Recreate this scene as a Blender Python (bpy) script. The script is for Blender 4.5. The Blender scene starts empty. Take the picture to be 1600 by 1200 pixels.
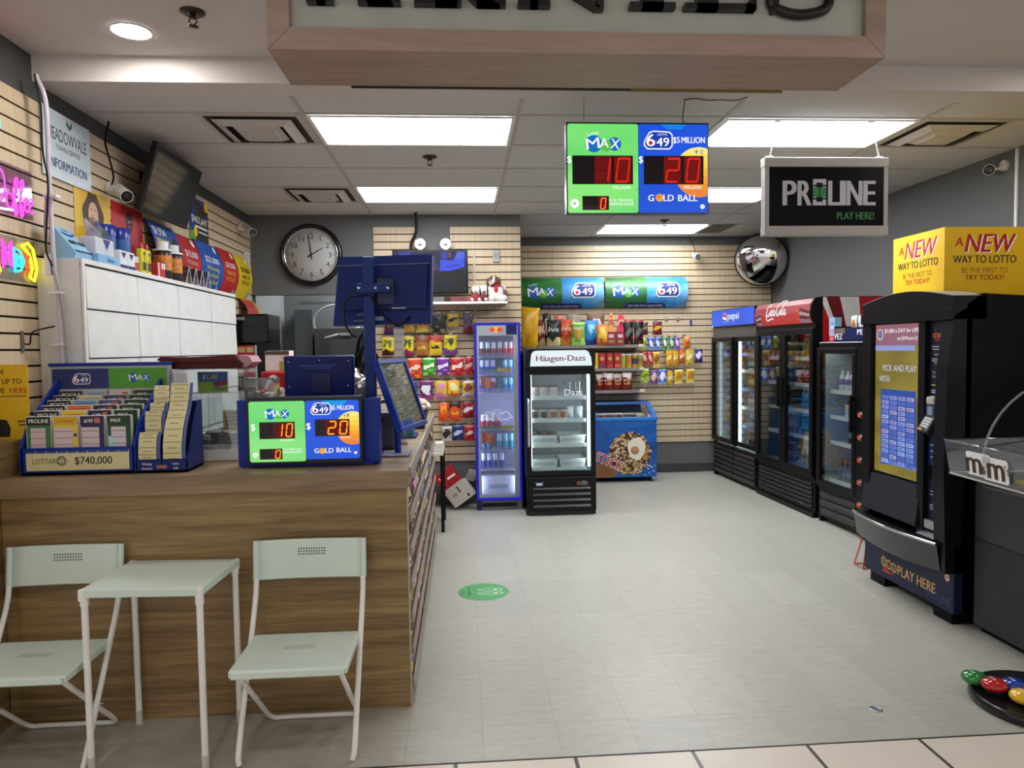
import bpy, bmesh, math, random
from mathutils import Vector, Matrix
PI = math.pi
R = random.Random(7)
S = bpy.context.scene
COL = S.collection
# ---------------------------------------------------------------- camera, world, exposure
_f, _yaw, _pitch, _roll, EYE = 1118.87, .0681, -.0502, -.0141, 1.578   # focal length in pixels of the 1600 x 1200 frame
_w = Vector((math.sin(_yaw)*math.cos(_pitch), math.cos(_yaw)*math.cos(_pitch), math.sin(_pitch)))
_r0 = Vector((math.cos(_yaw), -math.sin(_yaw), 0)); _u0 = _r0.cross(_w)
_r = _r0*math.cos(_roll) + _u0*math.sin(_roll); _u = _u0*math.cos(_roll) - _r0*math.sin(_roll)
cam = bpy.data.objects.new('camera', bpy.data.cameras.new('camera')); COL.objects.link(cam)
cam.data.sensor_width = 36; cam.data.sensor_fit = 'HORIZONTAL'; cam.data.lens = 36*_f/1600
cam.data.clip_start = .05
M3 = Matrix((_r, _u, -_w)).transposed().to_4x4(); M3.translation = (0, 0, EYE); cam.matrix_world = M3
S.camera = cam
S.view_settings.view_transform = 'Standard'; S.view_settings.look = 'None'
S.view_settings.exposure = 0.0; S.view_settings.gamma = 1; S.view_settings.use_curve_mapping = False
WD = bpy.data.worlds.new('mall_light'); S.world = WD; WD.use_nodes = True
WD.node_tree.nodes['Background'].inputs[0].default_value = (1, .985, .98, 1)
WD.node_tree.nodes['Background'].inputs[1].default_value = .8
PANEL_L = 21      # radiance of the ceiling light panels
DOWN_L = 130        # radiance of the round downlights
S.cycles.max_bounces = 8; S.cycles.transparent_max_bounces = 16; S.cycles.caustics_reflective = False; S.cycles.caustics_refractive = False
S.cycles.use_denoising = True; S.cycles.sample_clamp_indirect = 6

# ---------------------------------------------------------------- materials
def lin(h):
    h = h.lstrip('#'); o = []
    for k in (0, 2, 4):
        c = int(h[k:k+2], 16)/255
        o.append(c/12.92 if c <= .04045 else ((c+.055)/1.055)**2.4)
    return tuple(o)+(1,)
_MC = {}
def mat(h, rough=.5, metal=0, noise=.05, nscale=9, bump=0, coat=0, spec=.5):
    """painted / plastic / paper surface with a slight procedural mottling"""
    k = ('m', h, rough, metal, noise, nscale, bump, coat, spec)
    if k in _MC: return _MC[k]
    m = bpy.data.materials.new('surface_'+h.lstrip('#')); m.use_nodes = True
    N, L = m.node_tree.nodes, m.node_tree.links; b = N['Principled BSDF']
    b.inputs['Roughness'].default_value = rough; b.inputs['Metallic'].default_value = metal
    b.inputs['Coat Weight'].default_value = coat; b.inputs['Specular IOR Level'].default_value = spec
    c = lin(h); b.inputs['Base Color'].default_value = c
    if noise or bump:
        t = N.new('ShaderNodeTexCoord'); n = N.new('ShaderNodeTexNoise'); n.inputs['Scale'].default_value = nscale; n.inputs['Detail'].default_value = 4
        L.new(t.outputs['Object'], n.inputs['Vector'])
    if noise:
        r = N.new('ShaderNodeValToRGB'); r.color_ramp.elements[0].position = .3; r.color_ramp.elements[1].position = .7
        r.color_ramp.elements[0].color = tuple(x*(1-noise) for x in c[:3])+(1,); r.color_ramp.elements[1].color = tuple(min(1, x*(1+noise)) for x in c[:3])+(1,)
        L.new(n.outputs['Fac'], r.inputs[0]); L.new(r.outputs[0], b.inputs['Base Color'])
    if bump:
        u = N.new('ShaderNodeBump'); u.inputs['Strength'].default_value = bump; u.inputs['Distance'].default_value = .004
        L.new(n.outputs['Fac'], u.inputs['Height']); L.new(u.outputs[0], b.inputs['Normal'])
    _MC[k] = m; return m
def ink(h, rough=.5): return mat(h, rough, noise=0)
def glow(h, s=1.0):
    k = ('e', h, s)
    if k in _MC: return _MC[k]
    m = bpy.data.materials.new('lit_'+h.lstrip('#')); m.use_nodes = True
    N, L = m.node_tree.nodes, m.node_tree.links; b = N['Principled BSDF']
    b.inputs['Base Color'].default_value = (.02, .02, .02, 1); b.inputs['Roughness'].default_value = .4; b.inputs['Specular IOR Level'].default_value = .06
    b.inputs['Emission Color'].default_value = lin(h); b.inputs['Emission Strength'].default_value = s
    _MC[k] = m; return m
def glow_mix(h1, h2, s=1.0, scale=6, axis=(1, 1, 1), lo=.35, hi=.65):
    """backlit translucent print: two colours mixed by soft noise"""
    k = ('gm', h1, h2, s, scale, axis, lo, hi)
    if k in _MC: return _MC[k]
    m = bpy.data.materials.new('backlit_print'); m.use_nodes = True
    N, L = m.node_tree.nodes, m.node_tree.links; b = N['Principled BSDF']; b.inputs['Base Color'].default_value = (.02, .02, .02, 1); b.inputs['Roughness'].default_value = .35
    t = N.new('ShaderNodeTexCoord'); mp = N.new('ShaderNodeMapping'); mp.inputs['Scale'].default_value = axis; n = N.new('ShaderNodeTexNoise'); n.inputs['Scale'].default_value = scale; n.inputs['Detail'].default_value = 1
    r = N.new('ShaderNodeValToRGB'); r.color_ramp.elements[0].position = lo; r.color_ramp.elements[1].position = hi; r.color_ramp.elements[0].color = lin(h1); r.color_ramp.elements[1].color = lin(h2)
    L.new(t.outputs['Object'], mp.inputs[0]); L.new(mp.outputs[0], n.inputs['Vector']); L.new(n.outputs['Fac'], r.inputs[0]); L.new(r.outputs[0], b.inputs['Emission Color']); b.inputs['Emission Strength'].default_value = s
    _MC[k] = m; return m
def glass(refl=.10, tint='ffffff', rough=.02, key=''):
    k = ('g', refl, tint, rough)
    if k in _MC: return _MC[k]
    m = bpy.data.materials.new('clear_pane'); m.use_nodes = True
    N, L = m.node_tree.nodes, m.node_tree.links; N.clear()
    o = N.new('ShaderNodeOutputMaterial'); x = N.new('ShaderNodeMixShader'); t = N.new('ShaderNodeBsdfTransparent'); g = N.new('ShaderNodeBsdfGlossy'); lw = N.new('ShaderNodeLayerWeight')
    ma = N.new('ShaderNodeMath'); ma.operation = 'MULTIPLY_ADD'; ma.inputs[1].default_value = .6; ma.inputs[2].default_value = refl; ma.use_clamp = True
    lw.inputs['Blend'].default_value = .12
    t.inputs[0].default_value = lin(tint); g.inputs['Roughness'].default_value = rough
    L.new(lw.outputs['Fresnel'], ma.inputs[0]); L.new(ma.outputs[0], x.inputs[0]); L.new(t.outputs[0], x.inputs[1]); L.new(g.outputs[0], x.inputs[2]); L.new(x.outputs[0], o.inputs[0])
    _MC[k] = m; return m
def wood(name, cols, scale, rough=.45, dist=.6, fine=60, finew=.25):
    m = bpy.data.materials.new(name); m.use_nodes = True
    N, L = m.node_tree.nodes, m.node_tree.links; b = N['Principled BSDF']; b.inputs['Roughness'].default_value = rough
    t = N.new('ShaderNodeTexCoord'); mp = N.new('ShaderNodeMapping'); mp.inputs['Scale'].default_value = scale
    n = N.new('ShaderNodeTexNoise'); n.inputs['Scale'].default_value = 1; n.inputs['Detail'].default_value = 6; n.inputs['Roughness'].default_value = .6; n.inputs['Distortion'].default_value = dist
    n2 = N.new('ShaderNodeTexNoise'); n2.inputs['Scale'].default_value = 5; n2.inputs['Detail'].default_value = 3
    mx = N.new('ShaderNodeMix'); mx.data_type = 'FLOAT'; mx.inputs[0].default_value = finew
    r = N.new('ShaderNodeValToRGB'); e = r.color_ramp.elements
    e[0].position = .3; e[1].position = .72; e[0].color = lin(cols[0]); e[1].color = lin(cols[-1])
    if len(cols) > 2: q = e.new(.5); q.color = lin(cols[1])
    L.new(t.outputs['Object'], mp.inputs[0]); L.new(mp.outputs[0], n.inputs['Vector']); L.new(mp.outputs[0], n2.inputs['Vector'])
    L.new(n.outputs['Fac'], mx.inputs[2]); L.new(n2.outputs['Fac'], mx.inputs[3]); L.new(mx.outputs[0], r.inputs[0]); L.new(r.outputs[0], b.inputs['Base Color'])
    return m
def tiles(name, c1, c2, mortar, bw, rh, ms, off, nz, rough, streak=(1, 1, 1), nsc=6, namp=.12):
    m = bpy.data.materials.new(name); m.use_nodes = True
    N, L = m.node_tree.nodes, m.node_tree.links; b = N['Principled BSDF']; b.inputs['Roughness'].default_value = rough
    t = N.new('ShaderNodeTexCoord'); mp = N.new('ShaderNodeMapping'); mp.inputs['Location'].default_value = (-off[0], -off[1], 0)
    br = N.new('ShaderNodeTexBrick'); br.offset = 0; br.inputs['Scale'].default_value = 1; br.inputs['Brick Width'].default_value = bw; br.inputs['Row Height'].default_value = rh
    br.inputs['Mortar Size'].default_value = ms; br.inputs['Mortar Smooth'].default_value = .1; br.inputs['Color1'].default_value = lin(c1); br.inputs['Color2'].default_value = lin(c2); br.inputs['Mortar'].default_value = lin(mortar)
    L.new(t.outputs['Object'], mp.inputs[0]); L.new(mp.outputs[0], br.inputs['Vector'])
    m2 = N.new('ShaderNodeMapping'); m2.inputs['Scale'].default_value = streak; n = N.new('ShaderNodeTexNoise'); n.inputs['Scale'].default_value = nsc; n.inputs['Detail'].default_value = 8; n.inputs['Roughness'].default_value = .65
    L.new(t.outputs['Object'], m2.inputs[0]); L.new(m2.outputs[0], n.inputs['Vector'])
    r = N.new('ShaderNodeValToRGB'); r.color_ramp.elements[0].position = .25; r.color_ramp.elements[1].position = .75
    r.color_ramp.elements[0].color = (1-namp*2,)*3+(1,); r.color_ramp.elements[1].color = (1,)*4
    mx = N.new('ShaderNodeMix'); mx.data_type = 'RGBA'; mx.blend_type = 'MULTIPLY'; mx.inputs[0].default_value = 1
    L.new(n.outputs['Fac'], r.inputs[0]); L.new(br.outputs['Color'], mx.inputs[6]); L.new(r.outputs[0], mx.inputs[7]); L.new(mx.outputs[2], b.inputs['Base Color'])
    u = N.new('ShaderNodeBump'); u.inputs['Strength'].default_value = nz; u.inputs['Distance'].default_value = .002; L.new(n.outputs['Fac'], u.inputs['Height']); L.new(u.outputs[0], b.inputs['Normal'])
    return m

# ---------------------------------------------------------------- mesh building
_TXT = {}
def text_mesh(s, bold=0):
    """outline of a string as ([verts], [faces]) in x, z with cap height 1, starting at x = 0"""
    k = (s, bold)
    if k in _TXT: return _TXT[k]
    cu = bpy.data.curves.new('lettering', 'FONT'); cu.body = s; cu.resolution_u = 3; cu.offset = bold; cu.fill_mode = 'FRONT'
    o = bpy.data.objects.new('lettering', cu); COL.objects.link(o)
    dg = bpy.context.evaluated_depsgraph_get(); dg.update()
    me = bpy.data.meshes.new_from_object(o.evaluated_get(dg))
    vs = [(v.co.x, v.co.y) for v in me.vertices]; fs = [tuple(p.vertices) for p in me.polygons]
    bpy.data.objects.remove(o); bpy.data.curves.remove(cu); bpy.data.meshes.remove(me)
    x0 = min((v[0] for v in vs), default=0); k2 = 1/.73
    vs = [((x-x0)*k2, y*k2) for x, y in vs]
    _TXT[k] = (vs, fs); return _TXT[k]
def smooth(pts, n=6, closed=False):
    """Catmull-Rom through the points"""
    P = [Vector(p) for p in pts]; o = []; c = len(P)
    rng = range(c if closed else c-1)
    for i in rng:
        a, b, d, e = (P[(i-1) % c] if closed or i > 0 else P[0]*2-P[1]), P[i], P[(i+1) % c], (P[(i+2) % c] if closed or i+2 < c else P[-1]*2-P[-2])
        for j in range(n):
            t = j/n; o.append(.5*((2*b)+(d-a)*t+(2*a-5*b+4*d-e)*t*t+(3*b-a-3*d+e)*t**3))
    if not closed: o.append(P[-1])
    return o
class MB:
    def __init__(s): s.V = []; s.F = []; s.I = []; s.SM = []; s.mats = []; s.M = Matrix()
    def mi(s, m):
        if m not in s.mats: s.mats.append(m)
        return s.mats.index(m)
    def geo(s, vs, fs, m, sm=False):
        b = len(s.V); i = s.mi(m); Mx = s.M
        s.V += [tuple(Mx @ Vector(v)) for v in vs]
        for f in fs: s.F.append(tuple(b+j for j in f)); s.I.append(i); s.SM.append(sm)
        return s
    def bmx(s, bm, m, sm=False):
        bm.verts.index_update(); vs = [v.co.copy() for v in bm.verts]; fs = [[v.index for v in f.verts] for f in bm.faces]; bm.free(); return s.geo(vs, fs, m, sm)
    def box(s, x0, x1, y0, y1, z0, z1, m, bev=0, seg=2):
        if not bev:
            return s.geo([(x0, y0, z0), (x1, y0, z0), (x1, y1, z0), (x0, y1, z0), (x0, y0, z1), (x1, y0, z1), (x1, y1, z1), (x0, y1, z1)],
                         [(0, 3, 2, 1), (4, 5, 6, 7), (0, 1, 5, 4), (1, 2, 6, 5), (2, 3, 7, 6), (3, 0, 4, 7)], m)
        bm = bmesh.new(); bmesh.ops.create_cube(bm, size=1)
        for v in bm.verts: v.co = ((x0+x1)/2+v.co.x*(x1-x0), (y0+y1)/2+v.co.y*(y1-y0), (z0+z1)/2+v.co.z*(z1-z0))
        bmesh.ops.bevel(bm, geom=bm.edges[:], offset=bev, segments=seg, affect='EDGES', profile=.5)
        return s.bmx(bm, m)
    def prism(s, p, y0, y1, m, sm=False):
        """polygon in x, z extruded from y0 to y1"""
        n = len(p); vs = [(x, y0, z) for x, z in p]+[(x, y1, z) for x, z in p]
        s.geo(vs, [tuple(range(n)), tuple(range(2*n-1, n-1, -1))], m)
        return s.geo(vs, [(i, i+n, (i+1) % n+n, (i+1) % n) for i in range(n)], m, sm)
    def prismx(s, p, x0, x1, m, sm=False):
        """polygon in y, z extruded from x0 to x1"""
        n = len(p); vs = [(x0, y, z) for y, z in p]+[(x1, y, z) for y, z in p]
        s.geo(vs, [tuple(range(n)), tuple(range(2*n-1, n-1, -1))], m)
        return s.geo(vs, [(i, i+n, (i+1) % n+n, (i+1) % n) for i in range(n)], m, sm)
    def prismz(s, p, z0, z1, m, sm=False):
        n = len(p); vs = [(x, y, z0) for x, y in p]+[(x, y, z1) for x, y in p]
        s.geo(vs, [tuple(range(n)), tuple(range(2*n-1, n-1, -1))], m)
        return s.geo(vs, [(i, i+n, (i+1) % n+n, (i+1) % n) for i in range(n)], m, sm)
    def tube(s, pts, r, m, seg=8, closed=False, r2=None, cap=True):
        P = [Vector(p) for p in pts]; n = len(P); vs = []; T0 = None; U = None
        for i, p in enumerate(P):
            a = P[i-1] if i > 0 or closed else P[i]; b = P[(i+1) % n] if i < n-1 or closed else P[i]
            T = (b-a).normalized()
            if U is None:
                U = T.orthogonal().normalized()
            else:
                U = (U-T*U.dot(T)); U = U.normalized() if U.length > 1e-6 else T.orthogonal().normalized()
            W = T.cross(U); rr = r if r2 is None else r+(r2-r)*i/max(1, n-1)
            vs += [p+(U*math.cos(2*PI*k/seg)+W*math.sin(2*PI*k/seg))*rr for k in range(seg)]
        fs = [(i*seg+k, i*seg+(k+1) % seg, ((i+1) % n)*seg+(k+1) % seg, ((i+1) % n)*seg+k) for i in range(n if closed else n-1) for k in range(seg)]
        s.geo(vs, fs, m, True)
        if cap and not closed: s.geo(vs, [tuple(range(seg-1, -1, -1)), tuple(range((n-1)*seg, n*seg))], m)
        return s
    def cyl(s, p, q, r, m, r2=None, seg=16): return s.tube([p, q], r, m, seg, r2=r2)
    def lathe(s, prof, m, c=(0, 0, 0), seg=20, sy=1, cap=True):
        n = len(prof); vs = [(c[0]+r*math.cos(2*PI*k/seg), c[1]+r*sy*math.sin(2*PI*k/seg), c[2]+z) for r, z in prof for k in range(seg)]
        fs = [(i*seg+k, i*seg+(k+1) % seg, (i+1)*seg+(k+1) % seg, (i+1)*seg+k) for i in range(n-1) for k in range(seg)]
        s.geo(vs, fs, m, True); return s.geo(vs, [tuple(range(seg-1, -1, -1)), tuple(range((n-1)*seg, n*seg))], m) if cap else s
    def ell(s, c, r, m, seg=16, rings=10):
        vs = []
        for i in range(rings+1):
            a = PI*i/rings
            vs += [(c[0]+r[0]*max(1e-4, math.sin(a))*math.cos(2*PI*k/seg), c[1]+r[1]*max(1e-4, math.sin(a))*math.sin(2*PI*k/seg), c[2]-r[2]*math.cos(a)) for k in range(seg)]
        return s.geo(vs, [(i*seg+k, i*seg+(k+1) % seg, (i+1)*seg+(k+1) % seg, (i+1)*seg+k) for i in range(rings) for k in range(seg)], m, True)
    # flat printed shapes on the plane y (seen from -y), x to the right, z up
    def rect(s, x0, x1, z0, z1, y, m): return s.geo([(x0, y, z0), (x1, y, z0), (x1, y, z1), (x0, y, z1)], [(0, 1, 2, 3)], m)
    def poly(s, p, y, m): return s.geo([(x, y, z) for x, z in p], [tuple(range(len(p)))], m)
    def disc(s, cx, cz, rx, y, m, rz=None, seg=28): rz = rz or rx; return s.poly([(cx+rx*math.cos(2*PI*k/seg), cz+rz*math.sin(2*PI*k/seg)) for k in range(seg)], y, m)
    def rrect(s, x0, x1, z0, z1, r, y, m, d=None):
        p = rr(x0, x1, z0, z1, r)
        return s.poly(p, y, m) if d is None else s.prism(p, y, y+d, m)
    def frame(s, x0, x1, z0, z1, t, y0, y1, m, bev=0):
        for a in ((x0, x1, z0, z0+t), (x0, x1, z1-t, z1), (x0, x0+t, z0+t, z1-t), (x1-t, x1, z0+t, z1-t)): s.box(a[0], a[1], y0, y1, a[2], a[3], m, bev)
        return s
    def ring(s, cx, cz, r0, r1, y, m, seg=32, a0=0, a1=2*PI):
        vs = []
        for k in range(seg+1):
            a = a0+(a1-a0)*k/seg; vs += [(cx+r0*math.cos(a), y, cz+r0*math.sin(a)), (cx+r1*math.cos(a), y, cz+r1*math.sin(a))]
        return s.geo(vs, [(2*k, 2*k+1, 2*k+3, 2*k+2) for k in range(seg)], m)
    def stroke(s, pts, w, y, m, n=5, closed=False, raw=False):
        P = [Vector(p) for p in pts] if raw else smooth(pts, n, closed); vs = []; c = len(P)
        for i, p in enumerate(P):
            T = (P[(i+1) % c if closed else min(i+1, c-1)]-P[(i-1) % c if closed else max(i-1, 0)]); T = T.normalized() if T.length > 1e-9 else Vector((1, 0)); W = Vector((-T.y, T.x))*w/2
            vs += [(p.x+W.x, y, p.y+W.y), (p.x-W.x, y, p.y-W.y)]
        return s.geo(vs, [(2*i, 2*i+1, (2*i+3) % (2*c), (2*i+2) % (2*c)) for i in range(c if closed else c-1)], m)
    def text(s, t, x, z, h, m, y=0, w=None, bold=.02, al='C', shear=0, rot=0, ext=0):
        """string with cap height h; x is its middle (C), start (L) or end (R); z its baseline; w stretches it to a width"""
        vs, fs = text_mesh(t, 0)
        if not vs: return s
        W = max(v[0] for v in vs); kx = h if w is None else w/W; off = {'C': -W*kx/2, 'L': 0, 'R': -W*kx}[al]
        c, n = math.cos(rot), math.sin(rot); out = []
        for a, b in vs:
            X, Z = off+a*kx+shear*b*h, b*h; out.append((x+X*c-Z*n, z+X*n+Z*c))
        if not ext:
            ds = [(0, 0)] if bold <= .01 else [(-bold*.55, 0), (bold*.55, 0)] if bold < .05 else [(-bold*.6, 0), (0, 0), (bold*.6, 0)] if bold < .1 else [(.5*bold*math.cos(PI*i/4), .5*bold*math.sin(PI*i/4)) for i in range(8)]
            for i, (dx, dz) in enumerate(ds): s.geo([(a+dx*h, y-.00018*i, b+dz*h) for a, b in out], fs, m)
            return s
        n0 = len(out); E = {}
        for f in fs:
            for i in range(len(f)):
                a, b = f[i], f[(i+1) % len(f)]; E[(min(a, b), max(a, b))] = E.get((min(a, b), max(a, b)), 0)+1
        sides = [(a, b, b+n0, a+n0) for (a, b), k in E.items() if k == 1]
        return s.geo([(a, y, b) for a, b in out]+[(a, y+ext, b) for a, b in out], list(fs)+sides, m)
    def slice(s, zs):
        """cut the faces along level lines so flat artwork can follow a curve"""
        bm = bmesh.new(); V = [bm.verts.new(v) for v in s.V]
        for f, i in zip(s.F, s.I):
            g = bm.faces.new([V[j] for j in f]); g.material_index = i
        for z in zs: bmesh.ops.bisect_plane(bm, geom=bm.verts[:]+bm.edges[:]+bm.faces[:], plane_co=(0, 0, z), plane_no=(0, 0, 1), dist=1e-6)
        bm.verts.index_update(); s.V = [tuple(v.co) for v in bm.verts]; s.F = [tuple(v.index for v in f.verts) for f in bm.faces]; s.I = [f.material_index for f in bm.faces]; s.SM = [False]*len(s.F); bm.free(); return s
    def obj(s, name, parent=None, loc=None, rz=0, kind=None):
        me = bpy.data.meshes.new(name); me.from_pydata(s.V, [], s.F)
        for m in s.mats: me.materials.append(m)
        me.polygons.foreach_set('material_index', s.I); me.polygons.foreach_set('use_smooth', s.SM); me.update()
        if len(s.F) < 60000:
            bm = bmesh.new(); bm.from_mesh(me); bmesh.ops.recalc_face_normals(bm, faces=bm.faces[:]); bm.to_mesh(me); bm.free()
        o = bpy.data.objects.new(name, me); COL.objects.link(o)
        if parent: o.parent = parent
        if loc: o.location = loc
        if rz: o.rotation_euler.z = rz
        if kind: o['kind'] = kind
        return o
def rr(x0, x1, z0, z1, r, n=5):
    r = min(r, (x1-x0)/2-1e-5, (z1-z0)/2-1e-5)
    return [(cx+r*math.cos(a+PI/2*k/n), cz+r*math.sin(a+PI/2*k/n)) for cx, cz, a in ((x1-r, z0+r, -PI/2), (x1-r, z1-r, 0), (x0+r, z1-r, PI/2), (x0+r, z0+r, PI)) for k in range(n+1)]
def tag(o, label, cat, group=None, kind=None):
    o['label'] = label; o['category'] = cat
    if group: o['group'] = group
    if kind: o['kind'] = kind
    return o
def thing(name, label, cat, loc=(0, 0, 0), rz=0, group=None):
    o = bpy.data.objects.new(name, None); COL.objects.link(o); o.location = loc; o.rotation_euler.z = rz; o.empty_display_size = .05
    return tag(o, label, cat, group)
def dup(o, loc=None, rz=None, label=None, group=None, parent=None):
    c = o.copy(); COL.objects.link(c)
    if parent: c.parent = parent
    if loc is not None: c.location = loc
    if rz is not None: c.rotation_euler.z = rz
    if label: c['label'] = label
    if group: c['group'] = group
    for ch in list(o.children): dup(ch, parent=c)
    return c
NTH = ['first', 'second', 'third', 'fourth', 'fifth', 'sixth', 'seventh', 'eighth', 'ninth', 'tenth', 'eleventh', 'twelfth']

WHITE = mat('e8e8e6', .45); BLACK = mat('0b0b0c', .38, spec=.22); BLACKG = mat('08080a', .18, spec=.35); DGREY = mat('2b2c2e', .5); STEEL = mat('b9babb', .28, 1); CHROME = mat('d8d8d8', .12, 1, noise=0)
NAVY = mat('1b2a66', .38, spec=.25); NAVYD = mat('131d4c', .4, spec=.25); CLEAR = glass(.05, 'f4f7f8'); PANE = glass(.07, 'eef4f5')
iW, iK, iR, iY, iN = ink('f4f4f2'), ink('101012'), ink('c8181f'), ink('f5c511'), ink('14246a')
# ================================================================ the setting
SLAT = wood('pale_maple_laminate', ('bea888', 'cdb797', 'd8c4a7'), (38, 38, 1.1), .5, .3)
WALNUT = wood('walnut_laminate', ('5e4a31', '8a7048', 'ab8f62'), (1.3, 1.3, 26), .42, .8)
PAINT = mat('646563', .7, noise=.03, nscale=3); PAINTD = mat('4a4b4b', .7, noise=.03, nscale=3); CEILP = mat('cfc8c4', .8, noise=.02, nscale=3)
CTILE = mat('c9c8c8', .9, noise=.10, nscale=140, bump=.25)
FLOORM = tiles('grey_vinyl_tile', 'bcb9ae', 'b3b0a6', 'a3a198', .3067, .6127, .0016, (.0548, 2.9223), .05, .36, (3, 10, 1), 3.0, .11)
MALLM = tiles('cream_mall_tile', 'ddd2c3', 'd6cbbc', '4a443e', .46, .46, .008, (-.054, 2.668), .03, .35, (1, 1, 1), 4, .05)
XL, XR, YB, YL, ZC, ZF = -2.06, 3.86, 8.735, 7.25, 2.917, 3.04
def struct(name, m, *boxes):
    b = MB()
    for q in boxes: b.box(*q, m)
    return b.obj(name, kind='structure')
struct('floor', FLOORM, (XL-.1, XR+.1, 2.668, 9.0, -.1, 0))
struct('floor_mall', MALLM, (-6, 8, -4, 2.662, -.1, -.001))
struct('trim_1', mat('3b3733', .5), (-6, 8, 2.662, 2.669, -.1, .0008))
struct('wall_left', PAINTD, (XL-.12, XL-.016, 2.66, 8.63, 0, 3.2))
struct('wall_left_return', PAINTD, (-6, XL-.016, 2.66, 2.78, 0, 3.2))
struct('wall_right', PAINT, (XR, XR+.12, 2.66, 9.0, 0, 3.2))
struct('wall_right_return', PAINT, (XR+.12, 8, 2.66, 2.78, 0, 3.2))
struct('wall_back', PAINT, (.597, XR, YB, YB+.12, 0, ZC))
struct('wall_back_counter', PAINT, (XL-.016, -.885, YL, YL+.12, 2.135, ZC), (-.885, .597, YL, YL+.12, 0, ZC), (.477, .597, YL+.12, YB+.1, 0, ZC))
struct('wall_alcove', mat('7b7d7c', .7, noise=.03, nscale=3), (XL-.1, .48, 8.51, 8.63, 0, ZC))
struct('wall_alcove_side', mat('9a9c9b', .7, noise=.03, nscale=3), (XL-.016, XL, YL+.121, 8.51, 0, ZC))
struct('ceiling', CTILE, (XL-.1, XR+.1, 3.9, 9.0, ZC, ZC+.08))
struct('ceiling_front', CEILP, (-6, 8, -4, 3.72, ZF, ZF+.1))
struct('ceiling_bulkhead', CEILP, (-6, 8, 3.72, 3.9, ZC-.002, 3.2))
struct('baseboard_back', mat('3d4040', .5), (.6, XR, YB-.012, YB, 0, .106))
struct('baseboard_counter', mat('3d4040', .5), (-.88, .597, YL-.012, YL, 0, .106))
# suspended ceiling grid
GX, GY, TW, TD = -.8763, 4.1807, 1.2192, .6096
b = MB(); GB = mat('b4aea9', .6)
for c in range(-1, 4):
    x = GX+TW*c
    if XL < x < XR: b.box(x-.012, x+.012, 3.9, 9, ZC-.004, ZC, GB)
for r in range(0, 8): b.box(XL, XR, GY+TD*r-.012, GY+TD*r+.012, ZC-.0035, ZC, GB)
b.obj('ceiling_grid_trim', kind='structure')
# slatwall cladding: 76 mm planks with dark grooves
def slats(name, plane, a0, a1, z0, z1, at, gaps=()):
    b = MB(); z = z1; P = .0762
    bk = mat('1a1511', .8, spec=.2)
    while z > z0+.01:
        lo = max(z0, z-P+.0105)
        segs = [(a0, a1)]
        for g0, g1, gz in gaps:
            if z > gz: segs = [s for s in ((a0, g0), (g1, a1))]
        for s0, s1 in segs:
            if plane == 'x':
                b.box(at-.016, at, s0, s1, lo, z, SLAT)
                b.box(at-.016, at-.011, s0, s1, max(z0, z-P), lo, bk)
            else:
                b.box(s0, s1, at, at+.016, lo, z, SLAT)
                b.box(s0, s1, at+.011, at+.016, max(z0, z-P), lo, bk)
        z -= P
    return b.obj(name, kind='structure')
slats('wall_left_slat_cladding', 'x', 2.70, 7.25, .25, 2.815, XL)
slats('wall_back_slat_cladding', 'y', .60, XR-.02, .371, 2.81, YB-.016)
slats('wall_back_counter_slat_cladding', 'y', -.864, .597, .425, 2.793, YL-.016, ((-.455, -.105, 2.5),))
struct('trim_2', mat('5b4c3c', .6), (.597, .604, YL-.02, YB-.016, .4, 2.793))

# ceiling light panels
def panel(c, r, where):
    t = thing('ceiling_light', 'white rectangular LED ceiling light panel '+where, 'ceiling light', (GX+TW*(c+.5), GY+TD*(r+.5), ZC-.006), 0, None)
    MB().frame(-.597, .597, -.293, .293, .022, 0, .006, WHITE).obj('frame', t).rotation_euler = (-PI/2, 0, 0)
    b = MB(); b.box(-.575, .575, -.271, .271, .002, .005, glow('f6fbff', PANEL_L)); b.obj('diffuser', t)
    return t
panel(0, 0, 'over the wide blue counter display')
panel(0, 3, 'nearest the round wall clock')
panel(2, 0, 'above the black hanging sign')
panel(2, 3, 'partly hidden by the black hanging sign')
panel(2, 6, 'closest to the back slat wall')
panel(-.4, 6, 'added unseen inside the alcove below the clock')  # unseen panel, added to brighten the dark alcove
# square air diffusers
def vent(x, y, where, rz=0):
    t = thing('ceiling_vent', 'grey square louvred ceiling air vent '+where, 'vent', (x, y, ZC), rz)
    GV = mat('b9b4ae', .5); b = MB()
    def sq(r0, r1, z0, z1, m):
        p = [(-r0, -r0, z0), (r0, -r0, z0), (r0, r0, z0), (-r0, r0, z0), (-r1, -r1, z1), (r1, -r1, z1), (r1, r1, z1), (-r1, r1, z1)]
        b.geo(p, [(i, (i+1) % 4, 4+(i+1) % 4, 4+i) for i in range(4)], m)
    sq(.296, .262, -.004, -.006, GV); b.obj('frame', t)
    b = MB(); b.box(-.262, .262, -.262, .262, -.0015, -.0008, mat('1c1a18', .8)); b.obj('duct_opening', t)
    b = MB(); sq(.225, .165, -.012, -.034, GV); sq(.135, .10, -.022, -.042, GV); b.box(-.10, .10, -.10, .10, -.044, -.040, GV); b.obj('louvre', t)
vent(GX-.31, GY+.3048, 'beside the light over the counter display')
vent(GX-.31, GY+TD*3.5, 'nearest the round wall clock')
vent(GX+TW*3+.31, GY+.3048, 'beside the light above the black hanging sign')
b = MB(); b.box(-.13, .13, -.27, .27, -.006, -.001, mat('5d564c', .8)); [b.box(*q, -.008, -.001, mat('8d867e', .6)) for q in ((-.145, .145, -.285, -.27), (-.145, .145, .27, .285), (-.145, -.13, -.27, .27), (.13, .145, -.27, .27))]
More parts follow.
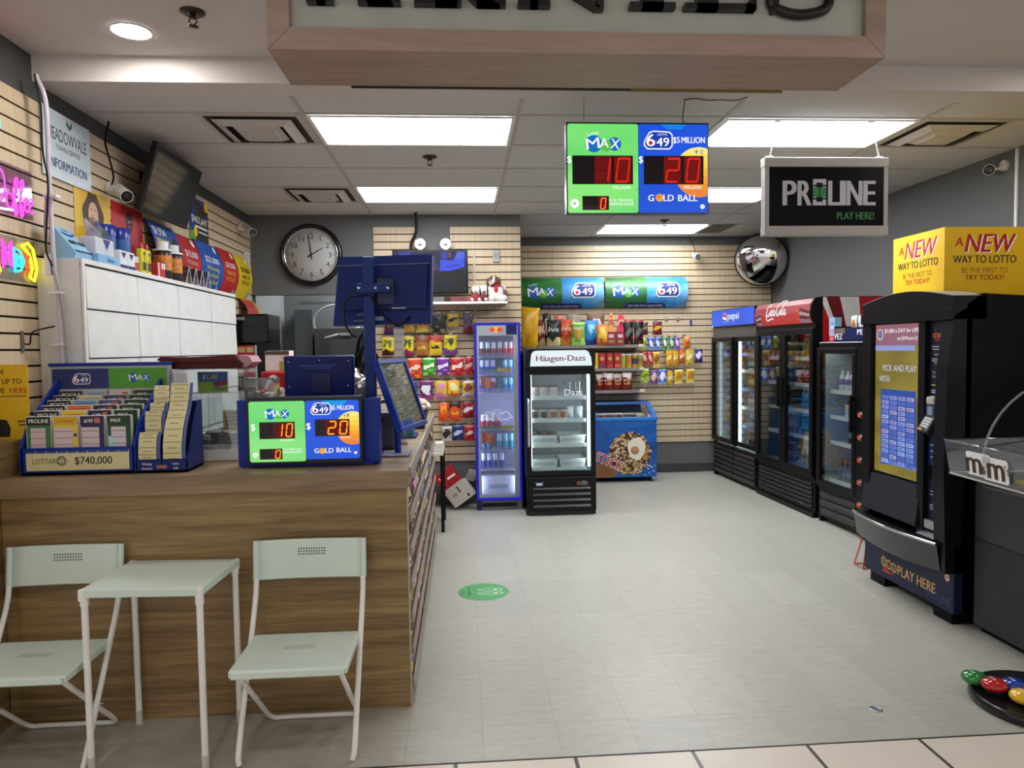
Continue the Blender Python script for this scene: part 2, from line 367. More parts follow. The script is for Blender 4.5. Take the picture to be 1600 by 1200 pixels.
o = b.obj('return_air_grille', loc=(2.925, 8.1, ZC)); tag(o, 'plain dark grey return air grille in the ceiling beside the rear light', 'vent')
def sprinkler(x, y, z, where):
    t = thing('fire_sprinkler', 'small bronze fire sprinkler head '+where, 'sprinkler', (x, y, z)); B = mat('3c3732', .35, .8)
    MB().lathe([(.052, -.002), (.052, -.006), (.034, -.016), (.03, -.016)], B).obj('escutcheon', t)
    b = MB(); b.cyl((0, 0, -.016), (0, 0, -.03), .012, B); b.tube([(-.012, 0, -.026), (-.017, 0, -.045), (0, 0, -.06)], .003, B, 6); b.tube([(.012, 0, -.026), (.017, 0, -.045), (0, 0, -.06)], .003, B, 6); b.lathe([(.02, -.062), (.024, -.064), (.004, -.066)], B); b.obj('head', t)
sprinkler(-1.131, 3.236, ZF, 'in the plain front ceiling beside the round downlight')
sprinkler(-.205, 5.08, ZC, 'in the ceiling tile behind the first light panel')
sprinkler(2.17, 7.58, ZC, 'in the ceiling tile ahead of the rear light panel')
def downlight(x, y, where):
    t = thing('downlight', 'round recessed white downlight '+where, 'ceiling light', (x, y, ZF))
    b = MB(); n = 32
    vs = [(r*math.cos(2*PI*k/n), r*math.sin(2*PI*k/n), z) for r, z in ((.098, -.001), (.095, -.006), (.082, -.006), (.078, -.002)) for k in range(n)]
    b.geo(vs, [(i*n+k, i*n+(k+1) % n, (i+1)*n+(k+1) % n, (i+1)*n+k) for i in range(3) for k in range(n)], WHITE, True); b.obj('trim_ring', t)
    MB().lathe([(.079, -.003), (.079, -.0045)], glow('fffaf4', DOWN_L), seg=32).obj('lens', t)
downlight(-1.475, 3.435, 'near the neon signs')
for i, (x, y) in enumerate(((3.35, 3.2), (-.9, 1.2), (1.0, 1.2), (2.9, 1.2), (-1.9, .4))):  # those over the mall floor are unseen, added as front fill light
    downlight(x, y, ('near the yellow lottery box', 'added unseen over the mall floor in front of the chairs', 'added unseen over the mall floor in front of the shop', 'added unseen over the mall floor before the vending kiosk', 'added unseen over the mall floor by the shop corner')[i])
# ================================================================ signs over the entrance
OAK = wood('pale_grey_oak', ('937c6b', 'a08a79', 'ac9787'), (1.5, 14, 14), .5, .5)
t = thing('shop_sign_box', 'large pale oak framed shop sign box with thick black letters under the front ceiling', 'sign', (.468, 2.65, 2.65))
W2, HT = 1.14, .39
b = MB()
for a in ((-W2, W2, 0, .078), (-W2, W2, HT-.078, HT)): b.box(a[0], a[1], 0, .35, a[2], a[3], OAK)
for a in ((-W2, -W2+.078), (W2-.078, W2)): b.box(a[0], a[1], 0, .35, .078, HT-.078, OAK)
b.obj('frame', t)
for sx in (-1, 1):   # mitre joints of the frame
    b = MB(); b.geo([(sx*W2, -.0006, 0), (sx*(W2-.003), -.0006, 0), (sx*(W2-.081), -.0006, .078), (sx*(W2-.078), -.0006, .078)], [(0, 1, 2, 3)], mat('6a5748', .6)); b.obj('mitre_seam', t)
b = MB(); b.box(-W2+.078, W2-.078, .03, .34, .078, HT-.078, mat('b4b7ae', .7)); b.obj('panel', t)
LT = mat('121113', .35); Y0, ZB = -.005, .165
def foot(b, x0, x1): b.box(x0, x1, Y0, Y0+.034, ZB, ZB+.022, LT)
def letter(feet, *polys):
    b = MB()
    for f in feet: foot(b, *f)
    for p in polys: b.prism([(x, z) for x, z in p], Y0, Y0+.034, LT)
    b.obj('raised_letter', t)
T2 = HT-.09
letter([(-1.0, -.906), (-.82, -.668)], [(-.965, ZB), (-.935, ZB), (-.83, T2), (-.875, T2)], [(-.875, T2), (-.81, T2), (-.695, ZB), (-.785, ZB)], [(-.92, .215), (-.91, .235), (-.75, .235), (-.745, .215)])
letter([(-.62, -.45), (-.396, -.29)], [(-.545, ZB), (-.465, ZB), (-.465, T2), (-.545, T2)], [(-.465, .23), (-.41, .23), (-.31, ZB), (-.395, ZB)], [(-.58, T2), (-.40, T2), (-.34, .275), (-.36, .23), (-.465, .215), (-.465, .235), (-.40, .245), (-.40, .28), (-.46, .285), (-.58, .285)])
letter([(-.246, -.128)], [(-.202, ZB), (-.172, ZB), (-.172, T2), (-.202, T2)], [(-.215, T2), (-.13, T2), (.068, ZB-.008), (.035, ZB-.008)], [(.038, ZB), (.068, ZB), (.068, T2), (.038, T2)])
letter([(.165, .335)], [(.21, ZB), (.29, ZB), (.29, T2), (.21, T2)])
letter([(.37, .635)], [(.415, ZB), (.495, ZB), (.495, T2), (.415, T2)], [(.60, ZB), (.64, ZB), (.64, ZB+.065), (.60, ZB+.022)], [(.495, .235), (.58, .235), (.58, .255), (.495, .255)], [(.37, T2-.02), (.62, T2-.02), (.62, T2), (.37, T2)])
b = MB(); pts = smooth([(.70, .235), (.71, .185), (.80, .158), (.90, .175), (.925, .22), (.87, .255), (.77, .27), (.74, .295)], 6)
b.tube([(p.x, Y0+.017, p.y) for p in pts], .019, LT, 6); b.prism([(.70, .16), (.715, .16), (.735, .235), (.70, .235)], Y0, Y0+.034, LT); b.obj('raised_letter', t)
b = MB(); b.box(-.9, .25, .352, .362, -.006, .002, mat('1b1917', .6)); b.box(.25, .9, .352, .362, -.008, .004, mat('76692f', .6)); b.obj('rear_strip', t)

# ---------------------------------------------------------------- shared lottery marks
def logo_max(b, cx, cz, s, y, blue='1f5fb8', green='59b547', white=None, lotto=True):
    """ball mark with tilted letters, about 4 s wide"""
    w = white or iW; mk = (lambda h: glow(h, .9)) if white else ink
    b.disc(cx-1.05*s, cz-.1*s, .95*s, y-.0006, mk(blue)); b.disc(cx+.35*s, cz-.35*s, .62*s, y-.0008, mk(green)); b.disc(cx+1.3*s, cz-.12*s, .75*s, y-.0006, mk(blue))
    b.text('M', cx-1.1*s, cz-.65*s, 1.25*s, w, y-.0014, bold=.015, rot=.12, w=1.5*s); b.text('A', cx+.12*s, cz-.5*s, 1.05*s, w, y-.0014, bold=.02, w=1.0*s); b.text('X', cx+1.3*s, cz-.62*s, 1.1*s, w, y-.0014, bold=.02, rot=-.12, w=.95*s)
    if lotto: b.text('Lotto', cx-1.1*s, cz+.85*s, .42*s, w, y-.0012, bold=.01, rot=.22)
def logo_649(b, cx, cz, s, y, white=None, navy='1a2a7c'):
    w = white or iW; mk = (lambda h: glow(h, .9)) if white else ink
    def shp(e): return [(cx-1.55*s-e, cz-.55*s-e*.5), (cx-1.2*s-e*.6, cz-.95*s-e), (cx+1.35*s+e*.6, cz-.95*s-e), (cx+1.65*s+e, cz-.65*s-e*.5), (cx+1.65*s+e, cz+.55*s+e*.5), (cx+1.35*s+e*.6, cz+.85*s+e), (cx-.55*s, cz+.95*s+e), (cx-1.0*s-e*.5, cz+.75*s+e), (cx-1.5*s-e, cz-.1*s)]
    b.poly(shp(.14*s), y-.0005, w); b.poly(shp(0), y-.0009, mk(navy))
    b.text('6', cx-.85*s, cz-.72*s, 1.5*s, w, y-.0014, bold=.045, w=1.0*s); b.text('49', cx+.6*s, cz-.72*s, 1.05*s, w, y-.0014, bold=.045, w=1.5*s)
    b.disc(cx-.86*s, cz-.35*s, .24*s, y-.0018, mk('d2202c')); b.text('LOTTO', cx+.55*s, cz+.5*s, .26*s, w, y-.0014, bold=.01)
SEG = {'0': 'abcdef', '1': 'bc', '2': 'abged', '8': 'abcdefg', ' ': ''}
def seg7(b, ch, x, z, w, h, y, on, off, sl=.12, dots=None):
    """one sloping seven-segment digit; x, z lower corner"""
    th = w*.2
    L = {'a': ((0, h), (w, h)), 'b': ((w, h), (w, h/2)), 'c': ((w, h/2), (w, 0)), 'd': ((0, 0), (w, 0)), 'e': ((0, h/2), (0, 0)), 'f': ((0, h), (0, h/2)), 'g': ((0, h/2), (w, h/2))}
    for k, (p, q) in L.items():
        m = on if k in SEG[ch] else off; P = [Vector((x+a[0]+sl*a[1], z+a[1])) for a in (p, q)]; D = (P[1]-P[0]); n = D.normalized(); P0, P1 = P[0]+n*th*.55, P[1]-n*th*.55
        if dots:
            c = 7 if k in 'ad' or k == 'g' else 6
            for i in range(c):
                e = P[0]+D*((i+.5)/c); W = Vector((-n.y, n.x))*dots*1.3
                for sg in (-1, 1): b.disc(e.x+W.x*sg, e.y+W.y*sg, dots, y-.001, m, seg=6)
        else:
            W = Vector((-n.y, n.x))*th/2; T = n*th*.45
            b.poly([tuple(v) for v in (P0-T*.9, P0+W, P1+W, P1+T*.9, P1-W, P0-W)], y-.001, m)
GW = glow('ffffff', 1.0); LEDR = glow('ff2a12', 3.2); LEDO = glow('ff6a2a', 2.2); LEDOFF = mat('3a1016', .5, noise=0); LEDBG = glow('30040a', .6)
GREENP = glow_mix('58d96a', '8cf07c', .95, 1.6, (.5, 1, 3)); BLUEP = glow_mix('0a55e8', '0a4fd8', .95, 2, (.5, 1, 1)); BLUEC = glow('12a8e8', .95)
def ball(b, cx, cz, r, y, clip):
    """golden ball with a yellow-to-orange fade, clipped at x = clip"""
    cols = ['fff08a', 'ffe65c', 'ffd84a', 'ffc23c', 'ffab34', 'f7983a', 'f08a3c']; n = len(cols)
    for i in range(n):
        z1 = cz+r*(1-2*i/n); z0 = cz+r*(1-2*(i+1)/n); p = []
        for k in range(7):
            z = z0+(z1-z0)*k/6; p.append((min(clip, cx+math.sqrt(max(0, r*r-(z-cz)**2))), z))
        q = [(cx-math.sqrt(max(0, r*r-(z0+(z1-z0)*k/6-cz)**2)), z0+(z1-z0)*k/6) for k in range(6, -1, -1)]
        b.poly(p+q, y, glow(cols[i], .95))
# hanging jackpot display
t = thing('jackpot_display', 'green and blue LED jackpot display hanging on wires from the ceiling', 'sign', (.958, 3.85, 2.536))
k = .000504; q = lambda x, z: ((x-805)*k, (525-z)*k)
b = MB(); b.box(-.388, .388, .0, .07, -.24, .24, mat('0b0b0c', .35)); b.obj('housing', t)
def prt(name, fn, par):
    b = MB(); fn(b); return b.obj(name, par)
def g1(b):
    b.rrect(*q(48, 0)[:1], *q(808, 0)[:1], q(0, 1000)[1], q(0, 65)[1], .012, -.002, GREENP); b.rrect(q(812, 0)[0], q(1567, 0)[0], q(0, 1000)[1], q(0, 65)[1], .012, -.002, BLUEP)
    b.poly([q(1050, 66), q(1330, 66), q(1280, 120), q(1130, 120)][::-1], -.0026, glow('0a86ea', .95))
prt('backlit_panel', g1, t)
def g2(b):
    y = -.003
    logo_max(b, *q(430, 265), .048, y, '1272c8', '5cc84a', GW); logo_649(b, *q(1020, 232), .0455, y, GW, '1040b4')
    b.text('$5', q(1222, 0)[0], q(0, 262)[1], .034, GW, y-.001, bold=.03, w=.036); b.text('MILLION', q(1405, 0)[0], q(0, 262)[1], .034, GW, y-.001, bold=.04, w=.128)
    ball(b, *q(1470, 570), .135, y, q(1565, 0)[0])
    b.text('+', q(1440, 0)[0], q(0, 385)[1], .032, glow('1560a8', .8), y-.001, bold=.04)
    for i in range(3): b.rect(q(1482, 0)[0], q(1512, 0)[0], q(0, 345+18*i)[1], q(0, 337+18*i)[1], y-.001, glow('5a84a8', .8))
    b.text('$', q(66, 0)[0], q(0, 470)[1], .036, GW, y-.001, bold=.04); b.text('$', q(836, 0)[0], q(0, 470)[1], .036, GW, y-.001, bold=.04)
    b.text('MILLION', q(628, 0)[0], q(0, 748)[1], .018, GW, y-.001, w=.094, bold=.03); b.text('MILLION', q(1398, 0)[0], q(0, 745)[1], .018, GW, y-.001, w=.094, bold=.03)
    b.disc(*q(120, 900), .024, y, GW); b.text('+', q(120, 0)[0], q(0, 925)[1], .026, glow('2f9f46', .9), y-.001, bold=.05)
    b.text('X $1 MILLION', q(495, 0)[0], q(0, 880)[1], .015, GW, y-.001, w=.127, al='L', bold=.02); b.text('MAXMILLIONS', q(495, 0)[0], q(0, 920)[1], .015, GW, y-.001, w=.127, al='L', shear=.2, bold=.03)
    b.text('G', q(945, 0)[0], q(0, 876)[1], .036, GW, y-.001, bold=.04); b.disc(*q(1037, 840), .021, y-.001, glow('f5b23a', .95)); b.disc(q(1037, 0)[0]-.004, q(0, 840)[1]+.005, .013, y-.0014, glow('f08a2a', .95))
    b.text('LD', q(1080, 0)[0], q(0, 876)[1], .036, GW, y-.001, al='L', bold=.04, w=.056); b.text('BALL', q(1345, 0)[0], q(0, 876)[1], .036, GW, y-.001, bold=.04, w=.106)
    b.disc(*q(1507, 935), .0125, y, GW); b.text('18', q(1507, 0)[0], q(0, 945)[1], .009, glow('1040b4', .8), y-.001)
prt('lettering_print', g2, t)
def led_win(name, x0, x1, z0, z1, digs, par, qq, k, dots, dw, dh, dz, y=-.004):
    def fn(b):
        b.box(qq(x0, 0)[0], qq(x1, 0)[0], y, y+.003, qq(0, z0)[1], qq(0, z1)[1], mat('16060c', .3))
        for ch, x in digs:
            if ch != ' ': b.rect(qq(x, 0)[0]-.01, qq(x, 0)[0]+dw+dh*.12+.006, qq(0, z0)[1]+.004, qq(0, z1)[1]-.004, y-.0004, glow('7c0606', .8))
            seg7(b, ch if ch != ' ' else ' ', qq(x, 0)[0], qq(0, dz)[1], dw, dh, y-.001, LEDR if dots else LEDO, LEDOFF, dots=dots)
    return prt(name, fn, par)
led_win('digit_window', 98, 750, 698, 398, [(' ', 135), (' ', 320), ('1', 355), ('0', 565)], t, q, k, .0021, .062, .122, 672)
led_win('digit_window', 868, 1518, 698, 398, [(' ', 890), ('2', 1105), ('0', 1325)], t, q, k, .0021, .062, .122, 672)
led_win('digit_window', 203, 488, 970, 822, [(' ', 222), (' ', 308), ('0', 395)], t, q, k, None, .024, .056, 957)
BW = mat('2a2a2a', .5)
b = MB(); b.tube([(-.286, .03, .24), (-.286, .03, .381)], .0015, BW, 5); b.obj('hanging_wire', t)
b = MB(); b.tube(smooth([(.268, .03, .24), (.255, .03, .27), (.262, .03, .33), (.268, .03, .381)], 5), .0028, BW, 5); b.tube(smooth([(.268, .03, .372), (.32, .02, .376), (.40, .04, .374), (.47, .04, .378), (.54, .02, .368), (.60, -.01, .376)], 5), .0026, BW, 5); b.obj('power_cord', t)

# hanging black sports sign
t = thing('hanging_sign', 'black sign in a pale grey frame hanging on two chains below the ceiling', 'sign', (2.217, 4.25, 2.468))
k = .001239; q = lambda x, z: ((x-611.5)*k, (982-z)*k); GF = mat('b3adaa', .4)
b = MB(); b.box(-.364, .364, .0, .05, -.178, .178, GF); b.obj('body', t)
b = MB()
for z in (1, -1): b.box(-.389, .389, -.008, .058, z*.205-.029, z*.205+.029, GF, .006)
for x in (1, -1): b.box(x*.372-.014, x*.372+.014, -.005, .055, -.178, .178, GF, .004)
b.obj('frame', t)
b = MB(); b.rect(-.36, .36, -.177, .177, -.002, mat('0a090d', .35, spec=.1)); b.obj('face_panel', t)
b = MB(); y = -.0035; GWH = mat('c9c6cc', .5, noise=0); GG = mat('3a8a46', .5, noise=0)
for ch, x0, x1 in (('P', 393, 455), ('R', 468, 530), ('L', 622, 672), ('I', 682, 704), ('N', 716, 787), ('E', 800, 855)):
    b.text(ch, q((x0+x1)/2, 0)[0], q(0, 1025)[1], 127*k, GWH, y, w=(x1-x0)*k, bold=.06)
ox0, ox1, oz0, oz1 = q(541, 0)[0], q(608, 0)[0], q(0, 1025)[1], q(0, 898)[1]; th = .022
b.frame(ox0, ox1, oz0, oz1, th, y, y+.001, GWH); b.rect(ox0, ox1, q(0, 985)[1], q(0, 938)[1], y-.0006, GG); b.rect(-.003+(ox0+ox1)/2, .003+(ox0+ox1)/2, q(0, 985)[1], q(0, 938)[1], y-.001, BLACK)
for z in (930, 993): b.rect(ox0, ox1, q(0, z+4)[1], q(0, z-4)[1], y-.0006, BLACK)
b.text('PLAY HERE!', q(758, 0)[0], q(0, 1093)[1], 37*k, GG, y, w=187*k, bold=.04); b.obj('lettering', t)
for s, tx in ((-1, -.309), (1, .273)):
    b = MB(); n = 13; p0 = Vector((s*.345, .025, .236)); p1 = Vector((tx, .0, .449))
    for i in range(n):
        c = p0.lerp(p1, (i+.5)/n); d = (p1-p0).normalized(); u = Vector((1, 0, 0)) if i % 2 else Vector((0, 1, 0)); L2 = (p1-p0).length/n*.62
        b.tube([c+d*L2*math.cos(a)+u*.0045*math.sin(a) for a in [2*PI*j/8 for j in range(8)]], .0013, WHITE, 4, True)
    b.obj('chain', t)
    b = MB(); b.tube([(s*.345-.022, .025, .24), (s*.345-.022, .025, .247), (s*.345+.022, .025, .247), (s*.345+.022, .025, .24)], .002, WHITE, 5); b.obj('hook', t); b = MB(); b.box(tx-.02, tx+.02, -.012, .012, .444, .449, mat('55504c', .5)); b.obj('ceiling_clip', t)

# ================================================================ counter with candy rack on its aisle side
t = thing('service_counter', 'L-shaped walnut laminate service counter with candy shelves along its aisle side', 'counter', (0, 0, 0))
b = MB(); b.box(-1.945, -.252, 3.118, 3.142, 0, .978, WALNUT); b.obj('front_panel', t)
WTOP = wood('walnut_top', ('6a573f', '8d7658', 'a58e70'), (1.3, 18, 18), .38, .5)
b = MB(); b.prismz([(-1.945, 3.1), (-.245, 3.1), (-.245, 5.84), (-.80, 5.84), (-.80, 3.9), (-1.945, 3.9)], .978, 1.055, WTOP); b.obj('worktop', t)
b = MB(); b.box(-.80, -.78, 3.9, 5.84, 0, .978, WALNUT); b.box(-.78, -.252, 5.82, 5.84, 0, .978, WALNUT); b.box(-.42, -.40, 3.142, 5.82, 0, .978, WALNUT); b.obj('carcass', t)
LIP = wood('taupe_edge_board', ('8d8078', '9c8f88', 'aa9d98'), (14, 1.3, 14), .45, .4)
SHZ = [.075, .225, .375, .525, .675, .825]
for z in SHZ:
    b = MB(); b.box(-.40, -.246, 3.142, 5.82, z, z+.014, WALNUT); sh = b.obj('shelf', t)
    b = MB(); b.box(-.246, -.236, 3.142, 5.83, z-.008, z+.030, LIP); b.obj('front_lip', sh)
b = MB(); b.box(-.246, -.236, 3.142, 5.84, 1.018, 1.062, LIP); b.obj('top_lip', t)
for y in (4.03, 4.93):
    b = MB(); b.box(-.40, -.248, y-.009, y+.009, .015, .978, WALNUT); b.obj('divider', t)
b = MB(); b.box(-.255, -.249, 3.117, 3.142, 0, .978, mat('b5a58e', .5)); b.obj('edge_strip', t)
# candy packs on the rack
PK = {}
def pack_mesh(b, w, h, d, c1, c2, c3, kind=0):
    """pillow pack standing, faces -y, base at z 0, with a print of three colours"""
    n = 12; ms = [mat(c1, .3, spec=.5), mat(c2, .35, noise=0), mat(c3, .35, noise=0)]; ph = h*37+w*91; vs = []
    for sgn in (-1, 1):
        for j in range(n+1):
            for i in range(n+1):
                u, v = i/n, j/n; pf = (math.sin(PI*u)*math.sin(PI*v))**.55 if 0 < i < n and 0 < j < n else 0
                cr = math.sin(11*u+ph)*math.sin(7*v+2*ph)*.14*pf+.05*math.sin(31*u+17*v+ph)*pf
                x = (u-.5)*w*(1-.10*math.sin(PI*v)**.7*(1-.3*math.sin(5*v+ph))); z = v*h+(.012*math.sin(6*u+ph) if j == n else 0)*h
                vs.append((x, sgn*d/2*(pf+cr), z))
    N = (n+1)**2; q = lambda j, i: j*(n+1)+i
    buck = {}
    for sgn in (0, 1):
        for j in range(n):
            for i in range(n):
                u, v = (i+.5)/n, (j+.5)/n; k = 0
                if sgn == 0:
                    if kind == 0: k = 1 if abs(v-.52-.22*(u-.5)) < .11+.03*math.sin(9*u+ph) and .08 < u < .92 else 2 if (v < .3 and math.sin(8*u+ph)*math.sin(14*v) > .25) or v > .93 else 0
                    elif kind == 1: k = 1 if v < .27+.07*math.sin(7*u+ph) else 2 if .45 < v < .8 and abs(u-.5) < .33*(1-.3*math.sin(20*v)) and math.sin(13*u+ph)+math.sin(11*v) > -.2 else 0
                    elif kind == 2: k = 1 if ((u-.5)/.36)**2+((v-.55)/.27)**2 < 1+.35*math.sin(7*u+9*v+ph) else 2 if v < .14 or v > .9 or (v < .3 and math.sin(9*u+ph) > .5) else 0
                    elif kind == 3: k = 1 if v > .70+.06*math.sin(6*u+ph) else 2 if .3 < v < .52 and .14 < u < .86 and math.sin(12*u+ph)*math.sin(17*v) > -.3 else 0
                    else: k = 1 if math.sin(6*u+ph)+math.sin(5*v+2*u) > .7 else 2 if math.sin(5*u-7*v+ph) > .8 else 0
                o = sgn*N; buck.setdefault(k, []).append((o+q(j, i), o+q(j, i+1), o+q(j+1, i+1), o+q(j+1, i)))
    for k, fs in buck.items(): b.geo(vs, fs, ms[k], True)
RK = [('26417f', '9fb6dc', 'e0e4ee'), ('1b1b20', 'd9c9a0', 'a02028'), ('8a2a6a', 'e8b6d6', 'f2e9d0'), ('b8202a', 'f2e9d0', '20202a'), ('d9c48e', '3a2a1a', 'f3ead2'), ('2e6a3c', 'e9efda', 'f0c52a'), ('c86a20', 'fff0d0', '402010'), ('e6d04a', '6a3aa0', 'ffffff'), ('d8d8dc', '26417f', 'b8202a')]
RKN = ['blue', 'black and tan', 'plum', 'red', 'tan', 'green', 'orange', 'yellow', 'silver']
ORD = ['lowest', 'second lowest', 'third lowest', 'third highest', 'second highest', 'topmost']
BAY = [(3.16, 4.01, 'bay beside the counter front'), (4.05, 4.91, 'middle bay'), (4.95, 5.80, 'bay farthest along the aisle')]
protos = []
for i, c in enumerate(RK):
    b = MB(); pack_mesh(b, .1, .105, .035, *c, kind=i % 4); protos.append(b)
meshes = []
rk = random.Random(4)
for si, z in enumerate(SHZ):
    for bi, (y0, y1, bn) in enumerate(BAY):
        n = (8, 6, 5)[bi]; y = y0+.055; run = 0; ci = rk.randrange(9)
        if bi == 0 and si == 0: ci = 4
        for k_ in range(n):
            if run == 0: ci = (ci+rk.randrange(1, 8)) % 9; run = rk.choice((1, 2, 2, 3))
            run -= 1
            if len(meshes) <= ci or meshes[ci] is None:
                while len(meshes) <= ci: meshes.append(None)
                o = protos[ci].obj('candy_pack'); meshes[ci] = o.data
            else:
                o = bpy.data.objects.new('candy_pack', meshes[ci]); COL.objects.link(o)
            yy = y0+.055+(y1-y0-.11)*k_/(n-1)
            o.location = (-.268+rk.uniform(-.006, .002), yy+rk.uniform(-.006, .006), z+.015); o.rotation_euler = (0, 0, PI/2+rk.uniform(-.1, .1))
            nm = RKN[ci]; g = f'{nm} candy packs on the {ORD[si]} counter rack shelf, {bn}'
            tag(o, f'small {nm} candy pack on {ORD[si]} rack shelf, {bn}', 'candy', g)

# ================================================================ cafe set in front of the counter
MINT = mat('d6e6dc', .36, noise=.02); TUBE = mat('f2f0ec', .35, noise=.02)
def chair(label, x, y, rz):
    t = thing('folding_chair', label, 'chair', (x, y, 0), rz, 'folding chairs at the cafe table')
    b = MB(); w, nx = .224, 9; TH = .010; prof = []
    # slightly bowed back panel wrapping the tubes
    zs = [.615, .62, .70, .77, .778]; vs = []
    for sg in (0, 1):
        for z in zs:
            for i in range(nx):
                u = -1+2*i/(nx-1); yy = .172+(z-.615)*.11+.014*(1-u*u)+(sg*TH); vs.append((u*w, yy, z))
    N_ = nx*len(zs)
    fs = [(o+j*nx+i, o+j*nx+i+1, o+(j+1)*nx+i+1, o+(j+1)*nx+i) for o in (0, N_) for j in range(len(zs)-1) for i in range(nx-1)]
    fs += [(j*nx+e, (j+1)*nx+e, N_+(j+1)*nx+e, N_+j*nx+e) for e in (0, nx-1) for j in range(len(zs)-1)]+[(e+i, e+i+1, N_+e+i+1, N_+e+i) for e in (0, (len(zs)-1)*nx) for i in range(nx-1)]
    b.geo(vs, fs, MINT, True)
    for s in (-1, 1): b.tube([(s*w, .176, .615), (s*w, .194, .778)], .0125, MINT, 10)
    br = b.obj('backrest', t)
    b = MB()
    for i in range(11):
        for j in range(3):
            X = (i-5)*.0108+.005; z = .738-.0115*j; u = X/w; yy = .172+(z-.615)*.11+.014*(1-u*u)-.0006
            b.disc(X, z, .0034, yy, mat('2d2f2c', .8), seg=8)
    b.obj('hole_dot_pattern', br)
    b = MB(); b.box(-.214, .214, -.245, .10, .398, .412, MINT, .006); b.box(-.205, .205, -.252, -.238, .382, .410, MINT, .005)
    for s in (-1, 1): b.box(s*.209-.006, s*.209+.006, -.24, .09, .384, .41, MINT, .003)
    st = b.obj('seat', t)
    b = MB()
    for i in range(11):
        for j in range(3): b.geo([((i-5)*.011+dx*.003, -.06+j*.013+dy*.003, .4125) for dx, dy in ((-1, -1), (1, -1), (1, 1), (-1, 1))], [(0, 1, 2, 3)], mat('7f8d86', .6))
    b.obj('hole_dot_pattern', st)
    for s in (-1, 1):
        b = MB(); b.tube(smooth([(s*.222, .174, .62), (s*.222, .15, .54), (s*.221, .07, .40), (s*.220, -.05, .20), (s*.219, -.14, .045), (s*.212, -.155, .006)], 4), .011, TUBE, 10); b.obj('back_leg', t)
    b = MB(); b.tube(smooth([(-.185, -.215, .392), (-.185, -.19, .36), (-.185, .05, .14), (-.185, .155, .045), (-.165, .185, .014), (-.11, .19, .012), (.11, .19, .012), (.165, .185, .014), (.185, .155, .045), (.185, .05, .14), (.185, -.19, .36), (.185, -.215, .392)], 4), .010, TUBE, 10); b.obj('crossed_leg', t)
    b = MB()
    for s in (-1, 1): b.cyl((s*.17, .0, .187), (s*.225, .0, .187), .005, STEEL, seg=8)
    b.obj('pivot_bolt', t)
    return t
chair('mint green metal folding chair standing beside the candy rack end of the counter', -.662, 2.868, .0)
chair('mint green metal folding chair half hidden behind the small square table', -1.675, 2.894, .0)
t = thing('cafe_table', 'small square mint green metal table on white tube legs between two folding chairs', 'table', (-1.2, 2.895, 0), -.06)
b = MB(); b.box(-.228, .228, -.19, .19, .672, .702, MINT, .004); tp = b.obj('tabletop', t)
b = MB()
for sx in (-1, 1):
    for sy in (-1, 1): b.box(sx*.2195-.0105, sx*.2195+.0105, sy*.1815-.0105, sy*.1815+.0105, .66, .7035, TUBE, .003)
b.obj('corner_bracket', tp)
for sx in (-1, 1):
    for sy in (-1, 1):
        b = MB(); x, y = sx*.214, sy*.176; b.tube([(x, y, .672), (x, y, .04)], .0125, TUBE, 12); b.cyl((x, y, .675), (x, y, .64), .0155, TUBE); lg = b.obj('leg', t)
        b = MB(); b.cyl((x, y, .06), (x, y, 0), .0138, mat('cfc9be', .5)); b.obj('foot_cap', lg)
# wooden ledge along the wall at the counter's end
b = MB(); b.box(XL, -1.95, 2.72, 3.42, 0, 1.205, WALNUT); o = b.obj('wall_ledge'); tag(o, 'narrow walnut ledge box against the slat wall at the counter end', 'ledge')
b = MB(); b.M = Matrix.Translation((-1.949, 3.03, 1.185)) @ Matrix.Rotation(PI/2, 4, 'Z'); b.box(-.07, .07, -.001, 0, -.014, .014, WHITE); b.text('C7 POS', 0, -.006, .012, iK, -.0016)
# ================================================================ right-hand side: coolers, kiosk, candy stand
def script_cola(b, x, z, w, y, m, lw=.03):
    """flowing two-word soda script, w wide, baseline z, starting at x"""
    f = lambda pts: [(x+a*w, z+c*w) for a, c in pts]
    def st(pts, k=1, cl=False): b.stroke(f(pts), lw*w*k, y, m, 5, cl)
    st([(.16, .25), (.155, .31), (.10, .32), (.04, .22), (.02, .11), (.06, .03), (.13, .05), (.19, .13)], 1.25); st([(.02, .10), (-.01, -.01), (.05, -.07), (.16, -.055), (.26, -.03), (.36, -.05)], .9)
    ov = lambda cx, cz, a, c: [(cx+a*math.cos(2*PI*i/8), cz+c*math.sin(2*PI*i/8)+.3*a*math.cos(2*PI*i/8)) for i in range(8)]
    st(ov(.225, .10, .03, .062), 1, True); st([(.33, .15), (.305, .165), (.28, .10), (.295, .04), (.34, .06)]); st(ov(.385, .10, .03, .06), 1, True); st([(.42, .16), (.41, .08), (.425, .04), (.455, .07)]); st([(.455, .105), (.50, .115)], 1.1)
    st([(.66, .27), (.65, .34), (.59, .345), (.53, .25), (.51, .13), (.54, .04), (.61, .05), (.67, .13)], 1.25); st([(.65, .33), (.74, .37), (.82, .33), (.88, .30)], .8)
    st(ov(.71, .10, .03, .062), 1, True); st([(.765, .06), (.80, .20), (.825, .31), (.80, .28), (.785, .12), (.80, .04), (.835, .07)]); st(ov(.885, .10, .03, .06), 1, True); st([(.92, .16), (.91, .08), (.93, .035), (.98, .08)])
INNER = mat('c9cfd2', .4); INNERD = mat('4c4f52', .45); WIRE = mat('e4e6e6', .35, noise=0)
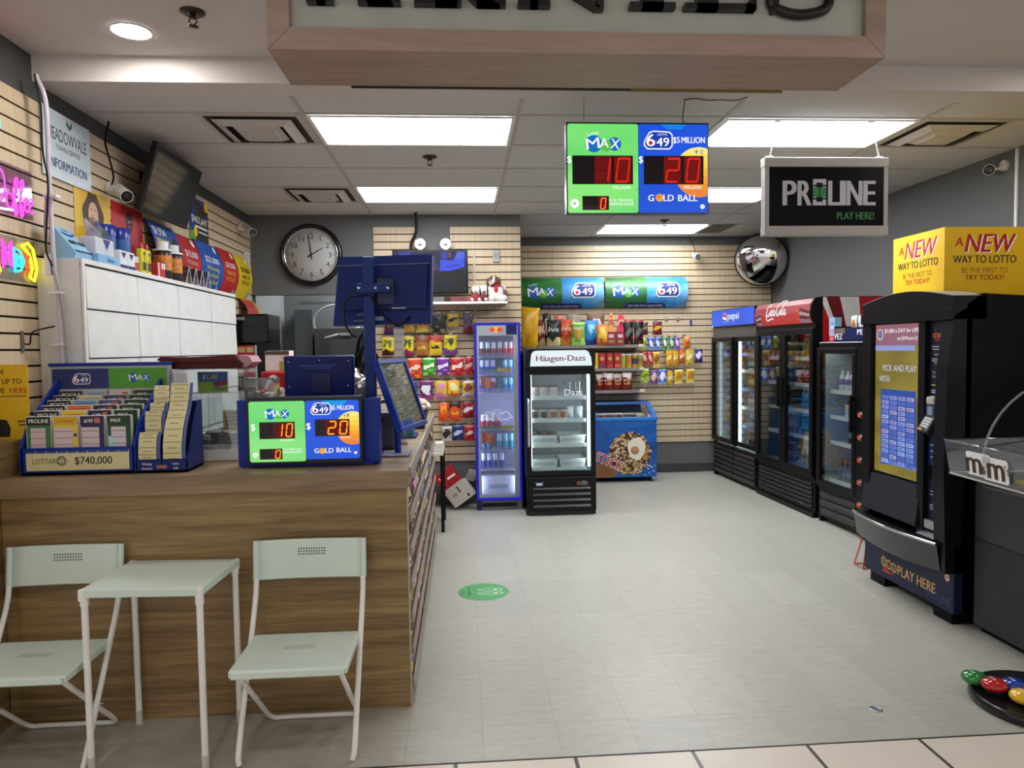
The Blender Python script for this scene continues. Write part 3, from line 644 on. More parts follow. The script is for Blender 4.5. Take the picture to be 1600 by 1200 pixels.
def bottle_mesh(name, body, lab, cap, h=.225, r=.031, clear=False):
    b = MB(); m = mat(body, .16, spec=.6); b.lathe([(r*.9, 0), (r, .01), (r, h*.30)], m, seg=10); b.lathe([(r*1.01, h*.30), (r*1.01, h*.58)], mat(lab, .4, noise=0), seg=10); b.lathe([(r, h*.58), (r*.9, h*.68), (r*.45, h*.86), (r*.42, h*.92)], m, seg=10); b.lathe([(r*.47, h*.91), (r*.47, h), (r*.4, h)], mat(cap, .4, noise=0), seg=10)
    o = b.obj(name); return o
def can_mesh(name, body, lab, h=.122, r=.033, top='c9cbcc', band=(.3, .75)):
    b = MB(); m = mat(body, .25, .35, noise=0); b.lathe([(r*.8, 0), (r, .008), (r, h*band[0])], m, seg=12); b.lathe([(r*1.005, h*band[0]), (r*1.005, h*band[1])], mat(lab, .3, .2, noise=0), seg=12); b.lathe([(r, h*band[1]), (r, h*.93), (r*.82, h), (r*.74, h-.002)], m, seg=12); b.lathe([(r*.78, h-.003), (r*.75, h-.001)], mat(top, .25, .9, noise=0), seg=12)
    return b.obj(name)
def placer(proto, T):
    """copies of a proto into world places given in the local frame T of a cabinet"""
    used = [False]
    def put(x, y, z, label, cat, group, rz=0):
        w = T @ Vector((x, y, z)); a = T.to_euler().z+rz
        if not used[0]: o = proto; used[0] = True; o.location = w; o.rotation_euler.z = a
        else: o = dup(proto, w, a)
        return tag(o, label, cat, group)
    return put
def TM(loc, rz): return Matrix.Translation(loc) @ Matrix.Rotation(rz, 4, 'Z')
def carcass(t, w, d, z0, z1, outer, inner, th=.03):
    b = MB()
    b.box(-w/2, -w/2+th, 0, d, 0, z1, outer); b.box(w/2-th, w/2, 0, d, 0, z1, outer); b.box(-w/2+th, w/2-th, d-.02, d, 0, z1, outer); b.box(-w/2+th, w/2-th, 0, d-.02, z1-.02, z1, outer); b.box(-w/2+th, w/2-th, .03, d-.02, .02, z0-.03, outer); o = b.obj('cabinet_shell', t)
    b = MB(); b.box(-w/2+th, -w/2+th+.01, .03, d-.03, z0-.02, z1-.03, inner); b.box(w/2-th-.01, w/2-th, .03, d-.03, z0-.02, z1-.03, inner); b.box(-w/2+th+.01, w/2-th-.01, d-.04, d-.03, z0-.02, z1-.03, inner); b.box(-w/2+th, w/2-th, .03, d-.03, z0-.03, z0-.02, inner); b.obj('liner', t)
    return o
def louvres(t, x0, x1, z0, z1, n, m, parts=1):
    for p in range(parts):
        a0, a1 = x0+(x1-x0)*p/parts+.012, x0+(x1-x0)*(p+1)/parts-.012; b = MB(); b.box(a0-.012, a1+.012, .0, .02, z0, z1, BLACK)
        for i in range(n):
            z = z0+.02+(z1-z0-.04)*i/n; hh = (z1-z0-.04)/n
            b.geo([(a0, -.002, z), (a1, -.002, z), (a1, -.018, z+hh*.55), (a0, -.018, z+hh*.55), (a0, -.002, z+hh*.8), (a1, -.002, z+hh*.8)], [(0, 1, 2, 3), (3, 2, 5, 4)], m)
        b.obj('louvre_grille', t)
def glass_door(t, x0, x1, z0, z1, y, fr=.045, handle=None, m=BLACK, gl=PANE):
    b = MB(); b.frame(x0, x1, z0, z1, fr, y-.035, y, m, .004); d = b.obj('door', t)
    b = MB(); b.box(x0+fr-.004, x1-fr+.004, y-.02, y-.016, z0+fr-.004, z1-fr+.004, gl); b.obj('glass_pane', d)
    if handle:
        hx, h0, h1 = handle; b = MB(); b.box(hx-.014, hx+.014, y-.07, y-.048, h0, h1, m, .006); b.box(hx-.01, hx+.01, y-.05, y-.034, h0+.02, h0+.05, m); b.box(hx-.01, hx+.01, y-.05, y-.034, h1-.05, h1-.02, m); b.obj('handle', d)
    return d
def shelf(t, x0, x1, y0, y1, z, m=WIRE, strip=None):
    b = MB()
    for i in range(int((x1-x0)/.03)+1): b.box(x0+.03*i-.0015, x0+.03*i+.0015, y0, y1, z-.006, z-.002, m)
    for y in (y0, (y0+y1)/2, y1): b.box(x0, x1, y-.003, y+.003, z-.01, z-.004, m)
    o = b.obj('wire_rack_shelf', t)
    b = MB(); b.box(x0, x1, y0-.008, y0-.003, z-.03, z+.008, strip or m); b.obj('price_strip', o)
    return o
SK = .041
# --- cooler with the blue header
T = TM((3.082, 7.965, 0), -PI/2+SK)
t = thing('drinks_cooler', 'black two-door drinks cooler with a lit blue header sign at the back corner', 'cooler', T.to_translation(), -PI/2+SK)
Wd, Dp = 1.17, .70
carcass(t, Wd, Dp, .43, 1.79, BLACK, mat('dfe6ea', .35))
b = MB(); b.box(-Wd/2, Wd/2, -.012, .03, 1.665, 1.785, mat('4a4846', .4)); b.box(-.02, .02, -.0, .03, .42, 1.67, BLACK); b.obj('header_rail', t)
b = MB(); b.box(-Wd/2, Wd/2, -.03, .12, 1.785, 1.99, BLACK, .006); hs = b.obj('header_sign', t)
b = MB(); b.rect(-Wd/2+.008, Wd/2-.008, 1.80, 1.982, -.0312, glow_mix('0f2fd0', '1560f2', .9, 1.2, (1, 1, 1)))
b.disc(-.19, 1.892, .055, -.0322, GW); b.poly([(-.19+.05*math.cos(a), 1.892+.05*math.sin(a)) for a in [PI*i/12 for i in range(-1, 12)]]+[(-.24, 1.905), (-.19, 1.90), (-.15, 1.885)], -.033, glow('e0202c', .9)); b.poly([(-.19+.05*math.cos(a), 1.892+.05*math.sin(a)) for a in [PI+PI*i/12 for i in range(1, 11)]]+[(-.16, 1.865), (-.20, 1.875), (-.235, 1.872)], -.033, glow('1034a8', .8))
b.text('pepsi', -.105, 1.87, .085, GW, -.0322, al='L', w=.30, bold=.015); b.rect(-Wd/2+.02, -Wd/2+.05, 1.79, 1.815, -.0325, WHITE); b.obj('header_print', hs)
glass_door(t, -Wd/2+.005, .015, .435, 1.665, .0, .05); glass_door(t, -.015, Wd/2-.005, .435, 1.665, .03, .05, None)
louvres(t, -Wd/2+.02, Wd/2-.02, .04, .40, 6, mat('1c1c1e', .4), 2)
b = MB(); b.box(-.005, .018, .055, .075, .47, 1.62, glow('dff6ff', 9)); b.obj('light_strip', t)
b = MB(); b.box(-Wd/2+.045, -Wd/2+.06, .055, .075, .47, 1.62, glow('dff6ff', 1.2)); b.obj('light_strip', t)
BLU = mat('4a76c8', .4)
levels = [.45, .66, .87, 1.08, 1.29, 1.48]
for z in levels: shelf(t, -Wd/2+.05, Wd/2-.05, .10, .60, z, WIRE, BLU if z in (.66, 1.08, 1.48) else None)
SPEC = [('amber', '5a2a1c', 'b03a2a', 'd8d8d8'), ('clear blue-capped', 'b9d2e2', '2a58b8', '2a58b8'), ('pale pink', 'd8a0a8', 'f0e2e4', 'e8e8ea'), ('orange', 'd07a30', 'f0c46a', 'e8902a'), ('blue', '2a5ab0', 'c9d8f0', '1e3a80'), ('purple', '5c3f92', 'd9cdea', 'e4e4e6')]
ON = ['lowest', 'second', 'third', 'fourth', 'fifth', 'topmost']
def stock(T, xs, y, z, spec, where, h=.185, r=.03, kind='bottle', rows=1):
    nm, bo, la, ca = spec
    pr = bottle_mesh('drink_bottle', bo, la, ca, h, r) if kind == 'bottle' else can_mesh('drink_can', bo, la, h, r)
    put = placer(pr, T); k = 0
    for x in xs:
        for rw in range(rows):
            put(x, y+rw*.075+R.uniform(-.004, .004), z, f'{nm} {kind} on the {where}', kind, f'{nm} {kind}s on the {where}', R.uniform(-3, 3)); k += 1
for i, z in enumerate(levels):
    hh = .15 if i == 5 else .165
    stock(T, [.10+.075*k for k in range(6)], .16, z, SPEC[i], f'{ON[i]} shelf behind the lit door of the blue-topped cooler', hh)
    stock(T, [-.50+.085*k for k in range(5)], .16, z, SPEC[(i*2+1) % 6], f'{ON[i]} shelf behind the unlit door of the blue-topped cooler', hh)
# --- cooler with the red header
T = TM((3.137, 6.79, 0), -PI/2+SK)
t = thing('drinks_cooler', 'black two-door drinks cooler with a curved red header sign and red striped side', 'cooler', T.to_translation(), -PI/2+SK)
Wd = 1.14
carcass(t, Wd, .69, .40, 1.76, BLACK, INNERD)
prof = [(.10, 1.765), (-.02, 1.765), (-.045, 1.80), (-.055, 1.87), (-.045, 1.94), (-.015, 1.985), (.05, 2.0), (.69, 2.0), (.69, 1.76)]
b = MB(); b.prismx(prof, -Wd/2, Wd/2, BLACK); hs = b.obj('header_housing', t)
arc = [(-.0215, 1.767), (-.0465, 1.80), (-.0565, 1.87), (-.0465, 1.94), (-.0165, 1.986)]
b = MB(); x0, x1 = -Wd/2+.02, Wd/2-.02
RS = glow_mix('c8181e', 'e8443c', .62, 1.4, (1, 1, 1))
for (a, c) in zip(arc, arc[1:]): b.geo([(x0, a[0], a[1]), (x1, a[0], a[1]), (x1, c[0], c[1]), (x0, c[0], c[1])], [(0, 1, 2, 3)], RS)
def onarc(b2, y_off=-.0012):
    """wrap flat artwork (y is an offset) onto the curved header"""
    b2.slice([a[1] for a in arc[1:-1]])
    for i, (x, y, z) in enumerate(b2.V):
        for a, c in zip(arc, arc[1:]):
            if a[1]-1e-6 <= z <= c[1]+1e-6: b2.V[i] = (x, a[0]+(c[0]-a[0])*(z-a[1])/(c[1]-a[1])+y+y_off, z); break
    for f, m, s_ in zip(b2.F, b2.I, b2.SM): b.F.append(tuple(j+len(b.V) for j in f)); b.I.append(b.mi(b2.mats[m])); b.SM.append(s_)
    b.V += b2.V
a2 = MB(); script_cola(a2, -.29, 1.845, .42, 0, glow('ffffff', .8), .036); onarc(a2)
a2 = MB()
for xx, ht in ((-.50, .14), (-.44, .16), (.40, .2), (.46, .18), (.51, .16)):
    for i in range(6): a2.rect(xx-.035+.004*(i % 3), xx+.03+.003*(i % 2), 1.775+ht*i/6, 1.775+ht*(i+1)/6-.003, .0002*i, glow(['9a9ac0', '6a2a30', 'd9d2cc', '8a1a20', 'b0b0d0', 'e8e0d8'][i], .5))
onarc(a2, -.0008); b.obj('header_print', hs)
b = MB(); b.box(-Wd/2, Wd/2, -.01, .03, 1.72, 1.765, BLACK); b.box(-.018, .018, 0, .03, .39, 1.72, BLACK); b.obj('header_rail', t)
glass_door(t, -Wd/2+.005, -.004, .375, 1.72, .0, .055, (-.035, .97, 1.27)); glass_door(t, .004, Wd/2-.005, .375, 1.72, 0, .055, (.035, .97, 1.27))
b = MB(); b.box(-Wd/2, Wd/2, -.012, .03, .345, .375, BLACK, .004); b.obj('sill_rail', t)
louvres(t, -Wd/2+.03, Wd/2-.03, .05, .34, 6, mat('222224', .4))
b = MB(); b.text('True', .36, .085, .028, mat('b9a67a', .3, .8, noise=0), -.021, bold=.02, shear=.25); b.obj('metal_badge_lettering', t)
b = MB(); b.box(-Wd/2, Wd/2, -.02, .06, 0, .045, BLACK); b.obj('plinth', t)
# red side panel with ribbon, on the side toward the kiosk
b = MB(); b.M = Matrix.Translation((Wd/2+.001, 0, 0)) @ Matrix.Rotation(PI/2, 4, 'Z')
cr, cd, wh = mat('b31218', .35), mat('6a0c12', .35), mat('d9d6d2', .4)
b.rect(.06, .688, .42, 1.995, 0, cr); b.poly([(.10, 1.995), (.21, 1.995), (.32, 1.55), (.36, 1.2), (.24, 1.2), (.19, 1.6)], -.001, cd); b.poly([(.06, 1.93), (.06, 1.995), (.09, 1.995), (.26, 1.55), (.23, 1.55)], -.0012, wh)
b.poly([(.22, 1.995), (.40, 1.995), (.43, 1.7), (.40, 1.3), (.33, 1.3), (.31, 1.62)], -.0012, wh); b.M = Matrix(); b.obj('side_panel_print', t)
levels = [.40, .70, .95, 1.20, 1.45]
for z in levels: shelf(t, -Wd/2+.05, Wd/2-.05, .09, .60, z)
SP2 = [('clear', 'aebcc0', '7f93a0', 'd8d8d8'), ('teal', '1f6a74', '2e8a96', 'd0d8d8'), ('sky blue', '5aa0c8', '2e70a0', 'e0e4e8'), ('dark cola', '3a1a14', 'b01c22', 'c02026'), ('yellow', 'b8902a', 'd8c050', '38702a')]
SP3 = [('brown', '6a4030', '8a6a50', 'c0b0a0'), ('tan', '8a7a60', 'b8a888', 'd8d0c0'), ('grey', '84898a', 'a8a8a8', 'd8d8d8'), ('blue', '2e4a98', '7088c8', 'c8c8d8'), ('golden', 'a87a24', 'd8b040', 'e0d8c0')]
for i, z in enumerate(levels):
    stock(T, [.10+.072*k for k in range(6)], .15, z, SP2[i], f'{ON[i]} shelf behind the near door of the red-topped cooler', .2, .031)
    if i != 2: stock(T, [-.36+.072*k for k in range(5)], .15, z, SP3[i], f'{ON[i]} shelf behind the far door of the red-topped cooler', .2, .031)
# --- single-door cooler
T = TM((3.17, 5.79, 0), -PI/2+SK)
t = thing('drinks_cooler', 'shorter black single-door cooler with candy boxes on its top', 'cooler', T.to_translation(), -PI/2+SK)
Wd = .70; carcass(t, Wd, .66, .38, 1.58, BLACK, mat('b9bdc0', .4))
b = MB(); b.box(-Wd/2, Wd/2, -.01, .03, 1.535, 1.58, BLACK, .004); b.cyl((-Wd/2+.02, -.015, 1.585), (Wd/2-.02, -.015, 1.585), .006, STEEL, seg=8); b.obj('top_rail', t)
glass_door(t, -Wd/2+.005, Wd/2-.11, .33, 1.54, 0, .05, (Wd/2-.13, .86, 1.16)); b = MB(); b.box(Wd/2-.105, Wd/2, -.03, .03, .05, 1.535, BLACK); b.obj('corner_post', t)
louvres(t, -Wd/2+.03, Wd/2-.12, .05, .31, 3, mat('1e1e20', .4)); b = MB(); b.box(-Wd/2, Wd/2, -.015, .03, .31, .335, BLACK); b.obj('sill_rail', t)
b = MB(); b.box(-Wd/2+.06, Wd/2-.14, .06, .09, 1.51, 1.52, glow('e8f4ff', 7)); b.obj('light_strip', t)  # hidden strip, added to light the cooler's inside
levels = [.385, .72, .945, 1.17]
for z in levels: shelf(t, -Wd/2+.045, Wd/2-.05, .08, .58, z, mat('dfe0de', .4))
stock(T, [-.24+.072*k for k in range(7)], .14, .385, ('blue-grey', '5a6a80', '8a98b0', 'd06a30'), 'lowest shelf of the single-door cooler', .17, .03)
stock(T, [-.205+.072*k for k in range(6)], .225, .385, ('orange-red juice', 'b0441c', 'd8782a', 'd8d8d8'), 'lowest shelf of the single-door cooler, second row', .235, .03)
stock(T, [-.08+.07*k for k in range(5)], .14, .72, ('dark slim', '2a3028', '8a927a', '1a1a1a'), 'second shelf of the single-door cooler', .16, .026)
stock(T, [-.22+.075*k for k in range(7)], .14, 1.17, ('violet-labelled white', 'd8d4dc', '7a5c9c', 'e8e8e8'), 'topmost shelf of the single-door cooler', .17, .031)
for k_, x in enumerate((-.09, .04, .17)):
    b = MB(); b.box(-.052, .052, -.045, .045, 0, .105, mat('d8d4cc', .5)); b.geo([(-.052, -.045, .105), (.052, -.045, .105), (.052, .045, .105), (-.052, .045, .105), (-.052, 0, .165), (.052, 0, .165)], [(0, 1, 5, 4), (2, 3, 4, 5), (0, 4, 3), (1, 2, 5)], mat('2e4a58', .4)); b.rect(-.025, .025, .02, .085, -.046, mat('b9a89a', .5, noise=0))
    o = b.obj('drink_carton', loc=T @ Vector((x, .16, .946)), rz=-PI/2+SK); tag(o, 'small carton with dark gabled top on third shelf of the single-door cooler', 'carton', 'gabled cartons in the single-door cooler')
# candy boxes on the single-door cooler
def named_box(name, label, cat, T, x0, x1, y0, y1, z0, z1, col, art, group=None):
    cx, cy = (x0+x1)/2, (y0+y1)/2; b = MB(); b.box(x0-cx, x1-cx, y0-cy, y1-cy, 0, z1-z0, mat(col, .45), .002)
    t = tag(b.obj(name, loc=T @ Vector((cx, cy, z0)), rz=T.to_euler().z), label, cat, group); b = MB(); art(b, y0-cy-.0012)
    if b.V: b.obj('box_print', t)
    return t
wz = ink('e8e8ee')
tp = 1.593
t = thing('candy_display_box', 'navy cardboard candy box with white letters on the single-door cooler', 'box', T @ Vector((.045, .08, 1.592)), -PI/2+SK)
b = MB(); b.box(-.19, .30, -.07, .10, .0, .012, NAVYD); b.box(-.19, .30, -.07, -.064, 0, .115, NAVYD); b.box(-.19, .30, .094, .10, 0, .16, NAVYD); b.box(-.19, -.184, -.07, .1, 0, .13, NAVYD); b.box(.294, .30, -.07, .1, 0, .13, NAVYD); b.obj('tray', t)
b = MB(); b.text('PEZ', -.12, .02, .05, wz, -.0715, bold=.05, w=.11); b.text('PEZ', .21, .055, .045, wz, -.0715, bold=.05, w=.13); b.rect(-.17, -.03, .07, .112, -.0712, mat('6a5a40', .5, noise=0)); b.obj('box_lettering', t)
for k_, (x, c1, c2, nm) in enumerate(((-.02, 'd8d8d4', 'b0642a', 'tan and white'), (.08, 'e4e4e2', 'c8c8c4', 'plain white'), (.20, 'd8d6d0', '2a2a2e', 'black and white'))):
    b = MB(); pack_mesh(b, .085, .20, .03, c1, c2, 'f0f0ee', 2); o = b.obj('candy_pack', loc=T @ Vector((.045+x, .085, 1.606)), rz=-PI/2+SK); tag(o, f'{nm} candy pack standing in the navy box on the cooler', 'candy')
b = MB(); b.box(-.045, .045, -.03, .03, 0, .21, mat('8ab0d0', .4)); b.rect(-.043, .043, .0, .05, -.031, mat('b81c24', .4, noise=0)); b.text('PEZ', 0, .015, .022, wz, -.0316, bold=.04)
for i in range(3): b.rect(-.03+.012*i, .03-.006*i, .08+.035*i, .1+.035*i, -.0312, mat(['e07a8a', 'f0d0d8', '4a70b8'][i], .4, noise=0))
o = b.obj('candy_display_box', loc=T @ Vector((-.215, .06, 1.592)), rz=-PI/2+SK); tag(o, 'light blue upright candy box with red foot on the single-door cooler', 'box')
# --- clip strip stand between the cooler and the kiosk
t = thing('clip_stand', 'thin metal clip stand with orange tags and an orange wire foot beside the kiosk', 'stand', (2.79, 4.80, 0), -PI/2)
b = MB(); b.tube([(0, .02, .16), (.0, .02, 1.12)], .007, mat('8a8480', .35, .6), 6); b.obj('pole', t)
b = MB(); OW = mat('c8502a', .4); b.tube([(-.02, .02, .25), (-.06, -.03, .008), (.06, -.03, .008), (.02, .02, .25)], .0055, OW, 6); b.tube([(-.06, -.03, .008), (-.05, .16, .008), (.05, .16, .008), (.06, -.03, .008)], .005, OW, 6); b.obj('wire_foot', t)
for i in range(6):
    b = MB(); z = .25+i*.16; b.box(-.055, .035, -.012, .012, z, z+.045, mat('3a3634', .4), .004); b.box(-.06, -.02, -.016, -.012, z+.008, z+.036, OW); b.box(-.02, .03, -.017, -.012, z+.03, z+.04, mat('d8d4d0', .4)); b.obj('clip', t)

# --- self-service lottery kiosk
KX, KC = 2.68, 4.152
T = TM((KX, KC, 0), -PI/2)
t = thing('lottery_kiosk', 'tall black self-service lottery kiosk with a yellow touch screen and navy base', 'kiosk', T.to_translation(), -PI/2)
KB = mat('101013', .32, spec=.22); KD = mat('07080d', .45, spec=.15); KN = mat('1a2340', .4, spec=.25)
# side profile: body behind the face
b = MB(); hw = .4375
b.prismx([(.05, .07), (.05, .47), (.05, 1.78), (.14, 1.84), (.80, 1.80), (.80, .03), (.1, .03)], -hw, hw, KD); b.obj('body', t)
top = [(-hw, 1.78)]+[(-hw+2*hw*i/14, 1.828+.052*math.sin(PI*i/14)) for i in range(15)]+[(hw, 1.78)]
b = MB(); b.prism(top+[(hw, 1.70), (-hw, 1.70)], -.03, .16, KB); b.prism([(-hw, 1.75)]+[(-hw+2*hw*i/14, 1.76+.03*math.sin(PI*i/14)) for i in range(15)]+[(hw, 1.70), (-hw, 1.70)], -.045, -.03, KB); b.obj('arched_head', t)
b = MB(); b.prism([(x, z+.0015) for x, z in top[1:-1]]+[(x, z-.001) for x, z in top[-2:0:-1]], -.031, .16, mat('9a9896', .3)); b.obj('top_edge', t)
b = MB(); b.box(-hw, -.345, -.03, .08, .47, 1.70, KB); b.box(.145, .205, -.03, .08, .47, 1.70, KB); b.obj('bezel', t)
b = MB(); b.prismx([(.08, .30), (.08, 1.78), (-.02, 1.72), (-.055, 1.45), (-.07, .9), (-.05, .30)], .345, hw, KB); b.obj('side_pillar', t)
# screen
b = MB(); b.box(-.345, .145, .0, .05, .735, 1.70, KD); sc = b.obj('screen', t)
b = MB(); y = -.0012; Z0, Z1 = .75, 1.692
b.rect(-.335, .138, Z0, Z1, y, glow_mix('8a7a1c', 'a8962a', .62, 2.2, (1, 1, 3), .4, .6)); b.rect(-.335, .138, 1.56, Z1, y-.0006, glow_mix('b06a62', '9a6a8a', .75, 3, (1, 1, 1))); b.rect(-.335, .07, 1.528, 1.56, y-.0008, glow('98a4e0', .85))
b.ring(-.285, 1.63, .03, .034, y-.001, GW); b.disc(-.285, 1.63, .029, y-.0008, glow('8a80b8', .7)); b.text('$1,000 a DAY for LIFE', -.235, 1.64, .026, GW, y-.001, w=.34, al='L'); b.text('par JOUR pour LA VIE', -.10, 1.595, .022, GW, y-.001, w=.235, al='L')
b.text('PICK AND PLAY', -.25, 1.40, .042, glow('d8d8ee', .8), y-.001, w=.34, al='L'); b.text('WITH', -.29, 1.33, .042, glow('d8d8ee', .8), y-.001, w=.11, al='L')
b.poly([(-.27, 1.285), (.085, 1.285), (.10, .835), (-.265, .80)][::-1], y-.0008, glow('2c50b0', .8))
rg = random.Random(3)
for c in range(4):
    for r_ in range(14):
        x = -.255+c*.085; z = 1.245-r_*.031; b.rect(x, x+.072, z-.024, z, y-.0014, glow(rg.choice(['8aa4e8', '6a84d8', 'a8b8ee', '5a70c8', '9a9ad8', 'b0a8d0']), .8))
        b.rect(x+.008, x+.05, z-.015, z-.010, y-.0018, glow('3a50a0', .8))
b.rect(-.26, .095, .812, .832, y-.0012, glow('5a80e0', .8)); b.obj('screen_print', sc)
# right column
b = MB(); b.box(.205, .345, .0, .05, .47, 1.70, mat('161c34', .4)); rc = b.obj('service_panel', t)
b = MB(); y = -.0012; tw = ink('c8c8d0')
for i, h in enumerate('oco'): b.ring(.245+.028*i, 1.615, .008, .0125, y, mat('d8a84a', .5, noise=0), 16)
b.poly([(.25, 1.66), (.275, 1.60), (.255, 1.60)], y-.0004, iR); b.rect(.25, .33, 1.585, 1.597, y, mat('a02020', .5, noise=0))
for z, w in ((1.55, .1), (1.535, .09), (1.505, .06), (1.48, .1), (1.468, .1), (1.455, .05)): b.rect(.275-w/2, .275+w/2, z, z+.005, y, tw)
b.text('Play Online', .275, 1.40, .014, tw, y, w=.085); b.text('Mobile Now', .275, 1.375, .014, tw, y, w=.085)
for z, c in ((1.33, 'd8c860'), (1.30, 'd8d8e0'), (1.288, 'd8d8e0'), (1.265, 'a0a0b0')): b.rect(.225, .325, z, z+.006, y, ink(c))
b.rect(.21, .34, .875, 1.0, y, mat('16306a', .4, noise=0))
for z in (.985, .95, .915): b.rect(.225, .325, z, z+.006, y-.0004, tw)
b.rect(.215, .335, .79, .868, y-.0002, KB)
g = glow('36f078', 1.6); b.poly([(.275, .862), (.302, .83), (.275, .798), (.248, .83)][::-1], y-.0006, g); b.poly([(.275, .852), (.294, .83), (.275, .808), (.256, .83)][::-1], y-.0009, KB); b.poly([(.275, .842), (.286, .83), (.275, .818), (.264, .83)][::-1], y-.0012, g)
b.rect(.258, .27, .775, .785, y-.0006, g); b.rect(.28, .29, .775, .785, y-.0006, g)
for z in (.72, .70, .64, .628, .616): b.rect(.225, .325, z, z+.004, y, tw)
b.obj('instruction_lettering', rc)
b = MB(); b.M = Matrix.Translation((.275, -.03, 1.14)) @ Matrix.Rotation(-.5, 4, 'X') @ Matrix.Rotation(.12, 4, 'Y')
b.box(-.045, .045, -.02, .03, -.085, .095, mat('2a2826', .35), .008); b.rect(-.034, .034, .02, .082, -.021, mat('7a868a', .2, noise=0))
for i in range(4):
    for j in range(3): b.rect(-.032+.023*j, -.012+.023*j, -.012-.016*i, 0-.016*i, -.0212, mat('c8c4bc', .4, noise=0))
b.rect(-.036, .0, -.082, -.07, -.0214, mat('d88a3a', .4, noise=0)); b.M = Matrix(); b.obj('card_terminal', rc)
b = MB(); b.box(.245, .315, -.05, .0, 1.225, 1.27, mat('b9b4b0', .3), .012); b.box(.24, .32, -.045, 0, 1.15, 1.225, mat('22304a', .35), .006); b.rect(.258, .302, 1.165, 1.215, -.046, mat('8a94a8', .4, noise=0)); b.obj('slip_reader', rc)
# flap, curved tray, base
b = MB(); b.prismx([(-.02, .735), (-.05, .50), (-.03, .49), (.05, .49), (.05, .735)], -.40, .165, mat('23262e', .35)); b.obj('ticket_flap', t)
b = MB(); b.box(.21, .34, -.03, .05, .50, .56, STEEL, .01); b.prismx([(-.01, .50), (-.06, .47), (-.06, .44), (.05, .44), (.05, .50)], .19, .345, mat('1a1b1f', .35)); b.obj('coin_tray', t)
cv = [(-hw-.01+(2*hw-.03)*i/16, -.045-.085*math.sin(PI*(.12+.76*i/16))) for i in range(17)]
b = MB(); n = len(cv); vs = [(x, yy, .455) for x, yy in cv]+[(x, yy*.55-.01, .285+.03*(1-math.sin(PI*(.12+.76*i/16)))) for i, (x, yy) in enumerate(cv)]+[(x, .05, .455) for x, _ in cv]
b.geo(vs, [(i, i+1, n+i+1, n+i) for i in range(n-1)], mat('3a3a3c', .28), True); b.geo(vs, [(i, 2*n+i, 2*n+i+1, i+1) for i in range(n-1)], KD); b.obj('curved_shelf', t)
b = MB(); b.tube([(x, yy-.002, .457) for x, yy in cv], .009, CHROME, 8); b.obj('chrome_edge', t)
b = MB(); b.box(-hw, hw+.0, -.0, .10, .07, .455, KN, .003); bs = b.obj('base_panel', t)
b = MB(); y = -.0012
b.poly([(-.235, .262), (-.19, .135), (-.10, .115), (-.225, .105)], y, mat('b01a24', .4, noise=0))
for i, c in enumerate('OLG'):
    x, z = -.215+.052*i, .175-.006*i; b.disc(x, z, .03, y-.0005, mat('e2b45a', .45, noise=0)); b.disc(x, z, .022, y-.0008, KN); b.text(c, x, z-.013, .026, mat('e2b45a', .45, noise=0), y-.0011, bold=.04)
b.text('PLAY HERE', -.07, .135, .062, mat('d9a85c', .45, noise=0), y, al='L', w=.355, bold=.04); b.disc(.385, .262, .024, y, iW); b.ring(.385, .262, .019, .024, y-.0005, iR); b.text('18', .385, .254, .018, iK, y-.0006, bold=.03)
b.text('PROLINE', .215, .10, .05, mat('263a68', .4, noise=0), y+.0004, al='L', w=.2, bold=.03); b.obj('base_lettering', bs)
for s in (-1, 1): b = MB(); b.box(s*.32-.08, s*.32+.08, .02, .7, 0, .071, KD); b.obj('foot_plinth', t)
# yellow advert box on the kiosk
YE = mat('e3b40a', .45); REDL = mat('b3121c', .45, noise=0)
t = thing('advert_box', 'bright yellow cardboard advert box with red and black words on top of the kiosk', 'box', (2.9, 4.15, 1.842))
Z = .425
b = MB(); b.box(0, .62, 0, .513, 0, Z, YE); b.obj('box_body', t)
def ad(b, W, y, k=1.0):
    b.text('A', .09*k, Z-.115, .055, REDL, y, shear=.12, bold=.04); b.text('NEW', .135*k+.0, Z-.155, .115, iW, y+.0003, al='L', w=.30*k, bold=.05, shear=.2); b.text('NEW', .128*k, Z-.15, .115, REDL, y, al='L', w=.30*k, bold=.05, shear=.2)
    b.text('WAY TO LOTTO', .255*k, Z-.215, .048, mat('1a1626', .45, noise=0), y, w=.40*k, bold=.035); b.text('BE THE FIRST TO', .255*k, Z-.275, .034, mat('8a5a10', .45, noise=0), y, w=.29*k, bold=-.005); b.text('TRY TODAY!', .255*k, Z-.318, .034, REDL, y, w=.245*k, bold=.03)
b = MB(); ad(b, .6, -.001); b.obj('front_lettering', t)
b = MB(); b.M = TM((-.001, .513, 0), -PI/2); ad(b, .51, -.0005, 1.0); b.M = Matrix(); b.obj('side_lettering', t)
# grey machine beside the kiosk with a clear domed cover
t = thing('vending_cabinet', 'dark grey cabinet with a clear domed top standing beside the kiosk', 'cabinet', (2.75, 3.30, 0), -PI/2)
GC = mat('343537', .45, spec=.2)
b = MB(); b.box(-.36, .33, .0, .62, .04, .86, GC, .012); b.box(-.34, .31, -.012, .0, .52, .82, mat('2a2b2d', .4), .01); b.box(-.36, .33, .05, .6, 0, .04, KD); b.obj('cabinet_body', t)
b = MB(); b.box(-.36, .33, .0, .62, .86, .92, mat('4a4b4d', .4), .01); b.prismx([(.02, .92), (.12, .93), (.42, 1.34), (.36, 1.38), (.30, 1.34)], .10, .22, GC); b.obj('dome_mount', t)
b = MB()
for i in range(6): b.M = Matrix.Translation((.16, .06+.045*i, 1.0+.058*i)) ; b.ell((0, -.012, .0), (.012, .006, .01), mat('b9b7b4', .4), 8, 5)
b.M = Matrix(); b.obj('button_dot', t)
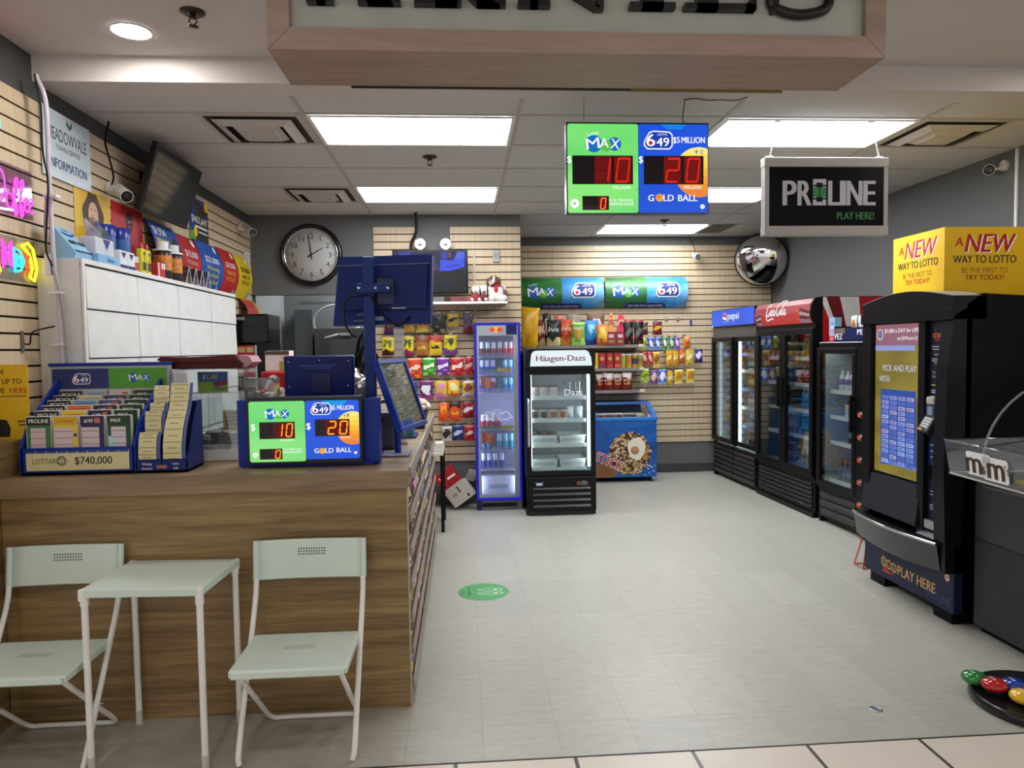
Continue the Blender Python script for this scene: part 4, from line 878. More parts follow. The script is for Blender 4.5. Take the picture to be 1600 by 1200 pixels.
b = MB(); arc2 = [(.02+.50*(1-math.cos(PI/2*i/10)), .92+.46*math.sin(PI/2*i/10)) for i in range(11)]
n = len(arc2); vs = [(-.33, yy, zz) for yy, zz in arc2]+[(.30, yy, zz) for yy, zz in arc2]
b.geo(vs, [(i, i+1, n+i+1, n+i) for i in range(n-1)], CLEAR, True); b.obj('clear_cover', t)
b = MB(); b.tube([(-.33, yy, zz) for yy, zz in arc2], .008, mat('8a8886', .3), 6); b.tube([(.30, yy, zz) for yy, zz in arc2], .008, mat('8a8886', .3), 6); b.obj('cover_rim', t)
# candy stand: round base, plain post, clear tray
t = thing('candy_stand', 'candy display stand with a black round base and clear tray beside the kiosk', 'stand', (2.46, 2.86, 0), -PI/2)
b = MB(); b.lathe([(.25, 0), (.262, .006), (.262, .036), (.252, .044)], mat('141415', .25), seg=48); b.obj('base', t)
b = MB(); b.cyl((0, 0, .044), (0, 0, .97), .03, mat('e0b214', .25), seg=20); b.lathe([(.09, .955), (.1, .97)], mat('e0b214', .25)); b.obj('post', t)
TC = glass(.12, 'e4e8ec', .05)
b = MB(); x0, x1, y0, y1 = -.28, .28, -.23, .21
b.M = Matrix.Rotation(-.06, 4, 'Z'); b.box(x0, x1, y0, y1, .968, .974, TC); sp = .018
for a in (((x0, y0), (x1, y0), (x1+sp, y0-sp), (x0-sp, y0-sp)), ((x0, y1), (x1, y1), (x1+sp, y1+sp), (x0-sp, y1+sp)), ((x0, y0), (x0, y1), (x0-sp, y1+sp), (x0-sp, y0-sp)), ((x1, y0), (x1, y1), (x1+sp, y1+sp), (x1+sp, y0-sp))):
    b.geo([(a[0][0], a[0][1], .97), (a[1][0], a[1][1], .97), (a[2][0], a[2][1], 1.125), (a[3][0], a[3][1], 1.125)], [(0, 1, 2, 3)], TC)
b.tube([(x0-sp, y0-sp, 1.125), (x1+sp, y0-sp, 1.125), (x1+sp, y1+sp, 1.125), (x0-sp, y1+sp, 1.125)], .004, glass(.3, 'd8dce0', .1), 6, True); b.tube([(x0, y0, .971), (x1, y0, .971), (x1, y1, .971), (x0, y1, .971)], .005, mat('c9c6c0', .3), 6, True); tr = b.obj('clear_tray', t)
b = MB(); b.M = Matrix.Rotation(-.06, 4, 'Z') @ Matrix.Translation((-.03, y0-.014, 1.0)) @ Matrix.Rotation(.115, 4, 'X'); BR = mat('3c1a14', .45, noise=0)
b.rrect(-.105, .055, -.006, .098, .014, .002, iW); b.rrect(-.0, .16, -.012, .09, .014, .002, iW)
b.text('m', -.055, .005, .105, BR, 0, w=.10, bold=.06); b.text('&', .006, .01, .036, BR, -.0004, bold=.03); b.text('m', .085, 0, .105, BR, 0, w=.10, bold=.06); b.text("'s", .155, .03, .04, BR, 0, bold=.02); b.M = Matrix(); b.obj('logo', tr)
for nm, px, py, c, hh in (('green', 2.255, 2.985, '1f7a34', 0), ('red', 2.285, 2.90, 'b3141c', .006), ('dark blue', 2.372, 2.897, '143a9a', 0), ('yellow', 2.335, 2.80, 'e2b210', .0)):
    b = MB(); b.ell((0, 0, .03), (.052, .052, .03), mat(c, .12, coat=.6), 20, 10); bt = b.obj('chocolate_drop', loc=(px, py, .0475+hh), rz=-PI/2)
    tag(bt, f'giant shiny {nm} candy drop on the black round base of the candy stand', 'candy')
    b = MB(); b.text('m', 0, -.012, .034, iW, 0, bold=.05)
    b.V = [(x, -z*.72-.012, .030+.030*math.sqrt(max(.05, 1-(x/.052)**2-((-z*.72-.012)/.052)**2))+.0012) for x, yy, z in b.V]; b.V = [(x, y, z) for x, y, z in b.V]
    b.V = [(-x*-1, -y-.02, z) for x, y, z in b.V]; b.obj('printed_letter', bt)
# small silver disc on the floor
b = MB(); b.lathe([(.026, .0005), (.026, .003), (.02, .004), (.018, .0025)], STEEL, seg=24); o = b.obj('floor_disc', loc=(1.75, 2.9, 0)); tag(o, 'small round silver disc set in the grey floor near the entrance', 'disc')
# floor sticker
t = thing('floor_sticker', 'oval green floor sticker with white shoe outlines in the aisle', 'sticker', (.107, 4.58, .0006))
SG = mat('4f9a5c', .5); n = 40
b = MB(); b.geo([(.165*math.cos(2*PI*i/n), .165*math.sin(2*PI*i/n), 0) for i in range(n)], [tuple(range(n))], SG); b.obj('disc', t)
b = MB(); b.M = Matrix.Rotation(-PI/2, 4, 'X') @ Matrix.Rotation(0, 4, 'Z')
for s in (-1, 1): b.stroke([(-.035, s*.035), (.02, s*.035+.021), (.07, s*.035+.016), (.072, s*.035-.016), (.02, s*.035-.021)], .005, -.0006, iW, 6, True); b.stroke([(.085, s*.035-.018), (.085, s*.035+.018), (.115, s*.035+.014), (.125, s*.035), (.115, s*.035-.014)], .005, -.0006, iW, 4, True)
b.text('Please', -.128, -.055, .022, iW, -.0006, rot=PI/2, bold=.02, al='L'); b.text('STAND HERE', -.085, -.07, .016, iW, -.0006, rot=PI/2, al='L', w=.14)
b.M = Matrix(); b.V = [(x, z_, .0006) for x, y_, z_ in [(x, -z, y) if 0 else (x, y, z) for x, y, z in b.V] for z_ in (y_,)]; b.obj('shoe_outline_print', t)
# convex corner mirror
t = thing('convex_mirror', 'round convex security mirror with a black rim high in the back corner', 'mirror', (3.59, 8.42, 2.59)); d = Vector((-.46, -.85, -.22)).normalized()
Q = d.to_track_quat('Z', 'Y').to_matrix().to_4x4(); b = MB(); b.M = Q; rr_ = .30; hgt = .12
b.lathe([(rr_*math.sin(PI/2*i/12), hgt*math.cos(PI/2*i/12)) for i in range(12, -1, -1)][:-1]+[(.001, hgt)], mat('e8e8e8', .03, 1, noise=0), seg=48); b.obj('mirror_dome', t)
b = MB(); b.M = Q; b.tube([(rr_*math.cos(2*PI*i/40), rr_*math.sin(2*PI*i/40), 0) for i in range(40)], .012, BLACK, 8, True); b.lathe([(rr_, -.012), (.1, -.03), (.02, -.035)], BLACK, seg=32); b.obj('rim', t)
b = MB(); b.tube([-d*.03, (.10, .19, .02), (.262, .19, .03)], .012, BLACK, 8); b.obj('wall_bracket', t)
# bullet security cameras
def bullet(name_loc, aim, mount, label):
    loc = Vector(name_loc); t = thing('security_camera', label, 'camera', loc); d = Vector(aim).normalized(); Q = d.to_track_quat('Z', 'Y').to_matrix().to_4x4(); WC = mat('d8d6d2', .35)
    b = MB(); b.M = Q; b.lathe([(.028, -.07), (.034, -.06), (.036, .05), (.037, .055)], WC); b.obj('housing', t)
    b = MB(); b.M = Q; b.lathe([(.034, .052), (.033, .056), (.02, .055)], BLACKG); b.lathe([(.012, .0555), (.01, .058)], mat('20242a', .1)); b.obj('lens', t)
    m = Vector(mount); b = MB(); b.tube([tuple(-d*.04), tuple(m*.6+Vector((0, 0, -.01))), tuple(m*.97)], .011, WC, 8); ax = Vector((m.x if abs(m.x) > abs(m.y) else 0, m.y if abs(m.y) >= abs(m.x) else 0, 0)).normalized(); b.cyl(m*.985-ax*.02, m, .038, WC); b.obj('mount', t); return t
bullet((3.77, 4.93, 2.80), (-.62, -.75, -.2), (.09, -.04, .02), 'white bullet camera with black face on the grey wall above the kiosk')
t = bullet((2.87, 8.6, 2.66), (-.15, -1, -.28), (.0, .118, .03), 'small white bullet camera on the back slat wall beside the mirror')
b = MB(); b.tube(smooth([(0, .10, .03), (-.01, .09, .12), (-.05, .10, .2), (-.07, .11, .257)], 5), .004, BLACK, 6); b.obj('cable', t)
b = MB(); b.box(3.845, XR, 4.765, 4.787, 2.2, 2.91, WHITE, .003); o = b.obj('cable_trunking'); tag(o, 'white vertical cable trunking on the grey wall above the yellow box', 'trunking')
# ================================================================ on and behind the counter
CT = 1.0565
PAPER = mat('e9e2c0', .6, noise=.03); BLUEB = mat('12308f', .35, spec=.25); CREAM = mat('ddd3a0', .6, noise=.02)
# --- play slip dispenser
t = thing('slip_dispenser', 'wide blue plastic lottery slip dispenser with a cream jackpot strip on the counter end', 'dispenser', (-1.668, 3.2, CT))
b = MB(); b.box(-.235, .235, 0, .34, .004, .012, BLUEB); b.prismx([(0, .004), (.0, .118), (.012, .118), (.012, .01)], -.235, .235, BLUEB)
for s in (-1, 1): b.prismx([(0, .004), (0, .118), (.06, .22), (.30, .40), (.34, .40), (.34, .004)], s*.235-.006, s*.235+.006, BLUEB)
b.box(-.235, .235, .33, .342, .01, .42, BLUEB)
for k_ in range(5): b.box(-.229, .229, .068+.05*k_, .072+.05*k_, .01, .12+.02*k_, BLUEB)
b.obj('tiered_tray', t)
b = MB(); b.box(-.272, .272, .31, .352, .338, .472, mat('a9abb0', .35), .004); b.box(-.275, .275, .30, .36, .464, .480, BLUEB, .004); hb = b.obj('header_board', t)
b = MB(); b.rect(-.262, -.005, .358, .452, .3085, ink('1a2a6c')); b.rect(-.005, .262, .358, .452, .3085, ink('4f9a2c')); logo_649(b, -.13, .405, .024, .307); logo_max(b, .135, .41, .024, .307, lotto=False); b.obj('header_print', hb)
b = MB(); b.rect(-.215, .215, .02, .105, -.0015, CREAM)
for i in range(10): b.rect(-.215+.043*i, -.175+.043*i, .096, .105, -.002, ink('3a4a8a'))
b.text('LOTTARIO', -.125, .05, .024, mat('4a4636', .5, noise=0), -.002, w=.125, bold=.01); b.ring(-.068, .062, .012, .022, -.0023, mat('8a8468', .5, noise=0)); b.text('$740,000', .065, .046, .034, iK, -.002, w=.155, bold=.03); b.obj('jackpot_strip', t)
SLP = [('black-headed', '141418', '3f7a46', 'd8c2c6'), ('yellow-headed', 'e0b01a', 'e8c84a', 'dcc6ca'), ('navy-headed', '1e1c44', '2a2858', 'd8c6ca'), ('dark green', '163a22', '1f4a2c', 'd6ccd4')]
AL2 = [[('d8d8d0', '3a3a3e'), None, None, None, None], [('f0d23a', 'c83a2a'), ('e87a3a', 'd8503a'), ('7a9ac8', 'c84a5a'), ('d8cfa0', 'c8a03a'), ('9ab8d0', '3a5a9a')], [None, None, ('4a4a7a', 'd8a0a0'), ('3a3a68', 'c88a7a'), ('d8c8c4', 'e0906a')], [None]*5]
ROWN = ['front row', 'second row', 'third row', 'fourth row', 'fifth row', 'back row']
for c in range(4):
    for r_ in range(6):
        nm, h1, h2, pk = SLP[c]
        if r_ and c in (1, 2) and AL2[c][r_-1]: h1 = AL2[c][r_-1][0]
        w, hgt = .102, .19; b = MB(); b.box(-w/2, w/2, 0, .022, 0, hgt, mat('d8d4cc', .6)); o = b.obj('play_slip')
        o.location = (-1.668-.168+.112*c+(.0 if r_ == 0 else .004), 3.2+.018+.05*r_+(.01 if r_ else 0), CT+.064+.0195*r_)
        b = MB(); y = -.001; b.rect(-w/2+.003, w/2-.001, .004, hgt-.003, y, mat(h2, .5, noise=0)); b.rect(-w/2+.002, w/2-.001, hgt-.038, hgt-.002, y-.0004, mat(h1, .5, noise=0))
        if c == 0: b.text('PROLINE' if r_ < 3 else 'POOLS', .002, hgt-.028, .018, iW, y-.0008, w=.082, bold=.03)
        if c == 1: b.text('LOTTARIO', 0, hgt-.028, .014, mat('c8501e' if r_ < 3 else '2a4a8a', .5, noise=0), y-.0008, w=.07, bold=.03)
        if c == 2: b.text('6/49', -.014, hgt-.03, .017, iW, y-.0008, w=.036, bold=.03); b.rect(.01, .034, hgt-.032, hgt-.010, y-.0008, mat('c8705a', .5, noise=0))
        if c == 3: b.text('MAX', -.012, hgt-.03, .017, iW, y-.0008, w=.042, bold=.03)
        if r_ == 0:
            b.rect(-w/2+(.018 if c in (0, 3) else .006), w/2-.022, .01, hgt-.05, y-.0006, mat(pk, .55, noise=0))
            for k_ in range(1, 5): b.rect(-w/2+(.018 if c in (0, 3) else .006), w/2-.022, .01+.028*k_, .0125+.028*k_, y-.001, mat('8a6a70', .5, noise=0))
            if c == 1: b.rect(.034, .047, .015, .03, y-.001, mat('d8602a', .5, noise=0)); b.rect(.034, .047, .10, .115, y-.001, mat('5a3a80', .5, noise=0))
            if c == 3: b.rect(-.045, -.022, .01, .10, y-.001, mat('b8dce8', .5, noise=0))
        b.obj('slip_print', o)
        tag(o, f'pad of {nm} play slips, {ROWN[r_]} of the blue slip dispenser', 'play slips', f'{nm} slips in the {ROWN[r_]} of the dispenser')
# --- winning-number holder
t = thing('leaflet_holder', 'dark blue two-column leaflet holder with curling cream number strips on the counter', 'holder', (-1.318, 3.2, CT))
b = MB(); NB = mat('12276e', .35, spec=.25); b.box(-.108, .108, 0, .20, .002, .01, NB); b.box(-.108, .108, 0, .006, .002, .055, NB); b.box(-.108, .108, .194, .20, .01, .30, NB)
for x in (-.108, -.002, .104): b.prismx([(0, .002), (0, .055), (.03, .10), (.09, .22), (.16, .305), (.20, .305), (.20, .002)], x, x+.004, NB)
b.obj('holder_body', t)
b = MB(); b.text('Winning', -.062, .034, .011, iW, -.001, w=.04); b.text('Numbers', -.062, .014, .011, iW, -.001, w=.045); b.text('Lotto', .06, .034, .011, iW, -.001, w=.026); b.text('Info', .06, .014, .011, iW, -.001, w=.02)
for i in range(3): b.ring(-.014+.014*i, .026, .004, .0075, -.001, mat('e0903a', .5, noise=0), 14)
b.obj('front_lettering', t)
def strip(x0, x1, prof, nm, lines):
    b = MB(); P = smooth(prof, 6); n = len(P); vs = [(x0, p.x, p.y) for p in P]+[(x1, p.x, p.y) for p in P]+[(x1+.003, p.x, p.y) for p in P]+[(x1+.016, p.x+.002, p.y) for p in P]
    b.geo(vs, [(i, n+i, n+i+1, i+1) for i in range(n-1)], CREAM, True); o = b.obj(nm, t); b = MB(); b.geo([(x, y-.0008, z+.0003) for x, y, z in vs], [(2*n+i, 3*n+i, 3*n+i+1, 2*n+i+1) for i in range(n-1)], ink('4a5a9a'))
    for j in range(lines):
        i = int((j+.5)/lines*(n-1)); p, q_ = P[i], P[i+1]; u0, u1 = (.04, .96) if j % 2 else (.25, .75); z = p.y; b.geo([(x0+(x1-x0)*u0, p.x-.0012, z), (x0+(x1-x0)*u1, p.x-.0012, z), (x0+(x1-x0)*u1, p.x-.001, z+.0022), (x0+(x1-x0)*u0, p.x-.001, z+.0022)], [(0, 1, 2, 3)], mat('6a6244', .5, noise=0))
    b.obj('strip_print', o)
strip(-.100, -.024, [(.008, .058), (.008, .10), (.018, .15), (.03, .175)], 'notice_strip', 8)
strip(-.086, -.016, [(.05, .16), (.052, .22), (.06, .265)], 'notice_strip', 7)
strip(-.076, -.014, [(.08, .24), (.085, .28), (.09, .30)], 'notice_strip', 3)
strip(-.070, -.006, [(.11, .29), (.115, .34), (.13, .375)], 'notice_strip', 5)
strip(.004, .084, [(.008, .058), (.012, .13), (.045, .21), (.09, .275), (.11, .33), (.125, .385)], 'notice_strip', 16)
# --- clear acrylic ticket bin with a red folder stack on it
t = thing('acrylic_bin', 'clear acrylic bin with a white base holding loose tickets behind the leaflet holder', 'bin', (-1.215, 3.50, CT)); AC = glass(.10, 'eef2f2', .03)
b = MB(); b.box(-.17, .17, 0, .20, 0, .055, WHITE, .004); b.obj('base', t)
b = MB(); b.box(-.17, .17, 0, .003, .055, .33, AC); b.box(-.17, -.167, .003, .2, .055, .44, AC); b.box(.167, .17, .003, .2, .055, .44, AC); b.box(-.167, .167, .197, .2, .055, .44, AC); b.box(-.17, .17, .05, .2, .437, .44, AC)
for x in (-.17, .17, .0): b.tube([(x, 0, .055), (x, 0, .33)], .002, glass(.35, 'ffffff', .1), 5)
b.tube([(-.17, 0, .33), (.17, 0, .33)], .0025, glass(.35, 'ffffff', .1), 5); b.obj('clear_walls', t)
b = MB(); rg = random.Random(5)
for i in range(26):
    x, y, z = rg.uniform(-.11, .12), rg.uniform(.04, .15),   .068+.003*i; a = rg.uniform(0, 3); b.M = Matrix.Translation((x, y, z)) @ Matrix.Rotation(a, 4, 'Z') @ Matrix.Rotation(rg.uniform(-.25, .25), 4, 'X'); b.box(-.035, .035, -.022, .022, 0, .0012, mat(rg.choice(['d8dce0', 'c0ccd8', 'e4dccc', 'b8b0a8', 'd8c8a0']), .6, noise=0))
b.M = Matrix(); o = b.obj('loose_ticket_litter', loc=(-1.215, 3.50, CT)); tag(o, 'loose heap of small paper tickets inside the clear acrylic bin', 'tickets', kind='stuff')
b = MB(); b.box(-.115, .035, .19, .193, .315, .425, mat('d8d4c8', .5)); y = .1885; b.rect(-.11, .03, .32, .42, y, mat('8aa83a', .5, noise=0)); b.rect(-.11, .03, .375, .42, y-.0004, mat('2f68b8', .5, noise=0)); b.poly([(-.04, .37), (.03, .385), (.03, .36), (-.03, .345)], y-.0006, mat('8a2a5a', .5, noise=0)); b.text('$1.00', -.055, .388, .024, mat('f0d23a', .5, noise=0), y-.001, shear=.25, bold=.03); b.text('CANDY', -.005, .33, .016, mat('30406a', .5, noise=0), y-.001, bold=.03)
o = b.obj('price_card', loc=(-1.215, 3.50, CT)); tag(o, 'colourful one dollar price card inside the clear acrylic bin', 'card')
b = MB(); b.box(-.05, .05, -.02, .02, 0, .085, mat('d8b06a', .5))
for k_ in range(4): b.rect(-.035, .035, .012+.018*k_, .022+.018*k_, -.021, mat('5a4424', .5, noise=0))
o = b.obj('ticket_box', loc=(-1.13, 3.61, CT+.15), rz=.15); tag(o, 'small tan paper box lying on the tickets in the clear bin', 'box')
t = thing('folder_stack', 'dark red vinyl folder with an open end lying on top of the clear bin', 'folder', (-1.255, 3.668, CT+.441)); RV = mat('4c0c16', .45, spec=.25)
b = MB(); b.prism([(-.20, .012), (-.185, 0), (.17, 0), (.185, .02), (.17, .036), (-.18, .04)], -.09, .09, RV); b.prism([(-.22, .046), (-.195, .036), (.165, .037), (.15, .066), (-.12, .056), (-.20, .062)], -.10, .09, mat('5a101c', .45, spec=.25)); b.obj('cover', t)
b = MB(); b.prism([(.15, .065), (.165, .036), (.17, .004), (.20, .006), (.228, .03), (.21, .06)], -.08, .08, mat('b8828a', .35)); b.obj('curled_sleeve', t)
# small bin of wrapped orange sweets
t = thing('sweet_bin', 'small clear bin of orange wrapped sweets beside the red soda box', 'bin', (-1.05, 3.72, CT))
b = MB(); x0, x1 = -.085, .085; b.box(x0, x1, 0, .002, 0, .38, AC); b.box(x0, x0+.002, 0, .13, 0, .38, AC); b.box(x1-.002, x1, 0, .13, 0, .38, AC); b.box(x0, x1, .128, .13, 0, .38, AC); b.box(x0, x1, 0, .13, 0, .2, WHITE); b.tube([(x0, 0, .38), (x1, 0, .38), (x1, .13, .38), (x0, .13, .38)], .004, glass(.4, 'ffffff', .1), 6, True); b.obj('clear_box', t)
b = MB(); rg = random.Random(8)
for i in range(60): b.ell((rg.uniform(-.07, .07), rg.uniform(.012, .11), rg.uniform(.214, .32)), (.016, .009, .010), mat(rg.choice(['e0742a', 'e8a04a', 'd8582a', 'f0c88a', 'e4e0dc']), .3, noise=0), 6, 4)
o = b.obj('wrapped_sweets', loc=(-1.05, 3.72, CT)); tag(o, 'orange wrapped sweets heaped inside the small clear bin', 'sweets', kind='stuff')
# --- counter LED jackpot display
t = thing('jackpot_display', 'green and blue LED jackpot display standing on the counter in a navy stand', 'sign', (-.712, 3.25, CT+.165))
b = MB(); b.box(-.31, .325, .05, .075, -.163, .137, BLUEB, .004); b.box(.27, .325, .075, .14, -.163, .137, BLUEB, .003); b.box(-.31, -.255, .075, .12, -.163, .137, BLUEB, .003); b.box(-.29, .30, .03, .12, -.163, -.148, BLUEB); b.obj('stand', t)
b = MB(); b.box(-.255, .255, 0, .06, -.150, .152, mat('0b0b10', .35), .004); b.obj('housing', t)
k2 = .485/760; q = lambda x, z: ((x-600)*k2, (665-z)*k2)
b = MB(); b.rrect(q(220, 0)[0], q(605, 0)[0], q(0, 880)[1], q(0, 455)[1], .01, -.002, glow_mix('5ad86c', '8ce880', .95, 1.6, (.5, 1, 3))); b.rrect(q(608, 0)[0], q(980, 0)[0], q(0, 868)[1], q(0, 455)[1], .01, -.002, glow_mix('0a55e8', '0a4fd8', .95, 2, (.5, 1, 1))); b.poly([q(720, 456), q(900, 456), q(870, 490), q(750, 490)][::-1], -.0026, glow('12a0f0', .95)); b.obj('backlit_panel', t)
b = MB(); y = -.003
logo_max(b, *q(412, 540), .0265, y, '1272c8', '5cc84a', GW, lotto=False); logo_649(b, *q(712, 512), .0255, y, GW, '1040b4')
b.text('$5 MILLION', q(865, 0)[0], q(0, 522)[1], .021, GW, y-.001, w=.099, bold=.035); ball(b, *q(935, 652), .076, y, q(978, 0)[0]); b.text('+', q(880, 0)[0], q(0, 578)[1], .018, glow('1560a8', .8), y-.001, bold=.04); b.rect(q(895, 0)[0], q(912, 0)[0], q(0, 572)[1], q(0, 550)[1], y-.001, glow('8ab0a8', .8))
for x in (248, 628): b.text('$', q(x, 0)[0], q(0, 655)[1], .030, GW, y-.001, bold=.04)
b.text('MILLION', q(478, 0)[0], q(0, 735)[1], .009, GW, y-.001, w=.058, bold=.03); b.text('MILLION', q(885, 0)[0], q(0, 722)[1], .007, GW, y-.001, w=.04, bold=.03); b.disc(*q(258, 828), .011, y, GW); b.text('+', q(258, 0)[0], q(0, 839)[1], .012, glow('2f9f46', .9), y-.001, bold=.05)
b.text('X $1 MILLION', q(448, 0)[0], q(0, 800)[1], .0085, GW, y-.001, w=.08, al='L', bold=.03); b.text('MAXMILLIONS', q(448, 0)[0], q(0, 820)[1], .0085, GW, y-.001, w=.08, al='L', shear=.2, bold=.03)
b.text('G', q(680, 0)[0], q(0, 824)[1], .022, GW, y-.001, bold=.04); b.disc(*q(720, 810), .0135, y-.001, glow('f5b23a', .95)); b.text('LD', q(740, 0)[0], q(0, 824)[1], .022, GW, y-.001, al='L', bold=.04, w=.036); b.text('BALL', q(870, 0)[0], q(0, 822)[1], .022, GW, y-.001, bold=.04, w=.066); b.disc(*q(950, 828), .0065, y, GW); b.text('18', q(950, 0)[0], q(0, 833)[1], .005, glow('1040b4', .8), y-.001); b.obj('lettering_print', t)
LEDO = glow('ffa030', 1.5)
led_win('digit_window', 290, 533, 718, 600, [(' ', 302), (' ', 358), ('1', 404), ('0', 472)], t, q, k2, None, .024, .057, 703)
led_win('digit_window', 672, 912, 706, 588, [(' ', 690), ('2', 762), ('0', 842)], t, q, k2, None, .030, .057, 692)
led_win('digit_window', 288, 443, 862, 788, [(' ', 298), (' ', 348), ('0', 396)], t, q, k2, None, .019, .035, 854)
# --- lottery terminal seen from behind, post and customer monitor
t = thing('lottery_terminal', 'navy lottery terminal seen from behind, with a screen housing and rounded base', 'terminal', (-.73, 3.62, CT)); NV = mat('101c60', .35, spec=.25)
b = MB(); b.M = Matrix.Rotation(.06, 4, 'X'); b.box(-.175, .175, .10, .15, .215, .49, NV, .008); b.prism([(-.10, .445), (.09, .445), (.085, .438), (-.095, .438)], .094, .10, mat('2a3a8a', .3)); b.prism([(-.065, .432), (.065, .432), (.06, .426), (-.06, .426)], .094, .10, mat('2a3a8a', .3)); b.box(-.04, .06, .09, .10, .30, .40, mat('101848', .4), .003)
b.obj('screen_housing', t)
b = MB(); b.M = Matrix.Rotation(.06, 4, 'X')
for x, z in ((-.15, .462), (.005, .468), (.15, .462), (-.15, .335), (.145, .335)): b.ell((x, .099, z), (.005, .003, .005), CHROME, 8, 6)
b.obj('screw', t)
b = MB(); b.lathe([(.19, 0), (.19, .16), (.17, .24), (.12, .275), (.02, .285)], mat('28336e', .3), c=(.02, .14, 0), seg=32, sy=.55); b.obj('rounded_base', t)
t = thing('monitor_post', 'tall navy post on the counter carrying a customer monitor turned away', 'post', (-.452, 3.56, CT)); BP = mat('153074', .38, spec=.25)
b = MB(); b.box(-.026, .026, -.02, .02, .012, .975, BP, .005); b.obj('post', t)
b = MB(); b.box(-.07, .043, -.05, .05, 0, .012, BP, .003); b.obj('base_plate', t)
b = MB(); b.box(-.055, .11, -.032, -.018, .80, .845, BP, .004); b.box(.03, .12, .02, .06, .74, .88, mat('14204e', .4), .008)
b.obj('clamp_bracket', t)
b = MB()
for x in (-.045, .035, .095): b.ell((x, -.034, .822), (.008, .004, .008), CHROME, 10, 6)
b.obj('bolt', t)
b = MB(); b.tube(smooth([(.0, -.03, .79), (-.10, -.03, .77), (-.12, -.02, .67), (-.09, .0, .60), (-.07, .03, .59)], 6), .005, BLACK, 6); b.tube(smooth([(.01, -.03, .79), (.07, -.02, .69), (.14, -.01, .64), (.19, .02, .68), (.20, .05, .70)], 6), .005, BLACK, 6); b.obj('cable', t)
Mm = Matrix.Translation((.07, .085, .825)) @ Matrix.Rotation(-.20, 4, 'Z') @ Matrix.Rotation(-.10, 4, 'X')
mb_ = mat('18296e', .42, spec=.2); b = MB(); b.M = Mm
b.prism([(-.262, -.18), (.238, -.18), (.245, .165), (-.235, .165)], -.02, .025, mb_); b.prism([(-.225, -.10), (.22, -.10), (.228, .115), (-.215, .115)], -.045, -.02, mat('132262', .45, spec=.2)); mo = b.obj('monitor', t)
b = MB(); b.M = Mm; b.rect(-.24, .24, .113, .1165, -.0462, mat('6a6c8a', .4)); b.rect(-.24, .235, -.105, -.101, -.0462, mat('0e1638', .4)); b.text('AOC', -.14, -.135, .014, mat('8a92b0', .4, noise=0), -.021, al='L'); b.rect(-.155, -.05, -.165, -.155, -.021, mat('4a5480', .4, noise=0)); b.rect(-.05, .0, -.16, -.14, -.0212, mat('9a9eb0', .4, noise=0)); b.rect(.05, .12, -.108, -.10, -.047, mat('9a98a8', .4, noise=0)); b.obj('seam_marking', mo)
# --- tilted glass-topped ticket case facing the aisle
A0 = Vector((-.293, 3.40, 1.186)); hx = Vector((.101, .38, 0)); vx = Vector((-.121, 0, .346)); hl, vl = hx.length, vx.length; hx.normalize(); vx.normalize(); nx_ = hx.cross(vx).normalized(); vx = nx_.cross(hx)
MT = Matrix(((hx.x, -nx_.x, vx.x, A0.x), (hx.y, -nx_.y, vx.y, A0.y), (hx.z, -nx_.z, vx.z, A0.z), (0, 0, 0, 1)))
base = Vector((-.33, 3.58, CT)); t = thing('ticket_case', 'tilted navy display case of scratch tickets under glass at the counter corner', 'display case', base); OFF = Matrix.Translation(-base)
b = MB(); b.M = OFF @ MT; b.frame(0, hl, 0, vl, .025, -.004, .03, BLUEB, .003); b.box(.01, hl-.01, .028, .034, .01, vl-.01, BLUEB); b.obj('case_frame', t)
b = MB(); b.M = OFF @ MT; b.box(.025, hl-.025, .016, .018, .025, vl-.025, mat('3a4a52', .4)); rg = random.Random(12)
rows = [('c8c4bc', .06), ('8aa89a', .07), ('6a7a70', .07), ('a8a49c', .05), ('8a98a8', .05)]
z = .032
for ci, (c_, h_) in enumerate(rows):
    if z+h_ > vl-.03: break
    for k_ in range(5):
        x = .03+k_*(hl-.06)/5; b.rect(x+.002, x+(hl-.06)/5-.002, z, z+h_-.006, .0145, mat(rg.choice(['c8d0c8', '9ab0a0', '6a8a7a', 'b0a8a0', '8a9ab0', 'a05a5a', '788a70', 'd8d4cc']), .5, noise=0))
        for j in range(3): b.rect(x+.008, x+(hl-.06)/5-.012, z+.008+.016*j, z+.014+.016*j, .0138, mat(rg.choice(['5a6a60', '8a5a5a', 'e0dcd0', '4a5a80']), .5, noise=0))
    z += h_
b.obj('ticket_print', t)
b = MB(); b.M = OFF @ MT; b.box(.022, hl-.022, .001, .003, .022, vl-.022, glass(.03, 'eef4f6', .02)); b.obj('glass_top', t)
b = MB(); p = MT @ Vector((hl*.45, .045, vl*.45))-base; b.tube([(0, 0, .008), (0, 0, .10), tuple(p)], .016, BLUEB, 8); b.obj('stand_post', t)
b = MB(); b.box(-.075, .06, -.085, .085, 0, .01, mat('8a8aa0', .3), .003); b.obj('foot_plate', t)
# grey cash printer behind the case
t = thing('receipt_printer', 'grey receipt printer with black cable behind the navy post', 'printer', (-.40, 3.82, CT))
b = MB(); b.box(-.08, .05, -.08, .10, 0, .20, mat('4a4c58', .4), .02); b.obj('printer_body', t); b = MB(); b.tube(smooth([(-.02, -.09, .15), (-.05, -.11, .22), (.0, -.12, .26), (.03, -.1, .2), (.05, -.09, .12)], 5), .006, BLACK, 6); b.obj('cable', t)
